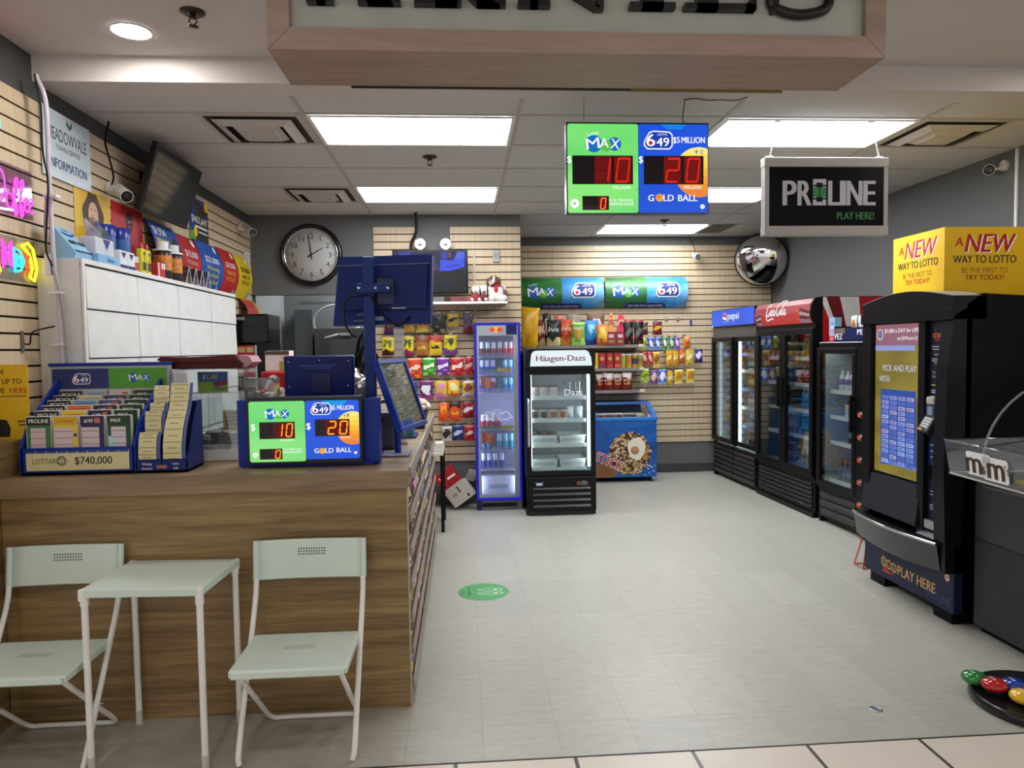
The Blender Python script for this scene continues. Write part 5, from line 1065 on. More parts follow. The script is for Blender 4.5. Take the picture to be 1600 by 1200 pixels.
# tray of lighters and pot on the aisle run of the counter
t = thing('lighter_display', 'colourful lighter display in a teal tray on the counter run beside the ticket case', 'display', (-.40, 4.32, CT))
b = MB(); b.box(-.12, .12, -.10, .10, 0, .012, mat('22305a', .3), .005); b.box(-.10, .10, -.075, .08, .012, .05, mat('1f6a7a', .4)); b.box(-.10, .10, .05, .08, .05, .13, mat('2a8a8a', .4)); b.obj('tray', t)
b = MB(); b.rect(-.098, .098, .014, .048, -.0765, mat('2a7a8e', .5, noise=0)); b.rect(-.07, -.02, .02, .04, -.077, mat('a8c8d0', .5, noise=0)); b.obj('tray_print', t)
for i, c in enumerate(['8aa82a', 'b8b82a', '3a9a4a', '6ab82a', 'c8a02a', 'c83a2a', '2a6a3a', 'e07a2a', 'a02a2a', '2a4a8a']):
    for j in (0,):
        b = MB(); x = -.088+.0195*i; b.box(x-.007, x+.007, -.03, -.016, .05, .115, mat(c, .2, coat=.4), .003); b.box(x-.006, x+.006, -.028, -.018, .115, .128, STEEL); lo = b.obj('lighter', t)
t = thing('flower_pot', 'black tapered pot of pale cream dried blossoms at the counter edge', 'pot', (-.305, 4.75, CT))
b = MB(); b.lathe([(.045, 0), (.075, .13), (.078, .135), (.07, .132)], mat('1a1a1e', .35)); b.obj('pot', t)
b = MB(); rg = random.Random(2)
for i in range(46):
    a, e, r_ = rg.uniform(0, 2*PI), rg.uniform(0, PI/2), .075*rg.uniform(.7, 1); b.ell((r_*math.cos(a)*math.cos(e), r_*math.sin(a)*math.cos(e), .14+.65*r_*math.sin(e)), (.024, .024, .018), mat(rg.choice(['e0d4bc', 'd8c4b0', 'e8ddc8', 'c8b0a0']), .7), 7, 5)
b.obj('blossom', t)
# red soda carton, coffee carton and jar on the back bench
BN = wood('back_bench_laminate', ('6a573f', '8d7658'), (1.3, 18, 18), .4)
t = thing('back_bench', 'walnut back bench behind the counter carrying the black coffee dispenser', 'bench', (-1.45, 6.15, 0))
b = MB(); b.box(-.58, .5, -.30, .62, .95, .99, BN); b.obj('bench_top', t); b = MB(); b.box(-.56, .48, -.28, .6, 0, .95, BN); b.obj('bench_body', t)
def pbox(name, label, cat, c, s, col, art=None, rz=0, group=None):
    t = MB().box(-s[0]/2, s[0]/2, -s[1]/2, s[1]/2, 0, s[2], mat(col, .45), .002).obj(name, loc=c, rz=rz); tag(t, label, cat, group)
    if art: b = MB(); art(b, -s[1]/2-.001); b.obj('box_print', t)
    return t
t = thing('soda_cooler_box', 'red soda cooler box with flowing white script on a black stand behind the counter', 'box', (-1.02, 4.62, 0))
b = MB(); b.box(-.21, .19, -.16, .16, .95, 1.455, mat('b3161c', .3), .01); b.obj('box_body', t); b = MB(); b.box(-.20, .18, -.15, .15, 0, .95, BLACK); b.obj('stand', t)
b = MB(); script_cola(b, -.19, 1.28, .44, -.1612, iW, .04); b.rect(-.0, .17, 1.385, 1.435, -.1615, mat('d8d4d0', .5, noise=0)); b.rect(.02, .075, 1.40, 1.41, -.162, mat('6a5a5a', .5, noise=0)); b.rect(.09, .15, 1.40, 1.41, -.162, mat('6a5a5a', .5, noise=0)); b.obj('side_print', t)
def art(b, y): b.rect(-.073, .0, .0, .12, y, mat('d8d8d4', .5, noise=0)); b.rect(.012, .073, .0, .06, y, mat('8aa83a', .5, noise=0)); b.rect(-.073, .073, .10, .124, y-.0005, mat('4a4030', .5, noise=0)); b.disc(.04, .08, .016, y-.0007, mat('d0c8a0', .5, noise=0))
pbox('tea_carton', 'white and green carton standing on the red soda cooler box', 'carton', (-1.165, 4.66, 1.456), (.15, .12, .125), 'e0ddd4', art)
t = thing('lidded_jar', 'glass jar with a tall steel lid behind the navy post', 'jar', (-.665, 4.45, 0))
b = MB(); b.cyl((0, 0, CT), (0, 0, 1.15), .06, BLACK); b.obj('pedestal', t); b = MB(); b.lathe([(.075, 1.15), (.08, 1.17), (.08, 1.32), (.07, 1.35)], glass(.12, 'd8e0e0', .02), seg=20); b.lathe([(.07, 1.152), (.074, 1.17), (.074, 1.27), (.01, 1.275)], mat('3a3430', .5), seg=20); b.obj('glass_body', t)
b = MB(); b.lathe([(.078, 1.35), (.08, 1.40), (.06, 1.425), (.03, 1.44), (.028, 1.46), (.01, 1.468)], CHROME, seg=20); b.obj('steel_lid', t)
# black coffee dispenser full of red packs
t = thing('coffee_dispenser', 'tall black coffee dispenser with red packs inside at the end of the white cabinets', 'dispenser', (-1.80, 6.30, .991))
b = MB(); b.box(-.19, .19, -.2, .2, .66, .90, BLACKG, .015); b.obj('dispenser_head', t); b = MB(); b.box(-.19, -.17, -.2, .2, 0, .66, BLACK); b.box(.07, .19, -.2, .2, 0, .66, BLACK); b.box(-.17, .07, .18, .2, 0, .66, BLACK); b.box(-.17, .07, -.2, .18, 0, .02, BLACK); b.box(-.17, .07, -.2, .18, .38, .39, BLACK); b.obj('cabinet_shell', t)
b = MB(); b.tube([(.085, -.205, .05), (.085, -.205, .64)], .012, STEEL, 8); b.rect(-.10, -.0, .85, .875, -.201, mat('8a8a8c', .4, noise=0)); b.obj('chrome_trim', t)
cd_ = [(-.12, .392, 'b31a20'), (-.045, .392, 'a8181e'), (.03, .392, 'b82228'), (-.12, .022, '2a5a4a'), (-.04, .022, 'b31a20'), (.03, .022, '1f4a3c')]
for i, (x, z, c) in enumerate(cd_):
    nm = 'dark green' if c in ('2a5a4a', '1f4a3c') else 'red'; W = 'upper' if z > .2 else 'lower'
    def art(b, y, c=c, nm=nm): b.rect(-.034, .034, .19, .235, y, mat('c8a868' if nm == 'red' else '8ab0a0', .5, noise=0)); b.disc(0, .11, .027, y, iW); b.disc(0, .11, .022, y-.0004, mat('1e1818', .5, noise=0)); b.rect(-.03, .03, .02, .045, y, iW)
    pbox('coffee_pack', f'{nm} coffee pack on the {W} shelf of the black dispenser', 'coffee pack', (-1.80+x, 6.30-.12, .991+z), (.07, .09, .25), c, art, 0, f'{nm} packs on the {W} dispenser shelf')
# clear divider behind the ticket case
t = thing('acrylic_divider', 'narrow clear acrylic divider standing behind the navy ticket case', 'divider', (-.345, 3.965, CT)); b = MB(); b.box(-.03, .028, 0, .004, .006, .70, glass(.16, 'e4e2e6', .05)); b.obj('clear_panel', t); b = MB(); b.box(-.035, .033, -.03, .035, 0, .006, glass(.2, 'e4e6e8', .05)); b.obj('foot', t)
# ================================================================ back walls
# --- slim energy drink cooler with a blue frame
t = thing('drinks_cooler', 'slim tall drinks cooler with a glowing blue frame beside the ice cream freezer', 'cooler', (.335, 6.92, 0)); T = TM((.335, 6.92, 0), 0)
BF = glow('2020e0', .55); w = .222; GRB = mat('8d8e96', .35)
b = MB(); b.box(-w, -w+.02, .0, .30, .11, 1.815, mat('1c1ca0', .4)); b.box(w-.02, w, .0, .30, .11, 1.815, mat('1c1ca0', .4)); b.box(-w+.02, w-.02, .285, .30, .11, 1.815, BLACK); b.box(-w+.02, w-.02, 0, .285, 1.80, 1.815, BLACK); b.box(-w+.02, w-.02, 0, .285, .11, .125, BLACK); b.obj('cabinet_shell', t)
b = MB(); lp = mat('c4c8da', .4); b.box(-w+.02, -w+.026, .01, .28, .125, 1.80, lp); b.box(w-.026, w-.02, .01, .28, .125, 1.80, lp); b.box(-w+.026, w-.026, .27, .28, .125, 1.80, lp); b.obj('liner', t)
b = MB(); b.prism(rr(-w, w, .10, 1.825, .02), -.02, -.001, mat('1818a8', .4)) if 0 else None
for a in ((-w, -w+.024, .10, 1.825), (w-.024, w, .10, 1.825), (-w+.024, w-.024, .10, .128), (-w+.024, w-.024, 1.80, 1.825)): b.box(a[0], a[1], -.022, 0, a[2], a[3], BF, .006)
dr = b.obj('door_frame', t)
b = MB(); b.box(-w+.024, -.178, -.018, 0, .128, 1.80, GRB); b.box(.154, w-.024, -.018, 0, .128, 1.80, GRB); b.box(-.178, .154, -.018, 0, 1.70, 1.80, GRB); b.box(-.178, .154, -.018, 0, .128, .155, GRB); b.obj('grey_bezel', dr)
b = MB(); b.box(-.178, .154, -.010, -.006, .155, 1.70, glass(.05, 'eef2ff', .01)); b.obj('glass_pane', dr)
b = MB(); y = -.019
b.disc(-.012, 1.755, .026, y, iY); b.poly([(-.075, 1.762), (-.055, 1.775), (-.03, 1.770), (-.014, 1.752), (-.03, 1.742), (-.06, 1.740), (-.07, 1.75)], y-.0005, ink('d8281e')); b.poly([(.051, 1.762), (.031, 1.775), (.006, 1.770), (-.01, 1.752), (.006, 1.742), (.036, 1.740), (.046, 1.75)][::-1], y-.0005, ink('d8281e')); b.rect(.085, .19, 1.708, 1.80, y, NAVYD); b.obj('header_logo', dr)
b = MB(); GL = glow('f0f4ff', .8)
for s in (1, -1): b.stroke([(s*.012-.012, .955), (s*.05-.012, .94), (s*.09-.012, .965), (s*.13-.012, .93), (s*.15-.012, .90), (s*.12-.012, .905), (s*.10-.012, .88), (s*.06-.012, .895), (s*.03-.012, .87)], .006, -.0108, GL, 5)
b.ring(-.012, .93, .05, .055, -.0108, GL, 24, .2, PI-.2); b.obj('bull_outline_print', dr)
b = MB(); b.box(-w, w, -.012, .29, 0, .098, mat('5a5b62', .4), .004); b.box(-w+.0, -w+.05, -.013, -.012, .01, .098, NAVYD); b.box(-.17, .17, -.014, -.012, .035, .075, BLACK); b.obj('base_grille', t)
for k_, x in enumerate((-.186, .162)):
    b = MB(); b.box(x, x+.008, .006, .018, .17, 1.68, glow('e6eeff', 11)); b.obj('light_strip', t)
ZS = [1.494, 1.319, 1.15, .7875, .581, .3875]
for z in ZS:
    b = MB(); b.box(-.18, .16, .02, .262, z-.006, z-.001, WIRE); s_ = b.obj('shelf', t); b = MB(); b.box(-.18, .16, .012, .016, z-.004, z+.038, glass(.16, 'dfe6f4', .05)); b.obj('clear_front_lip', s_)
b = MB(); b.box(-.17, .155, .04, .25, .13, .33, mat('dfe4ee', .35)); b.rect(-.10, .09, .205, .245, .0392, mat('aab0c0', .4, noise=0)); b.obj('bottom_bin', t)
b = MB(); b.text('Red Bull', -.01, 1.505, .015, iN, .0115, bold=.03); b.rect(-.17, .135, 1.360, 1.378, .011, mat('3f8a5a', .4, noise=0)); b.rect(.0, .135, 1.352, 1.386, .0105, mat('d0b020', .4, noise=0)); b.rect(-.165, .15, .795, .818, .011, mat('4a8a50', .4, noise=0)); b.rect(.03, .15, .79, .828, .0105, mat('c8b41c', .4, noise=0)); b.obj('price_strip_print', t)
for z in (1.19, .655):
    b = MB(); b.box(-.165, -.115, -.002, .0, z, z+.11, mat('c8442a', .4)); b.box(-.12, -.07, -.004, -.002, z+.005, z+.10, mat('e07a2a', .4)); b.disc(-.05, z+.04, .028, -.0045, mat('b81c2a', .4)); b.M = Matrix(); b.obj('offer_flag', t)
def cans(xs, z, spec, nm, where, h):
    pr = can_mesh('drink_can', spec[0], spec[1], h, .0245, band=(.05, .55)); put = placer(pr, T)
    for x in xs: put(x, .075, z, f'{nm} energy drink can on the {where} of the slim blue cooler', 'can', f'{nm} cans on the {where} of the slim cooler')
cans([-.148, -.09], 1.495, ('d8dade', '5a1420'), 'white and maroon', 'top shelf', .15); cans([-.032, .026], 1.495, ('e0e0e4', 'b0202c'), 'white and red', 'top shelf', .15); cans([.082, .132], 1.495, ('e6c8b8', 'c8303a'), 'peach and red', 'top shelf', .15)
cans([-.15, -.095, -.04], 1.32, ('b8c4e0', '1c2ca8'), 'silver and blue', 'second shelf', .148); cans([.02], 1.32, ('1f4a4e', '2a6a6a'), 'dark teal', 'second shelf', .148); cans([.075, .128], 1.32, ('a8dcf0', '2a8ac0'), 'sky blue', 'second shelf', .148)
cans([-.15, -.095, -.04], 1.151, ('d0d8e8', '2a48b0'), 'pale blue', 'third shelf', .14); cans([.02], 1.151, ('2a6a80', '2a7a8a'), 'dark teal', 'third shelf', .14); cans([.075, .128], 1.151, ('90d8e8', '1f8ab8'), 'turquoise', 'third shelf', .14)
cans([-.15, -.098, -.046, .006], .789, ('e8dce0', 'b8304a'), 'white and crimson', 'fourth shelf', .145)
cans([.012, .07, .128], .582, ('a0e0e8', '1f9ab0'), 'turquoise', 'fifth shelf', .165); cans([-.145, -.09], .582, ('8ac8d8', '3a88a8'), 'pale turquoise', 'fifth shelf', .165)
cans([-.15, -.092, -.034, .03], .389, ('d8e2f0', '2c3c98'), 'tall silver and blue', 'lowest shelf', .17)
# --- ice cream freezer with lit white header
t = thing('upright_freezer', 'black glass-door ice cream freezer with a lit white header sign', 'freezer', (.905, 6.65, 0)); T = TM((.905, 6.65, 0), 0); w = .328
carcass(t, 2*w, .57, .43, 1.40, BLACK, mat('a9b6bc', .4))
b = MB(); b.prism(rr(-w, w, 1.37, 1.565, .05), -.045, .56, BLACK); hs = b.obj('header_housing', t)
b = MB(); b.poly([(-.285, 1.405), (.295, 1.405), (.285, 1.49)]+[(.225+.05*math.cos(a), 1.50+.05*math.sin(a)) for a in [PI/2*i/5 for i in range(6)]]+[(-.225+.05*math.cos(a), 1.50+.05*math.sin(a)) for a in [PI/2+PI/2*i/5 for i in range(6)]], -.0462, glow('e8f6fa', .95)); b.text('Häagen-Dazs', .003, 1.452, .056, glow('8a2a5a', .7), -.0475, w=.46, bold=.05); b.obj('header_print', hs)
glass_door(t, -w+.002, w-.002, .375, 1.372, 0, .048, None)
b = MB(); b.tube(smooth([(-.306, -.04, .66), (-.306, -.075, .69), (-.306, -.08, .88), (-.306, -.075, 1.07), (-.306, -.04, 1.10)], 5), .012, mat('c8c9cb', .25, .5), 10); b.obj('handle', t)
b = MB(); b.text('Dazs', .12, 1.13, .062, GL, -.0365, w=.17, bold=.01); b.text('Häagen', -.09, 1.13, .062, glow('f0f4ff', .35), -.0365, w=.22, bold=.01); b.obj('glass_lettering', t)
b = MB(); b.box(.262, .276, .03, .045, .45, 1.33, glow('f2fbff', 16)); b.obj('light_strip', t); b = MB(); b.box(-.276, -.268, .03, .045, .45, 1.33, glow('f2fbff', 7)); b.obj('light_strip', t)  # the weaker strip by the handle is added to brighten the shelves
b = MB(); b.box(-w, w, -.045, .55, .04, .372, BLACK, .015); b.box(-w+.02, w-.02, -.02, .5, 0, .04, mat('151515', .5)); b.obj('lower_cabinet', t)
b = MB()
for i in range(4): z = .075+.055*i; b.prismx([(-.05, z), (-.062, z+.012), (-.05, z+.03)], -.27, .27, mat('1a1a1b', .35))
b.obj('louvre_grille', t)
b = MB(); b.M = Matrix.Translation((-.21, -.048, .30)); b.ell((0, 0, 0), (.065, .008, .03), BLACKG, 16, 8); b.rect(-.03, .025, -.008, .016, -.0095, mat('b8c8dc', .3)); b.M = Matrix.Translation((.19, -.048, .30)); b.ell((0, 0, 0), (.065, .008, .03), BLACKG, 16, 8); b.rect(-.05, -.02, -.012, .02, -.0095, mat('8a2a24', .4)); b.rect(-.015, .055, -.012, .02, -.0095, mat('5a5a5c', .4)); b.M = Matrix(); b.obj('thermostat_badge', t)
ZH = [1.114, .90, .664, .438]
for z in ZH: shelf(t, -.28, .25, .05, .45, z, mat('e6eeee', .35))
def tub(x, z, lid, band, label, grp, r=.043, h=.105, col='e4e4e2'):
    b = MB(); b.lathe([(r*.86, 0), (r, h*.85)], mat(col, .45), seg=18); b.lathe([(r*1.06, h*.84), (r*1.06, h), (r*.9, h)], mat(lid, .4), seg=18); o = b.obj('ice_cream_tub', loc=T @ Vector((x, .10, z+.001))); tag(o, label, 'ice cream', grp)
    b = MB(); n = 10; vs = [((r*(.9+.1*zz)+.0008)*math.sin(a), -(r*(.9+.1*zz)+.0008)*math.cos(a), h*(.12+.6*zz)) for zz in (0, 1) for a in [-.8+1.6*i/n for i in range(n+1)]]; b.geo(vs, [(i, i+1, n+2+i, n+1+i) for i in range(n)], mat(band, .5, noise=.3, nscale=60)); b.obj('label_band', o)
for x in (-.235, -.145, -.055): tub(x, ZH[0], '3a2a26', 'c8bab4', 'white ice cream tub with a dark lid on the top freezer shelf', 'dark-lidded tubs on the top freezer shelf')
for i, x in enumerate((-.235, -.15)): tub(x, ZH[1], '4a3430', '2e2420', 'ice cream tub with black print on the second freezer shelf', 'black-printed tubs on the second freezer shelf')
for i, x in enumerate((-.055, .035)): tub(x, ZH[1], '5a3028', 'a8683a', 'ice cream tub with caramel print on the second freezer shelf', 'caramel-printed tubs on the second freezer shelf')
for i, x in enumerate((.085, .18)):
    b = MB(); b.lathe([(.028, 0), (.037, .13), (.038, .135), (.034, .134)], glass(.25, 'dfeaec', .1), seg=14); b.lathe([(.026, .004), (.03, .06), (.01, .061)], mat('c4ccce', .5), seg=14); o = b.obj('frosted_cup', loc=T @ Vector((x, .1, ZH[0]+.001))); tag(o, 'tall frosted clear cup on the top freezer shelf', 'cup', 'frosted cups on the top freezer shelf')
for i, x in enumerate((.105, .19)):
    b = MB(); pack_mesh(b, .075, .12, .03, 'c4ced2', 'dfe6ea', '9aa6ac', 2); o = b.obj('silver_pouch', loc=T @ Vector((x, .1, ZH[1]+.001)), rz=.15*(-1)**i); tag(o, 'frosty silver ice cream pouch on the second freezer shelf', 'pouch', 'silver pouches in the upright freezer')
def basket(x, z, label, fill):
    t2 = thing('wire_basket', label, 'basket', T @ Vector((x, .09, z+.001))); m = mat('dfe6e6', .4); b = MB(); wd, dp, h = .125, .28, .075
    b.box(-wd+.012, wd-.012, .01, dp-.01, 0, .006, m); b.prism([(-wd+.012, 0), (wd-.012, 0), (wd, h), (-wd, h)], .0, .005, m); b.prism([(-wd+.012, 0), (wd-.012, 0), (wd, h), (-wd, h)], dp-.005, dp, m)
    for s in (-1, 1): b.geo([(s*(wd-.012), 0, 0), (s*(wd-.012), dp, 0), (s*wd, dp, h), (s*wd, 0, h)], [(0, 1, 2, 3)], m)
    b.tube([(-wd, 0, h), (wd, 0, h), (wd, dp, h), (-wd, dp, h)], .006, m, 6, True); b.obj('basket_body', t2); b = MB()
    for i in range(12): b.rect(-wd+.025+.0175*i, -wd+.033+.0175*i, .015, .05, -.0008, mat('7d8c90', .5, noise=0))
    b.obj('slot_pattern', t2)
    if fill:
        b = MB(); rg = random.Random(int(x*1000))
        for i in range(fill): b.M = Matrix.Translation((rg.uniform(-.09, .09), rg.uniform(.04, .2), .035+.0016*i)) @ Matrix.Rotation(rg.uniform(0, 3), 4, 'Z') @ Matrix.Rotation(rg.uniform(-.4, .4), 4, 'X'); b.box(-.022, .022, -.045, .045, 0, .02, mat(rg.choice(['3a2e2a', '8a8480', 'c8c4c0', '5a3a30']), .35), .006, 1)
        b.M = Matrix(); o = b.obj('wrapped_ice_bars', loc=T @ Vector((x, .09, z+.001))); tag(o, 'jumbled wrapped ice cream bars in the '+('fuller' if fill > 20 else 'emptier')+' basket of the third freezer shelf', 'ice cream', kind='stuff')
basket(-.145, ZH[2], 'white slotted basket full of bars on the third freezer shelf', 34); basket(.125, ZH[2], 'white slotted basket with a few bars on the third freezer shelf', 8)
basket(-.145, ZH[3], 'empty white slotted basket on the lowest freezer shelf, by the handle side', 0); basket(.125, ZH[3], 'empty white slotted basket on the lowest freezer shelf, by the light strip', 0)
# --- blue chest freezer with cone picture
t = thing('chest_freezer', 'blue chest freezer with a nutty cone picture and sloping glass lid', 'freezer', (1.745, 8.15, 0)); w = .49; D_ = .56
BL = mat('1464b8', .35); BL2 = glow_mix('0a3a8a', '1a78c8', 0, 2) if 0 else wood('blue_water_print', ('0b3f96', '1560b4', '2a84cc'), (1.5, 3, 3), .35, 1.2)
b = MB(); b.box(-w, w, 0, D_, .055, .72, BL2, .012); b.obj('chest_body', t)
b = MB(); b.prismx([(-.008, .715), (-.012, .735), (-.002, .755), (.03, .765), (.30, .885), (.36, .905), (D_, .91), (D_, .88), (.34, .87), (.04, .745), (.03, .715)], -w-.004, -w+.045, BL); b.prismx([(-.008, .715), (-.012, .735), (-.002, .755), (.03, .765), (.30, .885), (.36, .905), (D_, .91), (D_, .88), (.34, .87), (.04, .745), (.03, .715)], w-.045, w+.004, BL); b.box(-w, w, -.012, .03, .715, .758, mat('2a7ecb', .3), .008); b.box(-w, w, .33, D_, .87, .908, BL, .008); b.prismx([(.03, .765), (.30, .885), (.30, .87), (.05, .75)], -.24, -.20, BL); lf = b.obj('lid_frame', t)
b = MB(); b.geo([(-w+.045, .032, .762), (w-.045, .032, .762), (w-.045, .33, .89), (-w+.045, .33, .89)], [(0, 1, 2, 3)], glass(.16, 'e6eef0', .03)); b.obj('sliding_glass', lf)
b = MB(); b.box(-w+.05, w-.05, .05, D_-.02, .721, .735, mat('6a7470', .6)); b.tube([(-.12, .06, .74), (-.12, .06, .80), (.1, .06, .80)], .003, WIRE, 5); b.tube([(.1, .06, .80), (.1, .06, .74)], .003, WIRE, 5); b.box(-.14, .10, .1, .3, .735, .775, mat('7a5a48', .5), .01); b.box(.14, .36, .1, .3, .735, .77, mat('8a8878', .5), .01); b.obj('inner_basket', t)
b = MB(); y = -.0015; cx, cz, rad = .175, .335, .245
b.poly([(-.30, .06), (-.05, .06), (.03, .10), (-.08, .27), (-.22, .22)], y, mat('9a6a3a', .6, noise=0))
for i in range(9): b.stroke([(-.30+.035*i, .06), (-.20+.02*i, .23)], .004, y-.0004, mat('5a3418', .6, noise=0), raw=True); b.stroke([(-.29+.015*i, .07+.018*i), (-.04+.008*i, .065+.018*i)], .004, y-.0004, mat('5a3418', .6, noise=0), raw=True)
b.poly([(cx+rad*(1+.03*math.sin(7*a))*math.cos(a), cz+rad*1.02*(1+.03*math.sin(9*a))*math.sin(a)) for a in [2*PI*i/48 for i in range(48)]], y-.0004, mat('4a2c18', .6, noise=0)); rg = random.Random(31)
for i in range(230):
    a, q_ = rg.uniform(0, 2*PI), rad*math.sqrt(rg.uniform(0, 1)); X, Z = cx+q_*math.cos(a), cz+q_*math.sin(a); r0 = rg.uniform(.011, .02); th = rg.uniform(0, PI)
    b.poly([(X+r0*1.3*math.cos(c)*math.cos(th)-r0*.8*math.sin(c)*math.sin(th), Z+r0*1.3*math.cos(c)*math.sin(th)+r0*.8*math.sin(c)*math.cos(th)) for c in [2*PI*k/7 for k in range(7)]], y-.0008-.000004*i, mat(rg.choice(['c8a878', 'b8945e', 'd8be94', 'a07a4a', 'cbb28a']), .6, noise=0))
for r0, c, dy in ((.115, 'e8dcc0', 0), (.112, 'f0e8d4', .0004)): b.poly([(cx+.075+r0*.9*math.cos(a)*(1+.08*math.sin(3*a)), cz+.055+r0*1.15*math.sin(a)*(1+.06*math.cos(5*a))) for a in [2*PI*i/36 for i in range(36)]], y-.002-dy, mat(c, .6, noise=0))
b.disc(cx+.055, cz+.035, .048, y-.0028, mat('a87a50', .6, noise=0)); b.disc(cx+.062, cz+.05, .034, y-.0031, mat('c0966a', .6, noise=0))
for k_ in range(2): b.text('STICK', -.245, .265-.0, .115, iW if k_ == 0 else ink('c0202a'), y-.0034-.003*k_, al='L', rot=-.40, bold=.14 if k_ == 0 else .045, w=.34); 
b.text('DRUM', -.48, .36, .115, ink('c0202a'), y-.0038, al='L', rot=-.40, bold=.045, w=.24)
for i in range(26): X, Z = rg.uniform(.2, .47), rg.uniform(.07, .25); b.disc(X, Z, rg.uniform(.003, .010), y-.0006, mat(rg.choice(['5aa8dc', '9ccbe8', 'd4e8f4']), .5, noise=0), seg=8)
b.stroke([(.36, .20), (.40, .19), (.44, .165)], .012, y-.0006, mat('cfe4f2', .5, noise=0)); b.obj('cone_picture_print', t)
b = MB()
for sx in (-.42, .42):
    for sy in (.06, .5): b.cyl((sx-.012, sy, .027), (sx+.012, sy, .027), .0265, mat('1a1a1a', .5), seg=14); b.box(sx-.02, sx+.02, sy-.01, sy+.01, .03, .056, BLACK)
b.obj('castor_key', t)
# --- long curved lottery signs on the back wall
def curved_sign(x0, label):
    t = thing('curved_sign', label, 'sign', (x0, 8.705, 2.05)); W, H = 1.015, .37; n = 12
    pr = [(-.115*math.sin(PI*(.08+.84*i/n))-.0, H*i/n) for i in range(n+1)]
    def arcp(b2, lift):
        for i, (x, yy, z) in enumerate(b2.V):
            f_ = max(0, min(.999, z/H))*n; k_ = int(f_); u = f_-k_; b2.V[i] = (x, pr[k_][0]+(pr[k_+1][0]-pr[k_][0])*u+yy-lift, z)
    GR = wood('green_print', ('14401f', '2b6a34', '4a8a48'), (1, 1, 4), .35, .3); SKY = wood('sky_print', ('1f66b4', '3a8fd0', '86bfe6'), (1.5, 1, 3), .35, .8)
    for a0, a1, m, nm in ((0, W/2, GR, 'green_panel'), (W/2, W, SKY, 'blue_panel')):
        b = MB(); vs = [(x, p[0]+d_, p[1]) for d_ in (0, .004) for x in (a0, a1) for p in pr]; N_ = n+1
        b.geo(vs, [(i, N_+i, N_+i+1, i+1) for i in range(n)], m, True); b.geo(vs, [(2*N_+i, 3*N_+i, 3*N_+i+1, 2*N_+i+1) for i in range(n)], m, True); b.geo(vs, [(i, i+1, 2*N_+i+1, 2*N_+i) for i in range(n)]+[(N_+i, N_+i+1, 3*N_+i+1, 3*N_+i) for i in range(n)]+[(0, N_, 3*N_, 2*N_), (n, N_+n, 3*N_+n, 2*N_+n)], m); b.obj(nm, t)
    b = MB(); logo_max(b, .25, .20, .083, 0); logo_649(b, .76, .215, .085, 0)
    b.poly([(.24, .0)]+[(.24+.06*(1-math.cos(a)), .055*math.sin(a)) for a in [PI/2*i/5 for i in range(6)]]+[(.70+.06*math.sin(a), .055*math.cos(a)) for a in [PI/2*i/5 for i in range(6)]], -.0004, iN); b.text('JUST ASK FOR A QUICK PICK!', .50, .012, .022, iW, -.001, w=.43, bold=.02); b.poly([(.86, .0), (1.01, .0), (1.01, .10), (.96, .075), (.92, .03)], -.0004, mat('6a94a8', .6, noise=.3, nscale=50)); b.slice([H*i/n for i in range(1, n)]); arcp(b, .0015); b.obj('sign_print', t)
curved_sign(.70, 'long curved green and blue lottery sign, the one nearer the tan return wall')
curved_sign(1.735, 'long curved green and blue lottery sign, the one nearer the corner mirror')
# --- grey metal shelves on the slat wall
MG = mat('8a8783', .4, .3)
SHW = {}
for nm, x0, x1, z, tg, where in (('a', .62, 2.15, 1.593, (.66, 2.13), 'highest, under the curved signs'), ('b', 1.30, 2.17, 1.315, (2.14,), 'middle one, carrying red boxes and cans'), ('c', 1.30, 2.17, 1.052, (2.14,), 'lowest one, carrying four red bags')):
    t = thing('wall_shelf', f'grey metal shelf on the back slat wall, {where}', 'shelf', (0, 8.45, z)); b = MB(); b.box(x0, x1, 0, .265, -.012, 0, MG); b.box(x0, x1, -.004, 0, -.03, .006, MG); b.obj('board', t); b = MB()
    for x in (x0+.05, x1-.05): b.prismx([(.05, -.012), (.265, -.012), (.265, -.07)], x-.002, x+.002, MG)
    b.obj('bracket', t)
    for x in tg: MB().box(x-.03, x+.03, -.008, -.004, -.022, .012, mat('d9d2b8', .5)).obj('price_tag', t)
# --- hanging and standing packs: hook name, label, x, z base, w, h, y, colours, kind
def hung(label, x, z, w, h, y, c1, c2, c3, kind, hook=True, rz=0, cat='snack', d=.04, name='snack_bag', group=None, tilt=0, word=None):
    t = thing(name, label, cat, (x, y, z), rz, group); b = MB(); b.M = Matrix.Rotation(tilt, 4, 'Y') if tilt else Matrix(); pack_mesh(b, w, h, d, c1, c2, c3, kind); b.obj('pouch', t)
    if word: b = MB(); b.text(word[0], 0, h*word[2], h*word[3], mat(word[1], .4, noise=0), -d/2*.97-.004, w=w*.72, bold=.04, shear=.1, rot=word[4] if len(word) > 4 else 0); b.obj('pouch_lettering', t)
    if hook:
        yw = (YL if y < 7.5 else YB)-.018-y; b = MB(); b.tube([(0, -.03, h-.012), (0, yw, h-.005)], .0025, STEEL, 5); b.box(-.02, .02, yw-.004, yw, h-.03, h+.02, STEEL); b.obj('hook', t)
    return t
YP = 7.15; k = .00639
def px(xp, yp): return (-.868+(xp-583)*k, 2.793-(yp-355)*.00645)
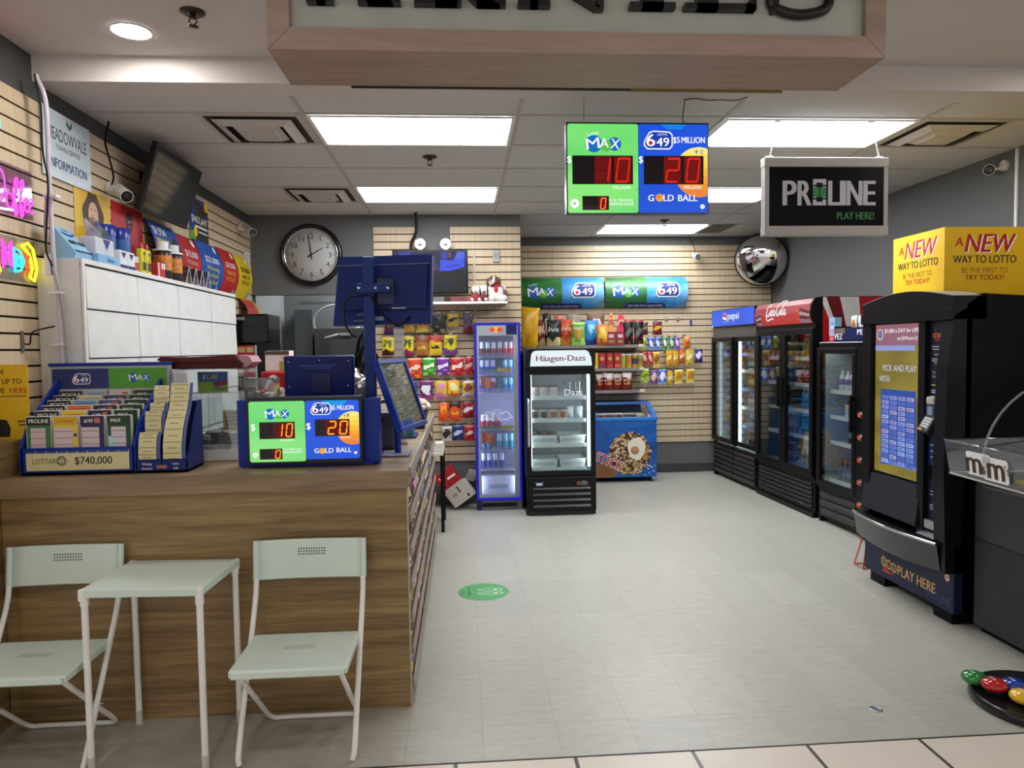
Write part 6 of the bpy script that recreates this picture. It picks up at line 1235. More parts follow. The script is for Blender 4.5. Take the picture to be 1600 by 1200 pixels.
BAGS = [  # px left, right, top, bottom, label, colours, kind, word
 (597, 612, 494, 519, 'purple-bottomed candy bag on the top hook row, half behind the monitor', '6a3a2a', '4a1f6a', 'c8a040', 1, None),
 (627, 645, 496, 516, 'yellow and maroon candy bag on the top hook row', 'b8902a', 'c8a830', '8a1f1a', 1, None),
 (647, 667, 496, 517, 'gold and orange candy bag on the top hook row', 'c8983a', 'd8c060', 'a83a1a', 1, None),
 (670, 694, 488, 517, 'dark navy candy bag with green print on the top hook row', '22202e', '2a3a2a', '8a8a5a', 0, None),
 (695, 714, 487, 509, 'yellow and dark blue gum bag on the top hook row', 'c8a830', '1c2a3a', 'a8a060', 0, None),
 (720, 738, 488, 518, 'clear bag with blue top and red base on the top hook row', '6a5a66', '8a1a22', '1c2448', 1, None),
 (593, 613, 524, 552, 'yellow sour candy bag with a dark red base on the second hook row', 'd8c020', '3a1410', '4a6a2a', 1, None),
 (624, 643, 523, 553, 'yellow sour candy bag with a plum base on the second hook row', 'd4bc24', '8a1a4a', '3a4a1a', 1, None),
 (645, 666, 523, 553, 'brown and orange sour candy bag on the second hook row', 'a86a30', '8a4a20', 'c8b040', 3, None),
 (666, 687, 522, 553, 'yellow sour candy bag with a red top on the second hook row', 'd8b428', 'b83018', '2a2a1a', 3, None),
 (689, 711, 522, 552, 'yellow sour candy bag with a violet base on the second hook row', 'd8c420', '6a3a8a', '2a3a1a', 1, None),
 (631, 655, 557, 588, 'orange and red fruit candy bag on the third hook row', 'c83a20', 'e8c8b0', 'e8903a', 0, None),
 (655, 676, 557, 584, 'green fruit candy bag on the third hook row', '3a9a2a', 'e8ecd8', 'a8d070', 0, None),
 (677, 698, 557, 584, 'purple fruit candy bag on the third hook row', '6a2a8a', 'e4d8ea', 'b888c8', 0, None),
 (699, 721, 557, 585, 'red fruit candy bag with cream top on the third hook row', 'b81c20', 'e8d8c8', 'd8584a', 0, None),
 (722, 741, 556, 584, 'plain red fruit candy bag on the third hook row, next to the slim cooler', 'a81820', 'd8a8a0', 'c83030', 0, None),
 (629, 647, 592, 622, 'blue-violet candy bag on the fourth hook row behind the ticket case', '3a3a8a', '8a8ac0', '5a3a8a', 2, None),
 (650, 672, 592, 622, 'purple and white candy bag on the fourth hook row', '5a1f6a', 'e8e4e8', 'a03a7a', 2, None),
 (674, 694, 593, 620, 'pink and yellow candy bag on the fourth hook row', 'd8b030', 'c86aa8', 'd880b8', 1, None),
 (694, 714, 592, 617, 'yellow star candy bag on the fourth hook row', 'e8bc20', 'f0e0a0', 'd85a2a', 2, None),
 (717, 736, 594, 617, 'yellow candy bag with maroon print on the fourth hook row', 'd8b41c', '8a3a3a', 'c8c0d8', 2, None),
 (679, 695, 627, 656, 'plain orange chocolate bag on the fifth hook row', 'e8581a', 'd84a10', 'f0a030', 1, None),
 (696, 715, 626, 656, 'orange chocolate bag with brown specks on the fifth hook row', 'e0501a', '3a1a10', 'f0a830', 3, None),
 (716, 742, 626, 652, 'wide glossy red chocolate bag on the fifth hook row', '9a141c', 'e8e0e0', '6a0c14', 0, None),
 (683, 700, 665, 688, 'black and white cookie bag on the sixth hook row', 'a8a49c', '1c1a1a', 'e0dcd4', 2, None),
 (700, 719, 663, 687, 'navy cookie bag on the sixth hook row', '1c2a6a', 'c8d0e4', '3a4a8a', 0, None),
 (719, 738, 664, 688, 'bright red cookie bag on the sixth hook row', 'b01c22', 'e8c8c8', 'c84a4a', 0, None)]
for l, r_, tp, bt, lab, c1, c2, c3, kd, wd in BAGS:
    x, z1 = px((l+r_)/2, tp); _, z0 = px(l, bt); sc = (YP/7.234)
    zz0 = EYE+(z0-EYE)*sc; zz1 = EYE+(z1-EYE)*sc
    w_ = (r_-l)*.0063; x = x*sc; ex = max(0, x+w_/2-.106)
    hung(lab, x-ex/2, zz0, w_-ex, zz1-zz0, YP, c1, c2, c3, kd, cat='candy', name='candy_bag', d=.035)
# packs on the right slat wall
kk = .00772
def qx(xp): return 1.594+(xp-930)*kk*.985
def qz(yp): return 1.593-(yp-540)*kk*.985
NUTS = [(1005, 1014, 528, 549, 'lime green snack tube on the topmost nut hooks', 'a8c030', '5a8a2a', 'd8e0a0', 0), (1017, 1027, 527, 549, 'blue nut pack on the upper hooks, the one nearer the lime tube', '1f52c0', 'e0e8f4', '8ab0e0', 2), (1028, 1038, 527, 549, 'blue nut pack on the upper hooks, the one nearer the green packs', '1c4ab8', 'dfe6f2', '7aa0d8', 2),
 (1040, 1049, 527, 549, 'green nut pack on the upper hooks beside the blue ones', '1c6a34', 'd8e8d8', '6ab07a', 2), (1051, 1060, 527, 549, 'green nut pack on the upper hooks beside the purple one', '1a7038', 'd0e4d4', '5aa86a', 2), (1060, 1069, 527, 549, 'slim purple nut pack on the upper hooks', '5a2a8a', 'd8c8e4', '9a6ac0', 2), (1075, 1087, 526, 546, 'orange snack pack alone on the upper hooks', 'd8722a', 'e8a860', 'a8481a', 3),
 (1005, 1014, 550, 572, 'dark red nut pack on the middle hooks next to the tan cans', 'a82028', 'e0b8a8', 'c85a4a', 2), (1014, 1024, 550, 572, 'dark red nut pack on the middle hooks next to the golden bag', 'a01c28', 'dcb0a8', 'c0504a', 2), (1023, 1035, 550, 577, 'golden bag of corn nuts on the middle hooks', 'd8a020', '8a5a14', 'f0d080', 2),
 (1044, 1056, 547, 574, 'yellow nut bag on the middle hooks, first of two hanging together', 'dca824', 'f0d890', 'b87a1a', 0), (1055, 1066, 547, 574, 'yellow nut bag on the middle hooks, second of two hanging together', 'd8a020', 'e8d088', 'b0741a', 0), (1066, 1076, 546, 570, 'orange nut bag on the middle hooks', 'd0682a', 'f0c090', 'a0401a', 0), (1076, 1091, 546, 573, 'wide pale yellow nut bag on the middle hooks', 'd8b848', 'f0e0a8', 'b89028', 0), (1091, 1105, 547, 569, 'royal blue cookie pack on the middle hooks, last in its row', '2a2aa8', 'e4e0f0', '2a1a3a', 2),
 (1001, 1016, 577, 600, 'lime green nut bag on the lowest hooks', 'a4c034', '6a8a1a', 'e0e8b0', 0), (1016, 1030, 579, 603, 'purple nut bag on the lowest hooks', '5a2478', 'd8c0a0', '8a5aa8', 2), (1030, 1044, 578, 603, 'blue nut bag on the lowest hooks', '1c50c0', 'e4ecf8', '8ab0e0', 2), (1045, 1054, 579, 605, 'slim yellow seed pack on the lowest hooks', 'd8a828', 'f0dc98', 'b07a20', 0), (1056, 1071, 579, 603, 'yellow nut bag on the lowest hooks beside the slim pack', 'e0b424', 'b87a18', 'f0dc90', 2), (1075, 1090, 578, 602, 'yellow nut bag on the lowest hooks, last in its row', 'dcb028', 'b07418', 'f0d888', 2),
 (1005, 1018, 502, 524, 'brown jerky pouch hanging beside the black bags', '4a2a24', '8a7a4a', '6a2a24', 0), (1024, 1041, 502, 524, 'maroon and yellow jerky pouch hanging alone', '7a1820', 'c8a82a', '1c1418', 0)]
for l, r_, tp, bt, lab, c1, c2, c3, kd in NUTS: hung(lab, qx((l+r_)/2), qz(bt), (r_-l)*kk*.92, (bt-tp)*kk*.93, 8.61 if tp < 540 else 8.565 if tp < 575 else 8.52, c1, c2, c3, kd, name='nut_bag', d=.03)
CH = [(835, 851, 504, 541, 'dark red kettle chip bag on the top shelf', '6a1a20', 'c8a888', 'd8b088', 1, ('iva', 'e8d8c8', .55, .2)), (851, 873, 501, 541, 'black kettle chip bag on the top shelf', '1c2420', 'd8c890', '3a4a40', 1, ('iva', 'f0f0e8', .55, .2)), (872, 893, 500, 541, 'orange-red kettle chip bag on the top shelf', 'b8401c', 'd88a3a', 'd86a3a', 1, ('iva', 'f0d8c0', .58, .18)), (890, 912, 504, 540, 'lime green chip bag on the top shelf', '6aa83a', 'c89a3a', 'a8dc6a', 2, ('lays', 'e8f4d0', .7, .14)), (911, 934, 501, 540, 'sky blue chip bag on the top shelf', '2f84c4', '1c3a8a', '8accec', 1, None), (929, 949, 508, 540, 'orange and yellow corn snack bag on the top shelf', 'd8902a', 'e8c050', 'b8501c', 2, None)]
for i, (l, r_, tp, bt, lab, c1, c2, c3, kd, wd) in enumerate(CH): hung(lab, qx((l+r_)/2), 1.594, (r_-l)*kk, (bt-tp)*kk, 8.50-.055*(i % 2), c1, c2, c3, kd, hook=False, name='chip_bag', d=.05, rz=[.05, -.05, .06, -.05, .06, -.05][i], word=wd)
for i, (l, r_, tp, lab, c) in enumerate(((848, 860, 490, 'dark chip bag standing behind the red kettle chips', '2a2622'), (866, 880, 494, 'salmon chip bag standing behind the black kettle chips', 'c86a50'), (886, 908, 492, 'grey patterned chip bag standing behind the lime green bag', '8a8070'), (919, 945, 491, 'brown chocolate ring bag standing behind the blue chips', '6a4a38'))): hung(lab, qx((l+r_)/2), 1.594, (r_-l)*kk*1.1, (541-tp)*kk, 8.59, c, 'd0c0a8', c, 2, hook=False, name='chip_bag', d=.05)
hung('big crumpled bright yellow chip bag hanging at the return wall corner', .72, 1.585, .30, .46, 8.22, 'e0a810', 'e8b820', 'd09808', 4, name='chip_bag', d=.12, tilt=.06, hook=False)
b = MB(); b.tube([(0, -.0, 0), (0, .0, .05), (0, .49, .055)], .004, STEEL, 6); b.box(-.02, .02, .485, .49, .0, .1, STEEL); b.obj('hook', [o for o in COL.objects if o.name.startswith('chip_bag') and o.type == 'EMPTY'][-1], loc=(.02, 0, .40))
for i, (l, r_, c, lab, tp) in enumerate(((950, 962, 'e8a45a', 'peach', 490), (962, 981, 'd8405a', 'pink', 492))):
    t = thing('sandal_candy', f'{lab} sandal-shaped candy pack standing on the top shelf', 'candy', (qx((l+r_)/2), 8.56, 1.594)); b = MB(); m = mat(c, .35); hgt = (541-tp)*kk; wd = (r_-l)*kk*.42
    b.prism([(wd*(.75+.35*math.sin(2*a)*.3+.2*math.sin(a))*math.cos(a), hgt/2+hgt/2*math.sin(a)) for a in [2*PI*j/24 for j in range(24)]], -.012, .012, m); b.obj('sole', t); b = MB(); b.tube(smooth([(-wd*.8, -.014, hgt*.62), (0, -.03, hgt*.8), (wd*.8, -.014, hgt*.62)], 4), .008, mat('f0d0b0' if i else 'd86a7a', .35), 6); b.disc(0, hgt*.88, wd*.35, -.0135, mat('c8383a', .4, noise=0)); b.obj('strap', t)
for i, (l, r_, lab) in enumerate(((946, 959, 'beside the corn snacks'), (960, 974, 'beside the black bags'))):
    def art(b, y): b.rect(-.03, .03, .09, .13, y, mat('c8b0c0', .5, noise=0)); b.rect(-.03, .03, .03, .06, y, mat('8a8a3a', .5, noise=0))
    pbox('snack_box', f'small dark red snack box on the top shelf {lab}', 'box', (qx((l+r_)/2), 8.44+.015, 1.594), ((r_-l)*kk*.92, .05, .16), '8a1a22', art)
for i, (l, r_, lab) in enumerate(((974, 990, 'nearer the pink sandal pack'), (990, 1006, 'nearer the brown jerky'))): hung(f'tall black jerky bag with white print on the top shelf, {lab}', qx((l+r_)/2), 1.594, (r_-l)*kk, .30, 8.49, '121214', '5a5a58', '8a2a2a', 0, hook=False, name='jerky_bag', d=.05)
for i, (l, r_) in enumerate(((933, 945), (946, 957), (958, 969))):
    def art(b, y, i=i): b.disc(0, .12, .024, y, mat('d8a050', .5, noise=0)); b.rect(-.035, .035, .02, .05, y, mat(['4a3a6a', 'c83a2a', 'd86a3a'][i], .5, noise=0)); b.rect(-.03, .03, .155, .17, y, mat('d83a34', .5, noise=0))
    pbox('snack_box', ['red snack box with a violet base on the middle shelf', 'red snack box with a bright red base on the middle shelf', 'red snack box with an orange base on the middle shelf'][i], 'box', (qx((l+r_)/2), 8.50, 1.316), ((r_-l)*kk*.95, .06, .19), 'a01a22', art)
b = MB(); b.box(-.02, .02, -.04, .04, 0, .19, mat('d8c02a', .45)); o = b.obj('snack_box', loc=(qx(929.5), 8.5, 1.316)); tag(o, 'thin yellow snack box at the end of the middle shelf', 'box')
for i, (l, r_, c, lab) in enumerate(((969, 977, '8aa83a', 'green'), (979, 986, 'd0703a', 'orange'), (988, 996, '3a3a5a', 'navy'), (997, 1004, '8a7a3a', 'olive'))):
    b = MB(); b.lathe([(.034, 0), (.034, .155)], mat('b8923e', .4), seg=16); b.lathe([(.0345, .05), (.0345, .12)], mat(c, .45, noise=.15, nscale=40), seg=16); b.lathe([(.036, .155), (.036, .172), (.03, .174)], mat('d8d4c8', .4), seg=16); o = b.obj('peanut_can', loc=(qx((l+r_)/2), 8.50, 1.316)); tag(o, f'tan peanut can with {lab} label and white lid on the middle shelf', 'can')
for i, (l, r_) in enumerate(((929, 941), (940, 957), (956, 971), (970, 986))): hung(['red tortilla chip bag on the lowest shelf, nearest the freezer', 'red tortilla chip bag on the lowest shelf, second from the freezer', 'red tortilla chip bag on the lowest shelf, third from the freezer', 'red tortilla chip bag on the lowest shelf, farthest from the freezer'][i], qx((l+r_)/2), 1.053, (r_-l)*kk, .20+.01*(i % 2), 8.49-.02*(i % 2), '7a1a1c', 'd8c8c0', 'c88a3a', 3, hook=False, name='chip_bag', d=.06, rz=[.1, -.08, .12, -.05][i], word=('Doritos', 'f0d8c8', .55, .13, .12))
b = MB(); b.box(-.012, .012, -.01, .01, 0, .06, mat('3a3a9a', .4)); o = b.obj('hook_tag', loc=(qx(1091.5), YB-.027, 1.83)); tag(o, 'small blue tag on an empty hook of the back slat wall', 'tag')
for i, x in enumerate((1051, 1070)):
    b = MB(); b.tube([(0, 0, 0), (0, -.14, .0), (0, -.15, .012)], .003, STEEL, 6); b.box(-.018, .018, -.004, 0, -.02, .02, STEEL); o = b.obj('display_hook', loc=(qx(x), YB-.018, 1.90)); tag(o, 'empty steel display hook on the back slat wall', 'hook', 'empty hooks on the back slat wall')
# --- shelf with monitor and soft toys on the counter-side wall
t = thing('wall_shelf', 'white shelf on the slat wall carrying the surveillance monitor and plush toys', 'shelf', (0, 6.92, 2.03)); b = MB(); b.box(-.75, .44, 0, .31, -.02, 0, WHITE); b.obj('board', t); b = MB()
for x in (-.5, .02, .14): b.prismx([(.06, -.02), (.31, -.02), (.31, -.08)], x-.003, x+.003, WHITE)
b.obj('bracket', t)
MB().box(.12, .14, YL-.026, YL-.016, .9+.93, 2.55, mat('c4b49a', .5)).obj('slot_standard', t, loc=(0, -6.92, -2.03))
t = thing('surveillance_monitor', 'black monitor showing a blue camera view on the white wall shelf', 'monitor', (-.30, 7.0, 2.031)); b = MB(); b.box(-.36, .365, 0, .045, .08, .505, BLACKG, .004); b.obj('housing', t); b = MB(); b.box(-.12, .12, -.03, .09, 0, .012, BLACK); b.box(-.03, .03, .02, .05, .01, .1, BLACK); b.obj('stand', t)
b = MB(); y = -.0015; b.rect(-.345, .35, .30, .49, y, glow('10184a', .8)); b.rect(-.345, .35, .095, .296, y, glow('04040e', .5)); b.poly([(.09, .30), (.20, .30), (.33, .34), (.34, .47), (.28, .485), (.22, .40), (.10, .41)], y-.0005, glow('3a4ef0', .9)); b.poly([(.02, .30), (.085, .30), (.06, .38), (.03, .42)], y-.0005, glow('4a3a60', .7)); b.rect(.11, .17, .42, .48, y-.0005, glow('2a3ac8', .8)); b.rect(.18, .20, .43, .48, y-.0006, glow('a03a5a', .7))
for i in range(4): b.poly([(.24+.02*i, .42), (.25+.02*i, .42), (.275+.02*i, .485), (.265+.02*i, .485)], y-.0008, glow('6a80f8', .8))
for i in range(6): b.poly([(.16+.022*i, .33+.004*i), (.178+.022*i, .335+.004*i), (.172+.022*i, .352+.004*i)], y-.0009, glow('141a50', .8))
b.rect(-.3, -.18, .44, .485, y-.0005, glow('2a3aa8', .8)); b.text('NO VIDEO', .16, .185, .010, glow('2a2ae0', .9), y-.0006, w=.06); b.obj('screen_print', t)
t = thing('emergency_light', 'white twin-head emergency light on the wall above the surveillance monitor', 'emergency light', (-.275, 7.17, 2.46)); b = MB(); b.box(-.17, .17, -.03, .078, 0, .09, WHITE, .006); b.obj('body', t)
for s in (-1, 1):
    b = MB(); b.cyl((s*.125, 0, .09), (s*.125, 0, .11), .018, WHITE); b.M = Matrix.Translation((s*.125, -.0, .155)) @ Matrix.Rotation(PI/2+.1, 4, 'X'); b.lathe([(.03, -.045), (.052, .0), (.056, .02), (.05, .022)], WHITE, seg=24); b.lathe([(.05, .019), (.046, .021), (.02, .0215)], mat('b0b4b0', .15), seg=24); b.ell((0, 0, .02), (.02, .02, .006), CHROME, 12, 6); b.obj('lamp_head', t)
t = thing('thermostat_box', 'small grey switch box on the slat wall above the plush toys', 'box', (.352, YL-.041, 2.50)); MB().box(-.033, .033, 0, .024, -.06, .06, mat('a4a6a4', .4), .006).obj('cover', t); MB().box(-.02, .02, -.002, 0, -.03, .03, mat('90928f', .4)).obj('faceplate', t)
b = MB(); b.tube(smooth([(-.435, 7.12, 2.916), (-.43, 7.13, 2.82), (-.44, 7.14, 2.72), (-.485, 7.15, 2.62), (-.49, 7.15, 2.54)], 6), .014, BLACK, 8); o = b.obj('cable_bundle'); tag(o, 'black cable bundle running down from the ceiling to the surveillance monitor', 'cable')
t = thing('plush_dog', 'brown and white plush dog with red scarf sitting on the white shelf', 'plush toy', (.335, 7.05, 2.031)); PW, PB = mat('e0d8d0', .9, noise=.15, nscale=50), mat('6a4434', .9, noise=.15, nscale=50)
b = MB(); b.ell((0, 0, .09), (.075, .06, .09), PW); b.ell((.06, -.05, .035), (.05, .05, .032), PW); b.ell((-.05, -.06, .03), (.03, .05, .028), PW); b.ell((.085, .0, .06), (.03, .03, .06), PB); b.obj('body', t)
b = MB(); b.ell((-.02, -.02, .205), (.055, .05, .055), PB); b.ell((-.045, -.065, .185), (.026, .03, .024), PW); b.ell((-.02, -.05, .215), (.014, .03, .04), PW, 8, 6); b.ell((-.052, -.092, .195), (.01, .008, .008), BLACK, 8, 6); b.ell((-.045, -.062, .222), (.006, .005, .007), BLACK, 8, 6); b.ell((.0, -.066, .222), (.006, .005, .007), BLACK, 8, 6); b.ell((.035, -.01, .19), (.018, .03, .05), PB, 10, 8); b.ell((-.078, .0, .19), (.014, .028, .045), PB, 10, 8); b.obj('head', t)
b = MB(); b.lathe([(.05, .14), (.058, .15), (.048, .165)], mat('a81c24', .8), seg=16); b.ell((.0, -.058, .12), (.02, .012, .035), mat('a81c24', .8), 8, 6); b.obj('scarf', t)
t = thing('plush_bear', 'small red and white plush bear in front of the striped box', 'plush toy', (.135, 6.99, 2.031)); b = MB(); b.ell((0, 0, .045), (.045, .04, .045), mat('8a2a2e', .9)); b.ell((-.04, -.02, .02), (.022, .03, .018), PW, 10, 6); b.ell((.04, -.02, .02), (.022, .03, .018), PW, 10, 6); b.obj('body', t); b = MB(); b.ell((0, -.01, .105), (.034, .03, .03), PW); b.ell((-.03, 0, .13), (.012, .01, .012), PW, 8, 6); b.ell((.03, 0, .13), (.012, .01, .012), PW, 8, 6); b.ell((0, -.04, .10), (.012, .01, .01), mat('b08a80', .8), 8, 6); b.obj('head', t)
t = thing('plush_bear', 'second small plush bear in maroon beside the plush dog', 'plush toy', (.213, 6.95, 2.031)); b = MB(); b.ell((0, 0, .04), (.036, .034, .04), mat('6a2228', .9)); b.ell((.02, -.03, .018), (.018, .022, .016), PW, 10, 6); b.obj('body', t); b = MB(); b.ell((0, -.005, .095), (.028, .026, .026), mat('c0b0a8', .9)); b.ell((0, -.03, .09), (.01, .008, .008), BLACK, 8, 6); b.obj('head', t)
b = MB(); b.box(-.17, .17, 0, .06, 0, .17, mat('dcdad6', .5), .002)
for i in range(5): b.poly([(-.17+.075*i, .02), (-.135+.075*i, .02), (-.165+.075*i+.0, .165), (-.17+.075*i-.0, .165)], -.001, BLACK)
o = b.obj('striped_box', loc=(.27, 7.13, 2.031)); tag(o, 'black and white striped box standing behind the plush toys', 'box')
for i, (x, w_, c, lab) in enumerate(((-.22, .10, '5a5c5e', 'grey recorder box with vents lying under the monitor edge'), (-.03, .08, '6a3030', 'small dark red gadget box lying on the white shelf'), (.068, .015, '8a4038', 'small rusty red case lying beside the plush bears'))):
    b = MB(); b.box(-w_, w_, 0, .05, 0, .045, mat(c, .5), .003); o = b.obj('gadget_box', loc=(x-.05*(i == 0), 6.93, 2.031)); tag(o, lab, 'box')
# --- clock
t = thing('wall_clock', 'large round wall clock with black rim and white face above the alcove', 'clock', (-1.472, YL, 2.522)); b = MB(); b.M = Matrix.Rotation(PI/2, 4, 'X'); b.lathe([(.297, 0), (.305, .015), (.302, .035), (.285, .05), (.268, .045), (.254, .02)], mat('100e10', .2), seg=56, cap=False); b.lathe([(.296, .001), (.29, .004)], BLACK, seg=40); b.obj('black_rim', t)
b = MB(); b.M = Matrix.Rotation(PI/2, 4, 'X'); b.tube([(.256*math.cos(2*PI*i/56), .256*math.sin(2*PI*i/56), .032) for i in range(56)], .008, CHROME, 8, True); b.obj('chrome_ring', t)
b = MB(); b.M = Matrix.Rotation(PI/2, 4, 'X'); b.lathe([(.252, .018), (.25, .022), (.01, .022)], mat('c9c8c4', .5, noise=.02), seg=56); fc = b.obj('dial', t); b = MB(); y = -.0235; KI = ink('141214')
for h in range(1, 13): a = PI/2-h*PI/6; b.text(str(h), .185*math.cos(a), .185*math.sin(a)-.026, .052, KI, y, bold=-.008)
for m_ in range(60):
    a = m_*PI/30; r0 = .218 if m_ % 5 else .212; c, s = math.cos(a), math.sin(a); tw = .0018 if m_ % 5 else .004; b.poly([(r0*c-tw*s, r0*s+tw*c), (.228*c-tw*s, .228*s+tw*c), (.228*c+tw*s, .228*s-tw*c), (r0*c+tw*s, r0*s-tw*c)], y, KI)
b.obj('numeral_lettering', fc); SH = mat('14141a', .4)
for nm, a, L_, w_ in (('hour_hand', PI/2-1.98*PI/6, .135, .0055), ('minute_hand', PI/2-59*PI/30, .19, .0045)):
    c, s = math.cos(a), math.sin(a); b = MB(); b.prism([(-.04*c-w_*1.3*s, -.04*s+w_*1.3*c), (-.04*c+w_*1.3*s, -.04*s-w_*1.3*c), (L_*c+w_*.6*s, L_*s-w_*.6*c), (L_*c-w_*.6*s, L_*s+w_*.6*c)], -.029, -.027, SH); b.obj(nm, t)
b = MB(); b.M = Matrix.Rotation(PI/2, 4, 'X'); b.lathe([(.252, .034), (.01, .034)], glass(.03, 'ffffff', .02), seg=40); b.obj('glass_cover', t)
# --- alcove: electrical cabinet, conduits, bag
t = thing('electrical_cabinet', 'grey steel electrical cabinet with conduits in the alcove below the clock', 'cabinet', (-1.30, 8.2, 0)); EG = mat('4f5354', .5); b = MB(); b.box(-.36, .34, 0, .29, .55, 1.83, EG, .006); b.obj('cabinet_body', t)
b = MB(); b.box(-.20, .20, -.02, 0, .60, 1.70, mat('5a5e60', .5), .004); dd = b.obj('door', t); b = MB(); b.box(-.08, .06, -.012, 0, 1.745, 1.775, mat('c0c2c2', .4)); b.box(-.05, .04, -.02, 0, 1.71, 1.74, mat('2a2c2d', .4)); b.obj('latch', dd); b = MB(); b.box(-.60, -.40, .1, .3, .55, 2.05, mat('5c6062', .5), .004); b.obj('side_box', t)
b = MB(); b.cyl((-.02, .12, 1.83), (-.02, .12, 2.13), .034, mat('b4b8b8', .3, .6), seg=16); b.cyl((-.02, .12, 1.83), (-.02, .12, 1.85), .045, STEEL); b.cyl((-.02, .12, 2.08), (-.02, .12, 2.13), .045, STEEL); b.cyl((.17, .12, 1.83), (.17, .12, 2.13), .014, STEEL); b.tube([(-.55, .12, 2.12), (.20, .12, 2.12)], .014, STEEL, 8); b.obj('steel_conduit', t)
b = MB(); b.tube(smooth([(-.02, .08, 2.10), (-.22, .08, 2.08), (-.36, .08, 1.98), (-.37, .08, 1.84), (-.29, .04, 1.73), (-.16, -.03, 1.74), (.0, .08, 1.80), (.14, .10, 1.84)], 8), .0105, mat('d4d6d6', .4), 8); b.obj('flexible_conduit', t)
t = thing('plastic_bag', 'crumpled glossy black plastic bag hanging at the alcove edge', 'bag', (-.965, 7.195, 1.20)); b = MB(); rg = random.Random(9); n, m_ = 14, 9; vs = []
for j in range(m_+1):
    v = j/m_; rad = .13*(math.sin(PI*min(1, v*.85+.12)))**.7
    for i in range(n): a = 2*PI*i/n; q_ = rad*(1+rg.uniform(-.22, .22)); vs.append((q_*math.cos(a)*.85, q_*math.sin(a)*.32-.0, .56*v))
b.geo(vs, [(j*n+i, j*n+(i+1) % n, (j+1)*n+(i+1) % n, (j+1)*n+i) for j in range(m_) for i in range(n)], mat('0a0a0b', .12), False); b.obj('bag_body', t); b = MB(); b.tube([(.0, 0, .55), (.0, .03, .62), (0, .05, .63)], .004, STEEL, 6); b.obj('hook', t)
# --- small table, white tub and cartons beyond the counter
t = thing('side_table', 'small table with white top and black legs beyond the counter end', 'table', (-.45, 6.25, 0)); b = MB(); b.box(-.32, .27, -.13, .35, .665, .69, mat('d8d6cf', .4), .004); b.obj('tabletop', t)
for sx in (-.29, .255):
    for sy in (-.11, .33): b = MB(); b.box(sx-.014, sx+.014, sy-.014, sy+.014, 0, .665, BLACK); b.obj('leg', t)
b = MB(); b.box(-.08, .08, -.05, .05, 0, .085, mat('d4d1c6', .4), .012); o = b.obj('plastic_tub', loc=(-.255, 6.20, .691)); tag(o, 'white plastic tub on the small table beyond the counter end', 'tub')
b = MB(); b.box(-.12, .12, -.11, .11, 0, .32, mat('7a5c3f', .7), .002); b.box(-.03, .03, -.111, -.11, .12, .28, mat('a89a80', .6)); o = b.obj('cardboard_box', loc=(-.42, 6.42, .0)); tag(o, 'plain brown cardboard box standing under the small table', 'box')
b = MB(); b.box(-.12, .12, -.1, .1, 0, .3, mat('84664a', .7), .002); o = b.obj('cardboard_box', loc=(-.41, 6.42, .3205)); tag(o, 'brown cardboard box stacked on another box under the small table', 'box')
def carton(label, loc, s, rx, ry, rz, col, art):
    t = thing('carton', label, 'carton', loc); b = MB(); b.M = Matrix.Rotation(rz, 4, 'Z') @ Matrix.Rotation(ry, 4, 'Y') @ Matrix.Rotation(rx, 4, 'X'); b.box(-s[0]/2, s[0]/2, -s[1]/2, s[1]/2, 0, s[2], mat(col, .5), .003); b.obj('box_body', t); a = MB(); a.M = b.M; art(a, -s[1]/2-.0015); a.obj('box_print', t)
def a1(b, y): b.rect(-.1, .1, .02, .28, y, mat('a8161c', .5, noise=0)); b.text('H', -.05, .23, .04, iW, y-.0005, bold=.05); b.rect(.0, .09, .2, .22, y-.0004, iW); b.rect(-.1, .1, .0, .06, y-.0004, mat('1c3a2a', .5, noise=0))
carton('red drink carton tilted against the wall behind the small table', (-.05, 7.12, .12), (.22, .12, .30), 0, -.62, 0, 'a8161c', a1)
def a2_(b, y): b.rect(-.11, .11, .0, .2, y, mat('b8b0a4', .5, noise=0)); b.text('HI', -.05, .09, .035, mat('5a2a1a', .5, noise=0), y-.0006, bold=.04); b.rect(.0, .02, .1, .17, y-.0005, mat('6a4a2a', .5, noise=0)); b.rect(.05, .07, .02, .05, y-.0005, iK)
carton('pale grey printed carton lying tilted on the floor beside the slim cooler', (.005, 6.98, .095), (.25, .08, .18), 0, -.62, 0, 'b8b2a8', a2_)
def a3(b, y): b.rect(-.05, .05, .02, .06, y, mat('9a9488', .5, noise=0))
carton('small grey carton leaning behind the pale carton by the slim cooler', (.05, 7.19, .25), (.08, .03, .11), 0, .3, 0, 'a8a49a', a3)
# ================================================================ left wall (things face +x: local x runs along +y)
def wall(name, label, cat, y, z, x=XL+.001, group=None): return thing(name, label, cat, (x, y, z), PI/2, group)
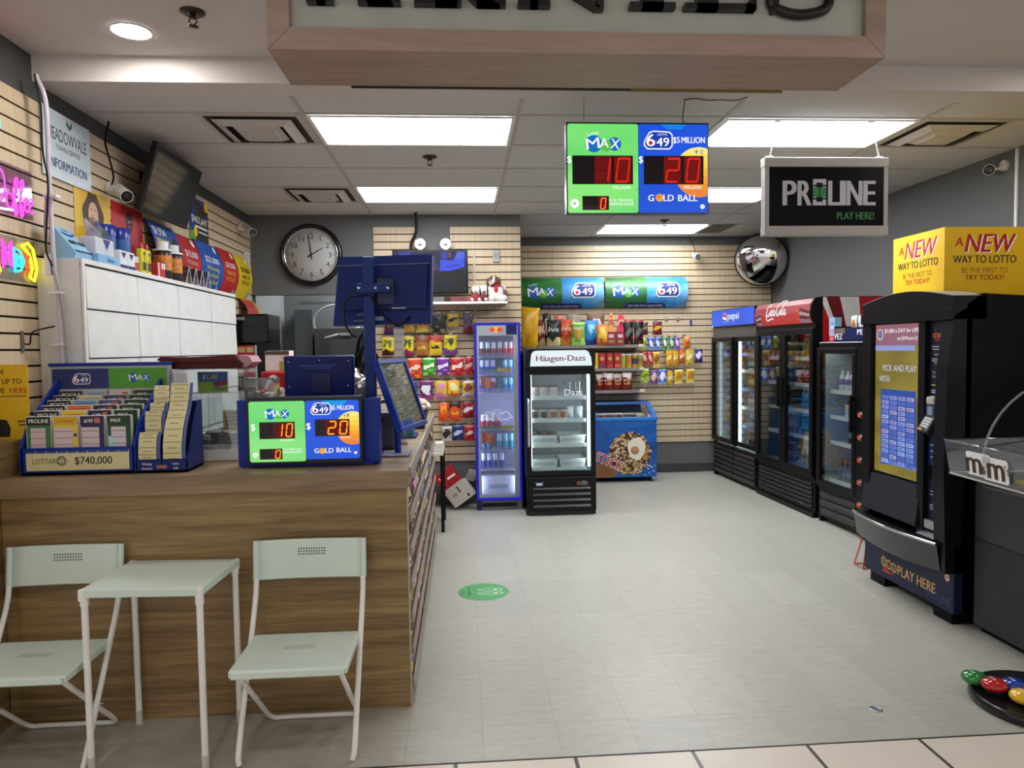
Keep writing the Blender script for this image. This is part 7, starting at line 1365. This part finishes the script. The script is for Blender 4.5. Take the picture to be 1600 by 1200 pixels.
# --- white locked cabinets
t = thing('wall_cabinet', 'tall white cabinet bank with plain flap doors along the slat wall behind the counter', 'cabinet', (-1.846, 3.652, 0), PI/2)
WH = mat('d9d8d4', .45); WH2 = mat('e2e1dd', .42); L_ = 2.37
b = MB(); b.box(0, L_, .008, .212, 1.0, 2.046, WH); b.obj('cabinet_body', t)
b = MB(); b.box(0, L_, -.004, .01, 2.022, 2.046, WH2); b.box(0, .022, -.004, .01, 1.0, 2.022, WH2); b.box(0, L_, .004, .0085, 2.014, 2.022, BLACK); b.box(0, L_, -.002, .01, 1.0, 1.02, WH2); b.obj('face_frame', t)
cols = [.026, .592, 1.180, 1.783, 2.362]; rz_ = [2.014, 1.800, 1.555, 1.30, 1.05]; rg = random.Random(6)
for c in range(4):
    for r_ in range(4):
        x0, x1, z1, z0 = cols[c]+.004, cols[c+1]-.004, rz_[r_]-.004, rz_[r_+1]+.004; tw = rg.uniform(.0, .006)
        b = MB(); b.geo([(x0, -.002-tw, z0), (x1, -.006, z0), (x1, -.001, z1), (x0, -.001, z1), (x0, .006, z0), (x1, .006, z0), (x1, .006, z1), (x0, .006, z1)], [(0, 1, 2, 3), (0, 1, 5, 4), (3, 2, 6, 7), (0, 3, 7, 4), (1, 2, 6, 5)], WH2); b.obj('flap_door', t)
b = MB(); dk = mat('3a3a38', .7)
for c in range(1, 4): b.box(cols[c]-.003, cols[c]+.003, .002, .009, 1.05, 2.014, dk)
for z in rz_[1:4]: b.box(.026, 2.36, .002, .009, z-.003, z+.003, dk)
b.obj('shadow_gap_joint', t)
# --- round-backed posters and flat posters on the slat wall
def face(b, cx, cz, s, y, skin, hair, long=True):
    """simple flat portrait print"""
    H_, K_ = mat(hair, .6, noise=.1, nscale=40), mat(skin, .6, noise=0)
    if long: b.poly([(cx+s*(1.05+.12*math.sin(5*a))*math.cos(a), cz-.25*s+s*1.5*math.sin(a)*(1+.05*math.sin(7*a))) for a in [2*PI*i/30 for i in range(30)]], y, H_)
    else: b.disc(cx, cz+.2*s, .62*s, y, H_, .8*s)
    b.disc(cx, cz, .52*s, y-.0004, K_, .74*s); dk = mat('2a1a18', .6, noise=0)
    for sx in (-1, 1): b.disc(cx+sx*.2*s, cz+.18*s, .09*s, y-.0008, iW, .06*s, 12); b.disc(cx+sx*.2*s, cz+.18*s, .045*s, y-.001, dk, seg=10); b.stroke([(cx+sx*.1*s, cz+.30*s), (cx+sx*.22*s, cz+.35*s), (cx+sx*.33*s, cz+.29*s)], .04*s, y-.0008, H_, 3)
    b.stroke([(cx, cz+.14*s), (cx-.05*s, cz-.06*s), (cx+.04*s, cz-.07*s)], .025*s, y-.0008, mat('a07060' if skin != '4a3024' else '2c1c14', .6, noise=0), 3); b.disc(cx, cz-.34*s, .17*s, y-.0008, mat('6a1a1c', .6, noise=0), .2*s, 14); b.rect(cx-.1*s, cx+.1*s, cz-.24*s, cz-.2*s, y-.001, iW)
def poster(name, label, y0, y1, z0, z1, col, art, x=XL+.004):
    t = thing(name, label, 'poster', (x, (y0+y1)/2, z0), PI/2); W, H = (y1-y0), z1-z0; b = MB(); b.box(-W/2, W/2, 0, .003, 0, H, mat(col, .45)); b.obj('sheet', t); b = MB(); art(b, W, H); b.obj('printed_picture', t); return t
def pa(b, W, H): face(b, .0, .30, .105, -.001, 'd8a888', '4a382c'); b.text('$312,332', .0, .105, .068, mat('2a2410', .5, noise=0), -.003, w=.30, bold=.03); b.text('WINNER', -.09, .05, .025, mat('2a2410', .5, noise=0), -.003, w=.10, bold=.02); [b.rect(.10+.02*i, .105+.02*i, .16+.02*(i % 3), .19+.02*(i % 3), -.002, mat('b08a10', .5, noise=0)) for i in range(4)]
poster('wall_poster', 'yellow lottery poster with a surprised long-haired winner and big black prize figure', 4.02, 4.41, 2.05, 2.487, 'd8ac1c', pa)
def pb(b, W, H): b.rect(-.1, .12, .0, .2, -.0006, mat('7a1418', .5, noise=0)); face(b, .02, .33, .075, -.001, '4a3024', '1a1414', False); b.poly([(-.13, .0), (-.09, .20), (.0, .24), (.10, .20), (.15, .0)], -.0008, mat('8a1a1e', .5, noise=0)); b.text('$4', -.1, .15, .06, iW, -.003, bold=.04); b.box(-.165, -.10, -.002, -.001, .06, .19, mat('c8b49a', .5, noise=0)); b.stroke([(.13, .40), (.15, .30), (.14, .2)], .02, -.001, mat('4a3024', .5, noise=0), 4)
poster('wall_poster', 'red lottery poster with a man in front of a red background', 4.43, 4.84, 2.05, 2.487, 'b01c20', pb)
def pc(b, W, H): b.rect(-W/2, -.05, 0, .12, -.0004, mat('5aa02a', .5, noise=0)); b.poly([(-.06, 0), (.2, 0), (.2, .3), (-.02, .36), (-.1, .2)], -.0006, mat('2a2226', .5, noise=0)); face(b, -.05, .30, .06, -.0012, '4a3024', '1a1414', False); b.text('$462,647', .0, .19, .055, iW, -.003, w=.33, bold=.03); b.rect(-.1, .17, .155, .17, -.003, iW); b.rect(-.02, .17, .12, .13, -.003, iW); b.disc(.16, .35, .045, -.001, iY); b.disc(-.08, .12, .04, -.0012, iY)
poster('wall_poster', 'blue lottery poster with a large white prize figure above the curved posters', 5.66, 6.06, 2.40, 2.78, '1c3a8a', pc)
def bulge(name, label, y0, y1, z0, z1, col, art, amp=.075, cat='poster'):
    t = thing(name, label, cat, (XL+.004, (y0+y1)/2, z0), PI/2); W, H = y1-y0, z1-z0; n = 12; pr = [(-amp*math.sin(PI*(.05+.9*i/n)), H*i/n) for i in range(n+1)]; b = MB(); N_ = n+1; vs = [(x, p[0]+dd, p[1]) for dd in (0, .004) for x in (-W/2, W/2) for p in pr]; m = mat(col, .4)
    b.geo(vs, [(i, N_+i, N_+i+1, i+1) for i in range(n)]+[(2*N_+i, 3*N_+i, 3*N_+i+1, 2*N_+i+1) for i in range(n)], m, True); b.geo(vs, [(i, i+1, 2*N_+i+1, 2*N_+i) for i in range(n)]+[(N_+i, N_+i+1, 3*N_+i+1, 3*N_+i) for i in range(n)], m); b.obj('curved_sheet', t)
    a = MB(); art(a, W, H); a.slice([H*i/n for i in range(1, n)])
    for i, (x, yy, z) in enumerate(a.V): f_ = max(0, min(.999, z/H))*n; k_ = int(f_); u = f_-k_; a.V[i] = (x, pr[k_][0]+(pr[k_+1][0]-pr[k_][0])*u+yy-.0015, z)
    a.obj('printed_picture', t); return t
def ba(b, W, H): face(b, .13, .22, .085, 0, 'c89070', '1c1416'); b.text('$1,934', -.09, .315, .055, iW, -.002, w=.20, bold=.03); [b.text(s, -.08, z, .048, mat('d8d020', .5, noise=0), -.002, w=w_, bold=.03) for s, z, w_ in (('WINNING', .245, .22), ('TICKETS', .18, .21), ('SOLD', .115, .15), ('HERE', .05, .14))]
bulge('curved_poster', 'curved blue poster with yellow words and a smiling face under the dark television', 4.855, 5.29, 2.05, 2.455, '1a4a9a', ba)
def bb(txt, sub, c): 
    def f(b, W, H): b.text(txt, 0, H*.60, .05, mat(c, .5, noise=0), -.001, w=W*.62, bold=.03); [b.text(s, 0, H*(.45-.13*i), .036, mat(sub[1], .5, noise=0), -.001, w=W*.58, bold=.02) for i, s in enumerate(sub[0])]; b.disc(W*.32, H*.1, .03, -.0005, mat('8a9ac8', .5, noise=0)); b.disc(W*.3, H*.9, .028, -.0005, iW)
    return f
bulge('curved_poster', 'curved red poster with white figure between two blue curved posters', 5.30, 5.675, 2.05, 2.435, 'b01e22', bb('$15,000', (('WINNING', 'TICKET'), 'e8a090'), 'f0e8e4'))
bulge('curved_poster', 'curved blue poster with yellow words behind the clear stands', 5.68, 6.175, 2.05, 2.45, '1c54a8', bb('$25,000', (('Winning', 'Ticket', 'Sold'), 'd8c850'), 'e8e8ec'))
bulge('curved_poster', 'curved red poster with yellow line beside the bright yellow poster', 6.18, 6.59, 2.06, 2.46, 'b8221e', bb('$10,000', (('WINNING TICKET', 'SOLD'), 'e0b040'), 'f0e0d8'))
bulge('curved_poster', 'curved bright yellow poster, last in the row toward the alcove', 6.595, 7.0, 2.07, 2.46, 'd8c018', bb('$10,000', (('WINNING TICKET', 'SOLD'), '6a5a10'), '3a3008'))
bulge('curved_poster', 'small curved red and yellow poster above the black coffee dispenser', 6.78, 7.2, 1.82, 2.07, 'b84038', lambda b, W, H: b.rect(W*.3, W*.5, 0, H, 0, mat('c8b028', .5, noise=0)), .09)
b = MB(); b.frame(-.075, .075, 0, .24, .012, -.008, 0, WHITE); b.rect(-.065, .065, .01, .23, -.001, mat('d4d4d0', .5)); o = b.obj('paper_frame', loc=(XL+.002, 7.10, 2.29), rz=PI/2); tag(o, 'small white framed notice beside the last yellow curved poster', 'notice')
# --- centre information sign
t = thing('information_sign', 'pale blue mall information sign on the slat wall beside the neon signs', 'sign', (XL+.012, 3.965, 2.475), PI/2)
b = MB(); b.box(-.232, .228, 0, .006, 0, .342, mat('c4d0d8', .3)); b.obj('board', t)
b = MB(); NI = mat('1f4070', .5, noise=0); b.text('MEADOWVALE', -.0, .195, .066, mat('2a3a52', .5, noise=0), -.0012, w=.37, bold=0); b.text('TOWN CENTRE', -.0, .15, .026, mat('3a4a60', .5, noise=0), -.0012, w=.24, bold=-.005); b.text('INFORMATION', -.0, .055, .05, NI, -.0012, w=.36, bold=.03)
for sx in (-1, 1): b.poly([(.02, .275), (.02+sx*.03, .30), (.02+sx*.022, .325), (.02+sx*.002, .30)], -.0012, mat('2a6a52', .5, noise=0))
b.obj('sign_lettering', t)
# --- neon signs
def neon(b, pts, m, r=.0036, n=6, cl=False): b.tube([(p.x, -.018, p.y) for p in smooth(pts, n, cl)], r, m, 8, cl)
NM = glow('ff48e6', 2.2); 
t = wall('neon_sign', 'pink neon coffee script on a clear acrylic plate above the candy neon', 'neon sign', 3.40, 2.22)
b = MB(); b.box(-.26, .23, -.010, -.006, 0, .23, glass(.02, 'e8dcec', .03)); b.obj('acrylic_plate', t)
b = MB()
neon(b, [(-.06, .16), (-.03, .19), (.0, .17), (.01, .11), (-.02, .05), (-.08, .03), (-.13, .07), (-.14, .13), (-.10, .19), (-.05, .20)], NM); neon(b, [(.04+.026*math.cos(a), .06+.034*math.sin(a)) for a in [2*PI*i/8 for i in range(8)]], NM, cl=True)
for dx in (.075, .118): neon(b, [(dx, .085), (dx+.03, .15), (dx+.025, .175), (dx+.008, .15), (dx, .05), (dx+.004, .0), (dx+.02, .02), (dx+.012, .06)], NM)
for dx in (.16, .195): neon(b, [(dx-.004, .058), (dx+.018, .075), (dx+.012, .098), (dx-.006, .09), (dx-.008, .05), (dx+.008, .03), (dx+.026, .045)], NM, .0034)
b.obj('pink_tube', t); b = MB()
neon(b, [(-.2, .015), (-.05, .012), (.06, .02)], glow('f4e8ff', 2.5), .005); b.obj('white_tube', t)
t = wall('neon_sign', 'multicoloured neon candy word with a yellow wrapper shape on the slat wall', 'neon sign', 3.40, 1.93)
b = MB(); b.box(-.30, .23, -.008, -.005, -.01, .19, glass(.02, 'f0f0f0', .03)); b.obj('acrylic_plate', t)
def ltr(pts_list, c, r=.005):
    b = MB(); m = glow(c, 2.6)
    for p in pts_list: b.tube([(x, -.018, z) for x, z in p], r, m, 8)
    b.obj('letter_tube', t)
ltr([[(-.16, .15), (-.20, .16), (-.23, .12), (-.23, .06), (-.20, .03), (-.16, .04)]], '18c8f0'); ltr([[(-.13, .02), (-.09, .15), (-.05, .02)], [(-.115, .07), (-.065, .07)], [(-.115, .01), (-.085, .11), (-.06, .01)]], 'ffe038'); ltr([[(-.03, .04), (-.03, .165), (.035, .05), (.035, .165)], [(-.018, .05), (-.018, .13)], [(.024, .08), (.024, .155)]], 'ff38c8'); ltr([[(.055, .03), (.055, .14), (.10, .125), (.125, .085), (.10, .04), (.055, .03)], [(.07, .055), (.07, .11), (.095, .10), (.105, .08), (.09, .06), (.07, .055)]], '28d8f8'); ltr([[(.125, .13), (.15, .09), (.175, .13)], [(.15, .09), (.145, .02)]], 'ff3a20')
ltr([[(.115, .155), (.16, .175), (.20, .15), (.225, .06), (.20, .0), (.165, .015), (.19, .06), (.17, .12), (.115, .155)]], 'fff028', .0065)
t = wall('neon_sign', 'orange and blue neon cone at the shop edge above the coffee neon', 'neon sign', 3.22, 2.50)
b = MB(); m = glow('ff8a2a', 4); b.tube([(x, -.018, z) for x, z in [(-.10, .24), (-.06, .32), (.04, .34), (.12, .29), (.145, .225)]], .009, m, 8); b.obj('orange_tube', t); b = MB(); m = glow('30c8ff', 4); b.tube([(x, -.018, z) for x, z in [(.145, .215), (.15, .16), (.165, .11), (.14, .04), (.10, .02), (-.06, .02), (-.11, .10), (-.10, .2)]], .009, m, 8); b.obj('blue_tube', t); b = MB(); b.box(-.13, .17, -.008, -.004, -.0, .33, glass(.02, 'f0f0f0', .03)); b.obj('acrylic_plate', t)
# --- cables hanging down the wall and cabinet end
t = thing('cable_run', 'white cable bundle with black wires hanging down past the information sign', 'cable', (0, 0, 0)); LW = mat('c8c0cc', .4)
b = MB(); b.tube(smooth([(-1.99, 3.60, 2.90), (-1.955, 3.61, 2.76), (-1.962, 3.62, 2.39), (-1.958, 3.62, 2.05), (-1.945, 3.62, 1.87), (-1.94, 3.625, 1.56), (-1.945, 3.625, 1.30)], 8), .011, LW, 8); b.obj('white_cable', t); b = MB(); b.tube(smooth([(-1.99, 3.59, 2.90), (-1.975, 3.6, 2.76), (-1.975, 3.60, 2.55), (-1.955, 3.595, 2.40), (-1.972, 3.6, 2.2), (-1.98, 3.60, 2.08), (-1.955, 3.60, 2.0)], 8), .0045, BLACK, 6); b.obj('black_cable', t); b = MB(); b.tube(smooth([(-1.975, 3.61, 2.33), (-1.985, 3.61, 2.12), (-1.93, 3.61, 1.86), (-1.915, 3.615, 1.65), (-1.91, 3.615, 1.4)], 8), .005, mat('9a9a98', .4), 6); b.obj('grey_cable', t)
b = MB()
for z in (2.33, 1.87, 1.62): b.box(-1.985, -1.925, 3.602, 3.64, z, z+.012, mat('e0e0de', .4))
b.box(-1.99, -1.965, 3.60, 3.635, 1.96, 2.06, mat('d0cdd4', .5)); b.obj('cable_clip', t)
b = MB(); b.tube(smooth([(0, 0, -.05), (0, -.03, -.05), (0, -.04, 0), (.05, -.06, .02), (.12, -.08, .035)], 4), .004, BLACK, 6); b.box(-.02, .0, -.006, 0, -.09, .01, mat('6a6660', .4)); o = b.obj('display_hook', loc=(XL+.001, 3.52, 1.68), rz=PI/2); tag(o, 'bent black hook on the slat wall below the candy neon', 'hook')
# --- cameras, television
bullet((-1.955, 4.36, 2.51), (.62, -.55, -.45), (-.102, .05, .04), 'white bullet camera on the slat wall under the hanging television'); bullet((-1.95, 6.86, 2.70), (.6, -.6, -.4), (-.105, .0, .03), 'white bullet camera on the slat wall close to the alcove corner')
t = thing('television', 'black flat television on a wall arm tilted down above the posters', 'television', (-1.888, 4.91, 2.655), PI/2)
b = MB(); b.M = Matrix.Rotation(.30, 4, 'X'); b.box(-.367, .367, -.012, .03, -.212, .212, mat('0b0b0c', .35), .005); b.obj('housing', t); b = MB(); b.M = Matrix.Rotation(.30, 4, 'X'); b.rect(-.352, .352, -.19, .198, -.0135, mat('0c0c0d', .08, spec=.6)); b.obj('screen', t)
b = MB(); b.tube([(0, .03, 0), (0, .10, .02), (0, .168, .02)], .018, BLACK, 8); b.box(-.08, .08, .158, .17, -.08, .1, BLACK); b.obj('wall_arm', t)
b = MB(); b.tube(smooth([(-1.99, 4.30, 2.90), (-2.0, 4.27, 2.78), (-1.98, 4.27, 2.68), (-1.99, 4.33, 2.60), (-2.02, 4.37, 2.56)], 6), .006, BLACK, 6); o = b.obj('cable_loop'); tag(o, 'thin black wire looping down to the bullet camera under the television', 'cable')
# --- yellow card on the ledge
t = thing('notice_card', 'yellow notice card with black and red words standing on the wall ledge', 'card', (-1.985, 3.30, 1.206)); b = MB(); b.box(-.07, .066, 0, .004, 0, .33, mat('e0b41a', .45)); b.obj('card', t); b = MB(); y = -.001
b.text('M', -.058, .285, .024, mat('3a300c', .5, noise=0), y, bold=.03, al='L'); b.text('S UP TO', -.066, .245, .024, mat('3a300c', .5, noise=0), y, w=.105, bold=.03, al='L'); b.text('90', -.066, .205, .024, mat('3a300c', .5, noise=0), y, bold=.03, al='L'); b.text('HERE', -.012, .205, .024, mat('b8301c', .5, noise=0), y, w=.074, bold=.03, al='L'); b.rect(-.066, .06, .188, .193, y, mat('7a6414', .5, noise=0)); b.poly([(-.07, .01), (-.02, .01), (-.015, .05), (-.03, .085), (-.07, .09)], y, mat('17161a', .5, noise=0)); b.rect(.015, .056, .075, .082, y, mat('5a4a2a', .5, noise=0)); b.rect(.02, .05, .06, .066, y, mat('5a4a2a', .5, noise=0)); b.obj('card_lettering', t)
# --- things standing on the cabinet top
TZ = 2.0475
def onb(y, dx=0): return (-1.90+dx, y, TZ)
t = thing('display_card', 'pale blue sloping display box of reading glasses on the cabinet end', 'display', (-1.93, 3.72, TZ), PI/2); b = MB(); b.prismx([(-.05, 0), (-.055, .03), (.05, .16), (.055, .16), (.055, 0)], -.06, .10, mat('8ab8d8', .4)); b.obj('display_body', t); b = MB(); b.M = Matrix.Translation((.03, -.0565, .03)) @ Matrix.Rotation(-.68, 4, 'X')
b.stroke([(-.06, .13), (.0, .115), (.05, .13)], .012, -.001, mat('1f3a7a', .4, noise=0), 5); b.text('Optic', -.01, .14, .016, mat('1f3a7a', .4, noise=0), -.001, bold=.02)
for x in (-.035, .045): b.disc(x-.016, .07, .017, -.001, mat('2a2620', .3, noise=0), .013); b.disc(x+.018, .07, .017, -.001, mat('2a2620', .3, noise=0), .013)
b.rect(-.08, .08, .005, .016, -.001, mat('1c2a4a', .4, noise=0)); b.obj('display_print', t)
t = thing('bag_display', 'white header box of clear bags with navy diamond in a pale blue tray', 'display', (-1.90, 3.955, TZ), PI/2); b = MB(); b.box(-.13, .10, -.05, .06, 0, .045, mat('7aaed4', .4)); b.text('Smoke', .0, .012, .02, mat('2a5aa0', .4, noise=0), -.051, bold=.03, shear=.2); b.obj('tray', t); b = MB(); b.box(-.11, .085, -.03, .05, .046, .135, mat('c4c4cc', .4), .004); b.poly([(-.035, .13), (.045, .13), (.005, .075)], -.0312, iN); b.obj('header_box', t); b = MB(); b.prism([(-.09, .136), (.085, .136), (.08, .18), (-.0, .20), (-.085, .235)], -.01, .03, glass(.10, 'dfe2e6', .25)); b.poly([(-.05, .225), (-.015, .205), (-.045, .185), (-.075, .20)], -.012, iN); b.obj('clear_bag', t)
for i, (y, lab) in enumerate(((4.105, 'nearer the pale blue tray'), (4.195, 'nearer the blue canisters'))):
    def art(b, y_): b.rect(-.042, .042, .0, .018, y_, iN); b.poly([(-.03, .085), (.03, .085), (.0, .05)], y_, iN)
    pbox('match_box', f'white box with navy triangle on the cabinet, {lab}', 'box', (-1.89, y, TZ), (.085, .08, .095), 'dedee2', art, PI/2)
t = thing('flavour_box', 'small white and red box on the cabinet in front of the blue canisters', 'box', (-1.885, 4.272, TZ), PI/2); MB().box(-.028, .028, -.03, .03, 0, .085, mat('d8d0cc', .4), .002).obj('box_body', t); MB().rect(-.026, .026, .005, .05, -.0312, mat('b83a30', .4, noise=0)).obj('box_print', t)
for i, (y, dx, lab) in enumerate(((4.20, -.085, 'set back behind the white boxes'), (4.32, -.06, 'beside the yellow bottles'))):
    t = thing('canister', f'tall blue canister with dark blue lid on the cabinet, {lab}', 'canister', onb(y, dx)); b = MB(); b.lathe([(.048, 0), (.05, .01), (.05, .185)], mat('2f5c9c', .35), seg=20); b.lathe([(.0505, .05), (.0505, .09)], mat('5a86bc', .35, noise=0), seg=20); b.obj('canister_body', t); b = MB(); b.lathe([(.052, .185), (.052, .245), (.045, .25)], mat('142a8a', .3), seg=20); b.obj('lid', t)
for i, (y, lab) in enumerate(((4.415, 'beside the blue canister'), (4.485, 'beside the red box'))):
    t = thing('fluid_bottle', f'yellow fluid bottle with red cap on the cabinet, {lab}', 'bottle', onb(y, .01), PI/2); b = MB(); b.box(-.03, .03, -.018, .018, 0, .15, mat('d8cc20', .35), .01); b.obj('bottle_body', t); b = MB(); b.rect(-.024, .024, .02, .07, -.0185, mat('3a3a1a', .5, noise=0)); b.disc(0, .12, .012, -.0186, iK); b.rect(-.004, .004, .075, .11, -.0185, iK); b.obj('label_print', t); b = MB(); b.lathe([(.012, .15), (.012, .175), (.006, .185)], mat('b82020', .35)); b.obj('cap', t)
t = thing('flavour_box', 'bright red box with white stripes on the cabinet before the capped bottles', 'box', (-1.88, 4.60, TZ), PI/2); MB().box(-.055, .055, -.03, .03, 0, .085, mat('b8282c', .4), .002).obj('box_body', t); b = MB(); b.rect(-.055, -.03, 0, .085, -.0312, mat('e8b8b8', .4, noise=0)); b.rect(.0, .02, .05, .085, -.0312, iW); b.rect(.03, .05, .05, .085, -.0312, iW); b.obj('box_print', t)
for i, (y, lab) in enumerate(((4.80, 'half behind the red box'), (4.97, 'beside the clear stands'))):
    t = thing('supplement_bottle', f'dark bottle with orange label and white cap on the cabinet, {lab}', 'bottle', onb(y, -.02)); b = MB(); b.lathe([(.052, 0), (.055, .01), (.055, .17), (.045, .185)], mat('2a1a14', .3), seg=20); b.obj('bottle_body', t); b = MB(); b.lathe([(.0555, .06), (.0555, .155)], mat('c87a2a', .4, noise=.5, nscale=45), seg=20, cap=False); b.obj('label_band', t); b = MB(); b.lathe([(.058, .185), (.058, .195), (.036, .20), (.036, .245)], WHITE, seg=20); b.obj('cap', t)
for i in range(4):
    y = 5.10+.125*i; t = thing('acrylic_stand', 'clear triangular acrylic stand on the cabinet before the curved posters', 'stand', onb(y, -.01), PI/2, 'clear stands on the cabinet'); b = MB(); g_ = glass(.25, 'e8eaf0', .05); b.prism([(-.055, 0), (-.05, 0), (.01, .12), (.005, .122)], -.04, .04, g_); b.prism([(.055, 0), (.05, 0), (.005, .12), (.01, .122)], -.04, .04, g_); b.obj('clear_sheet', t); b = MB(); b.tube([(-.053, -.04, .002), (.007, -.04, .121), (.053, -.04, .002)], .0025, WHITE, 5); b.obj('bright_edge', t)
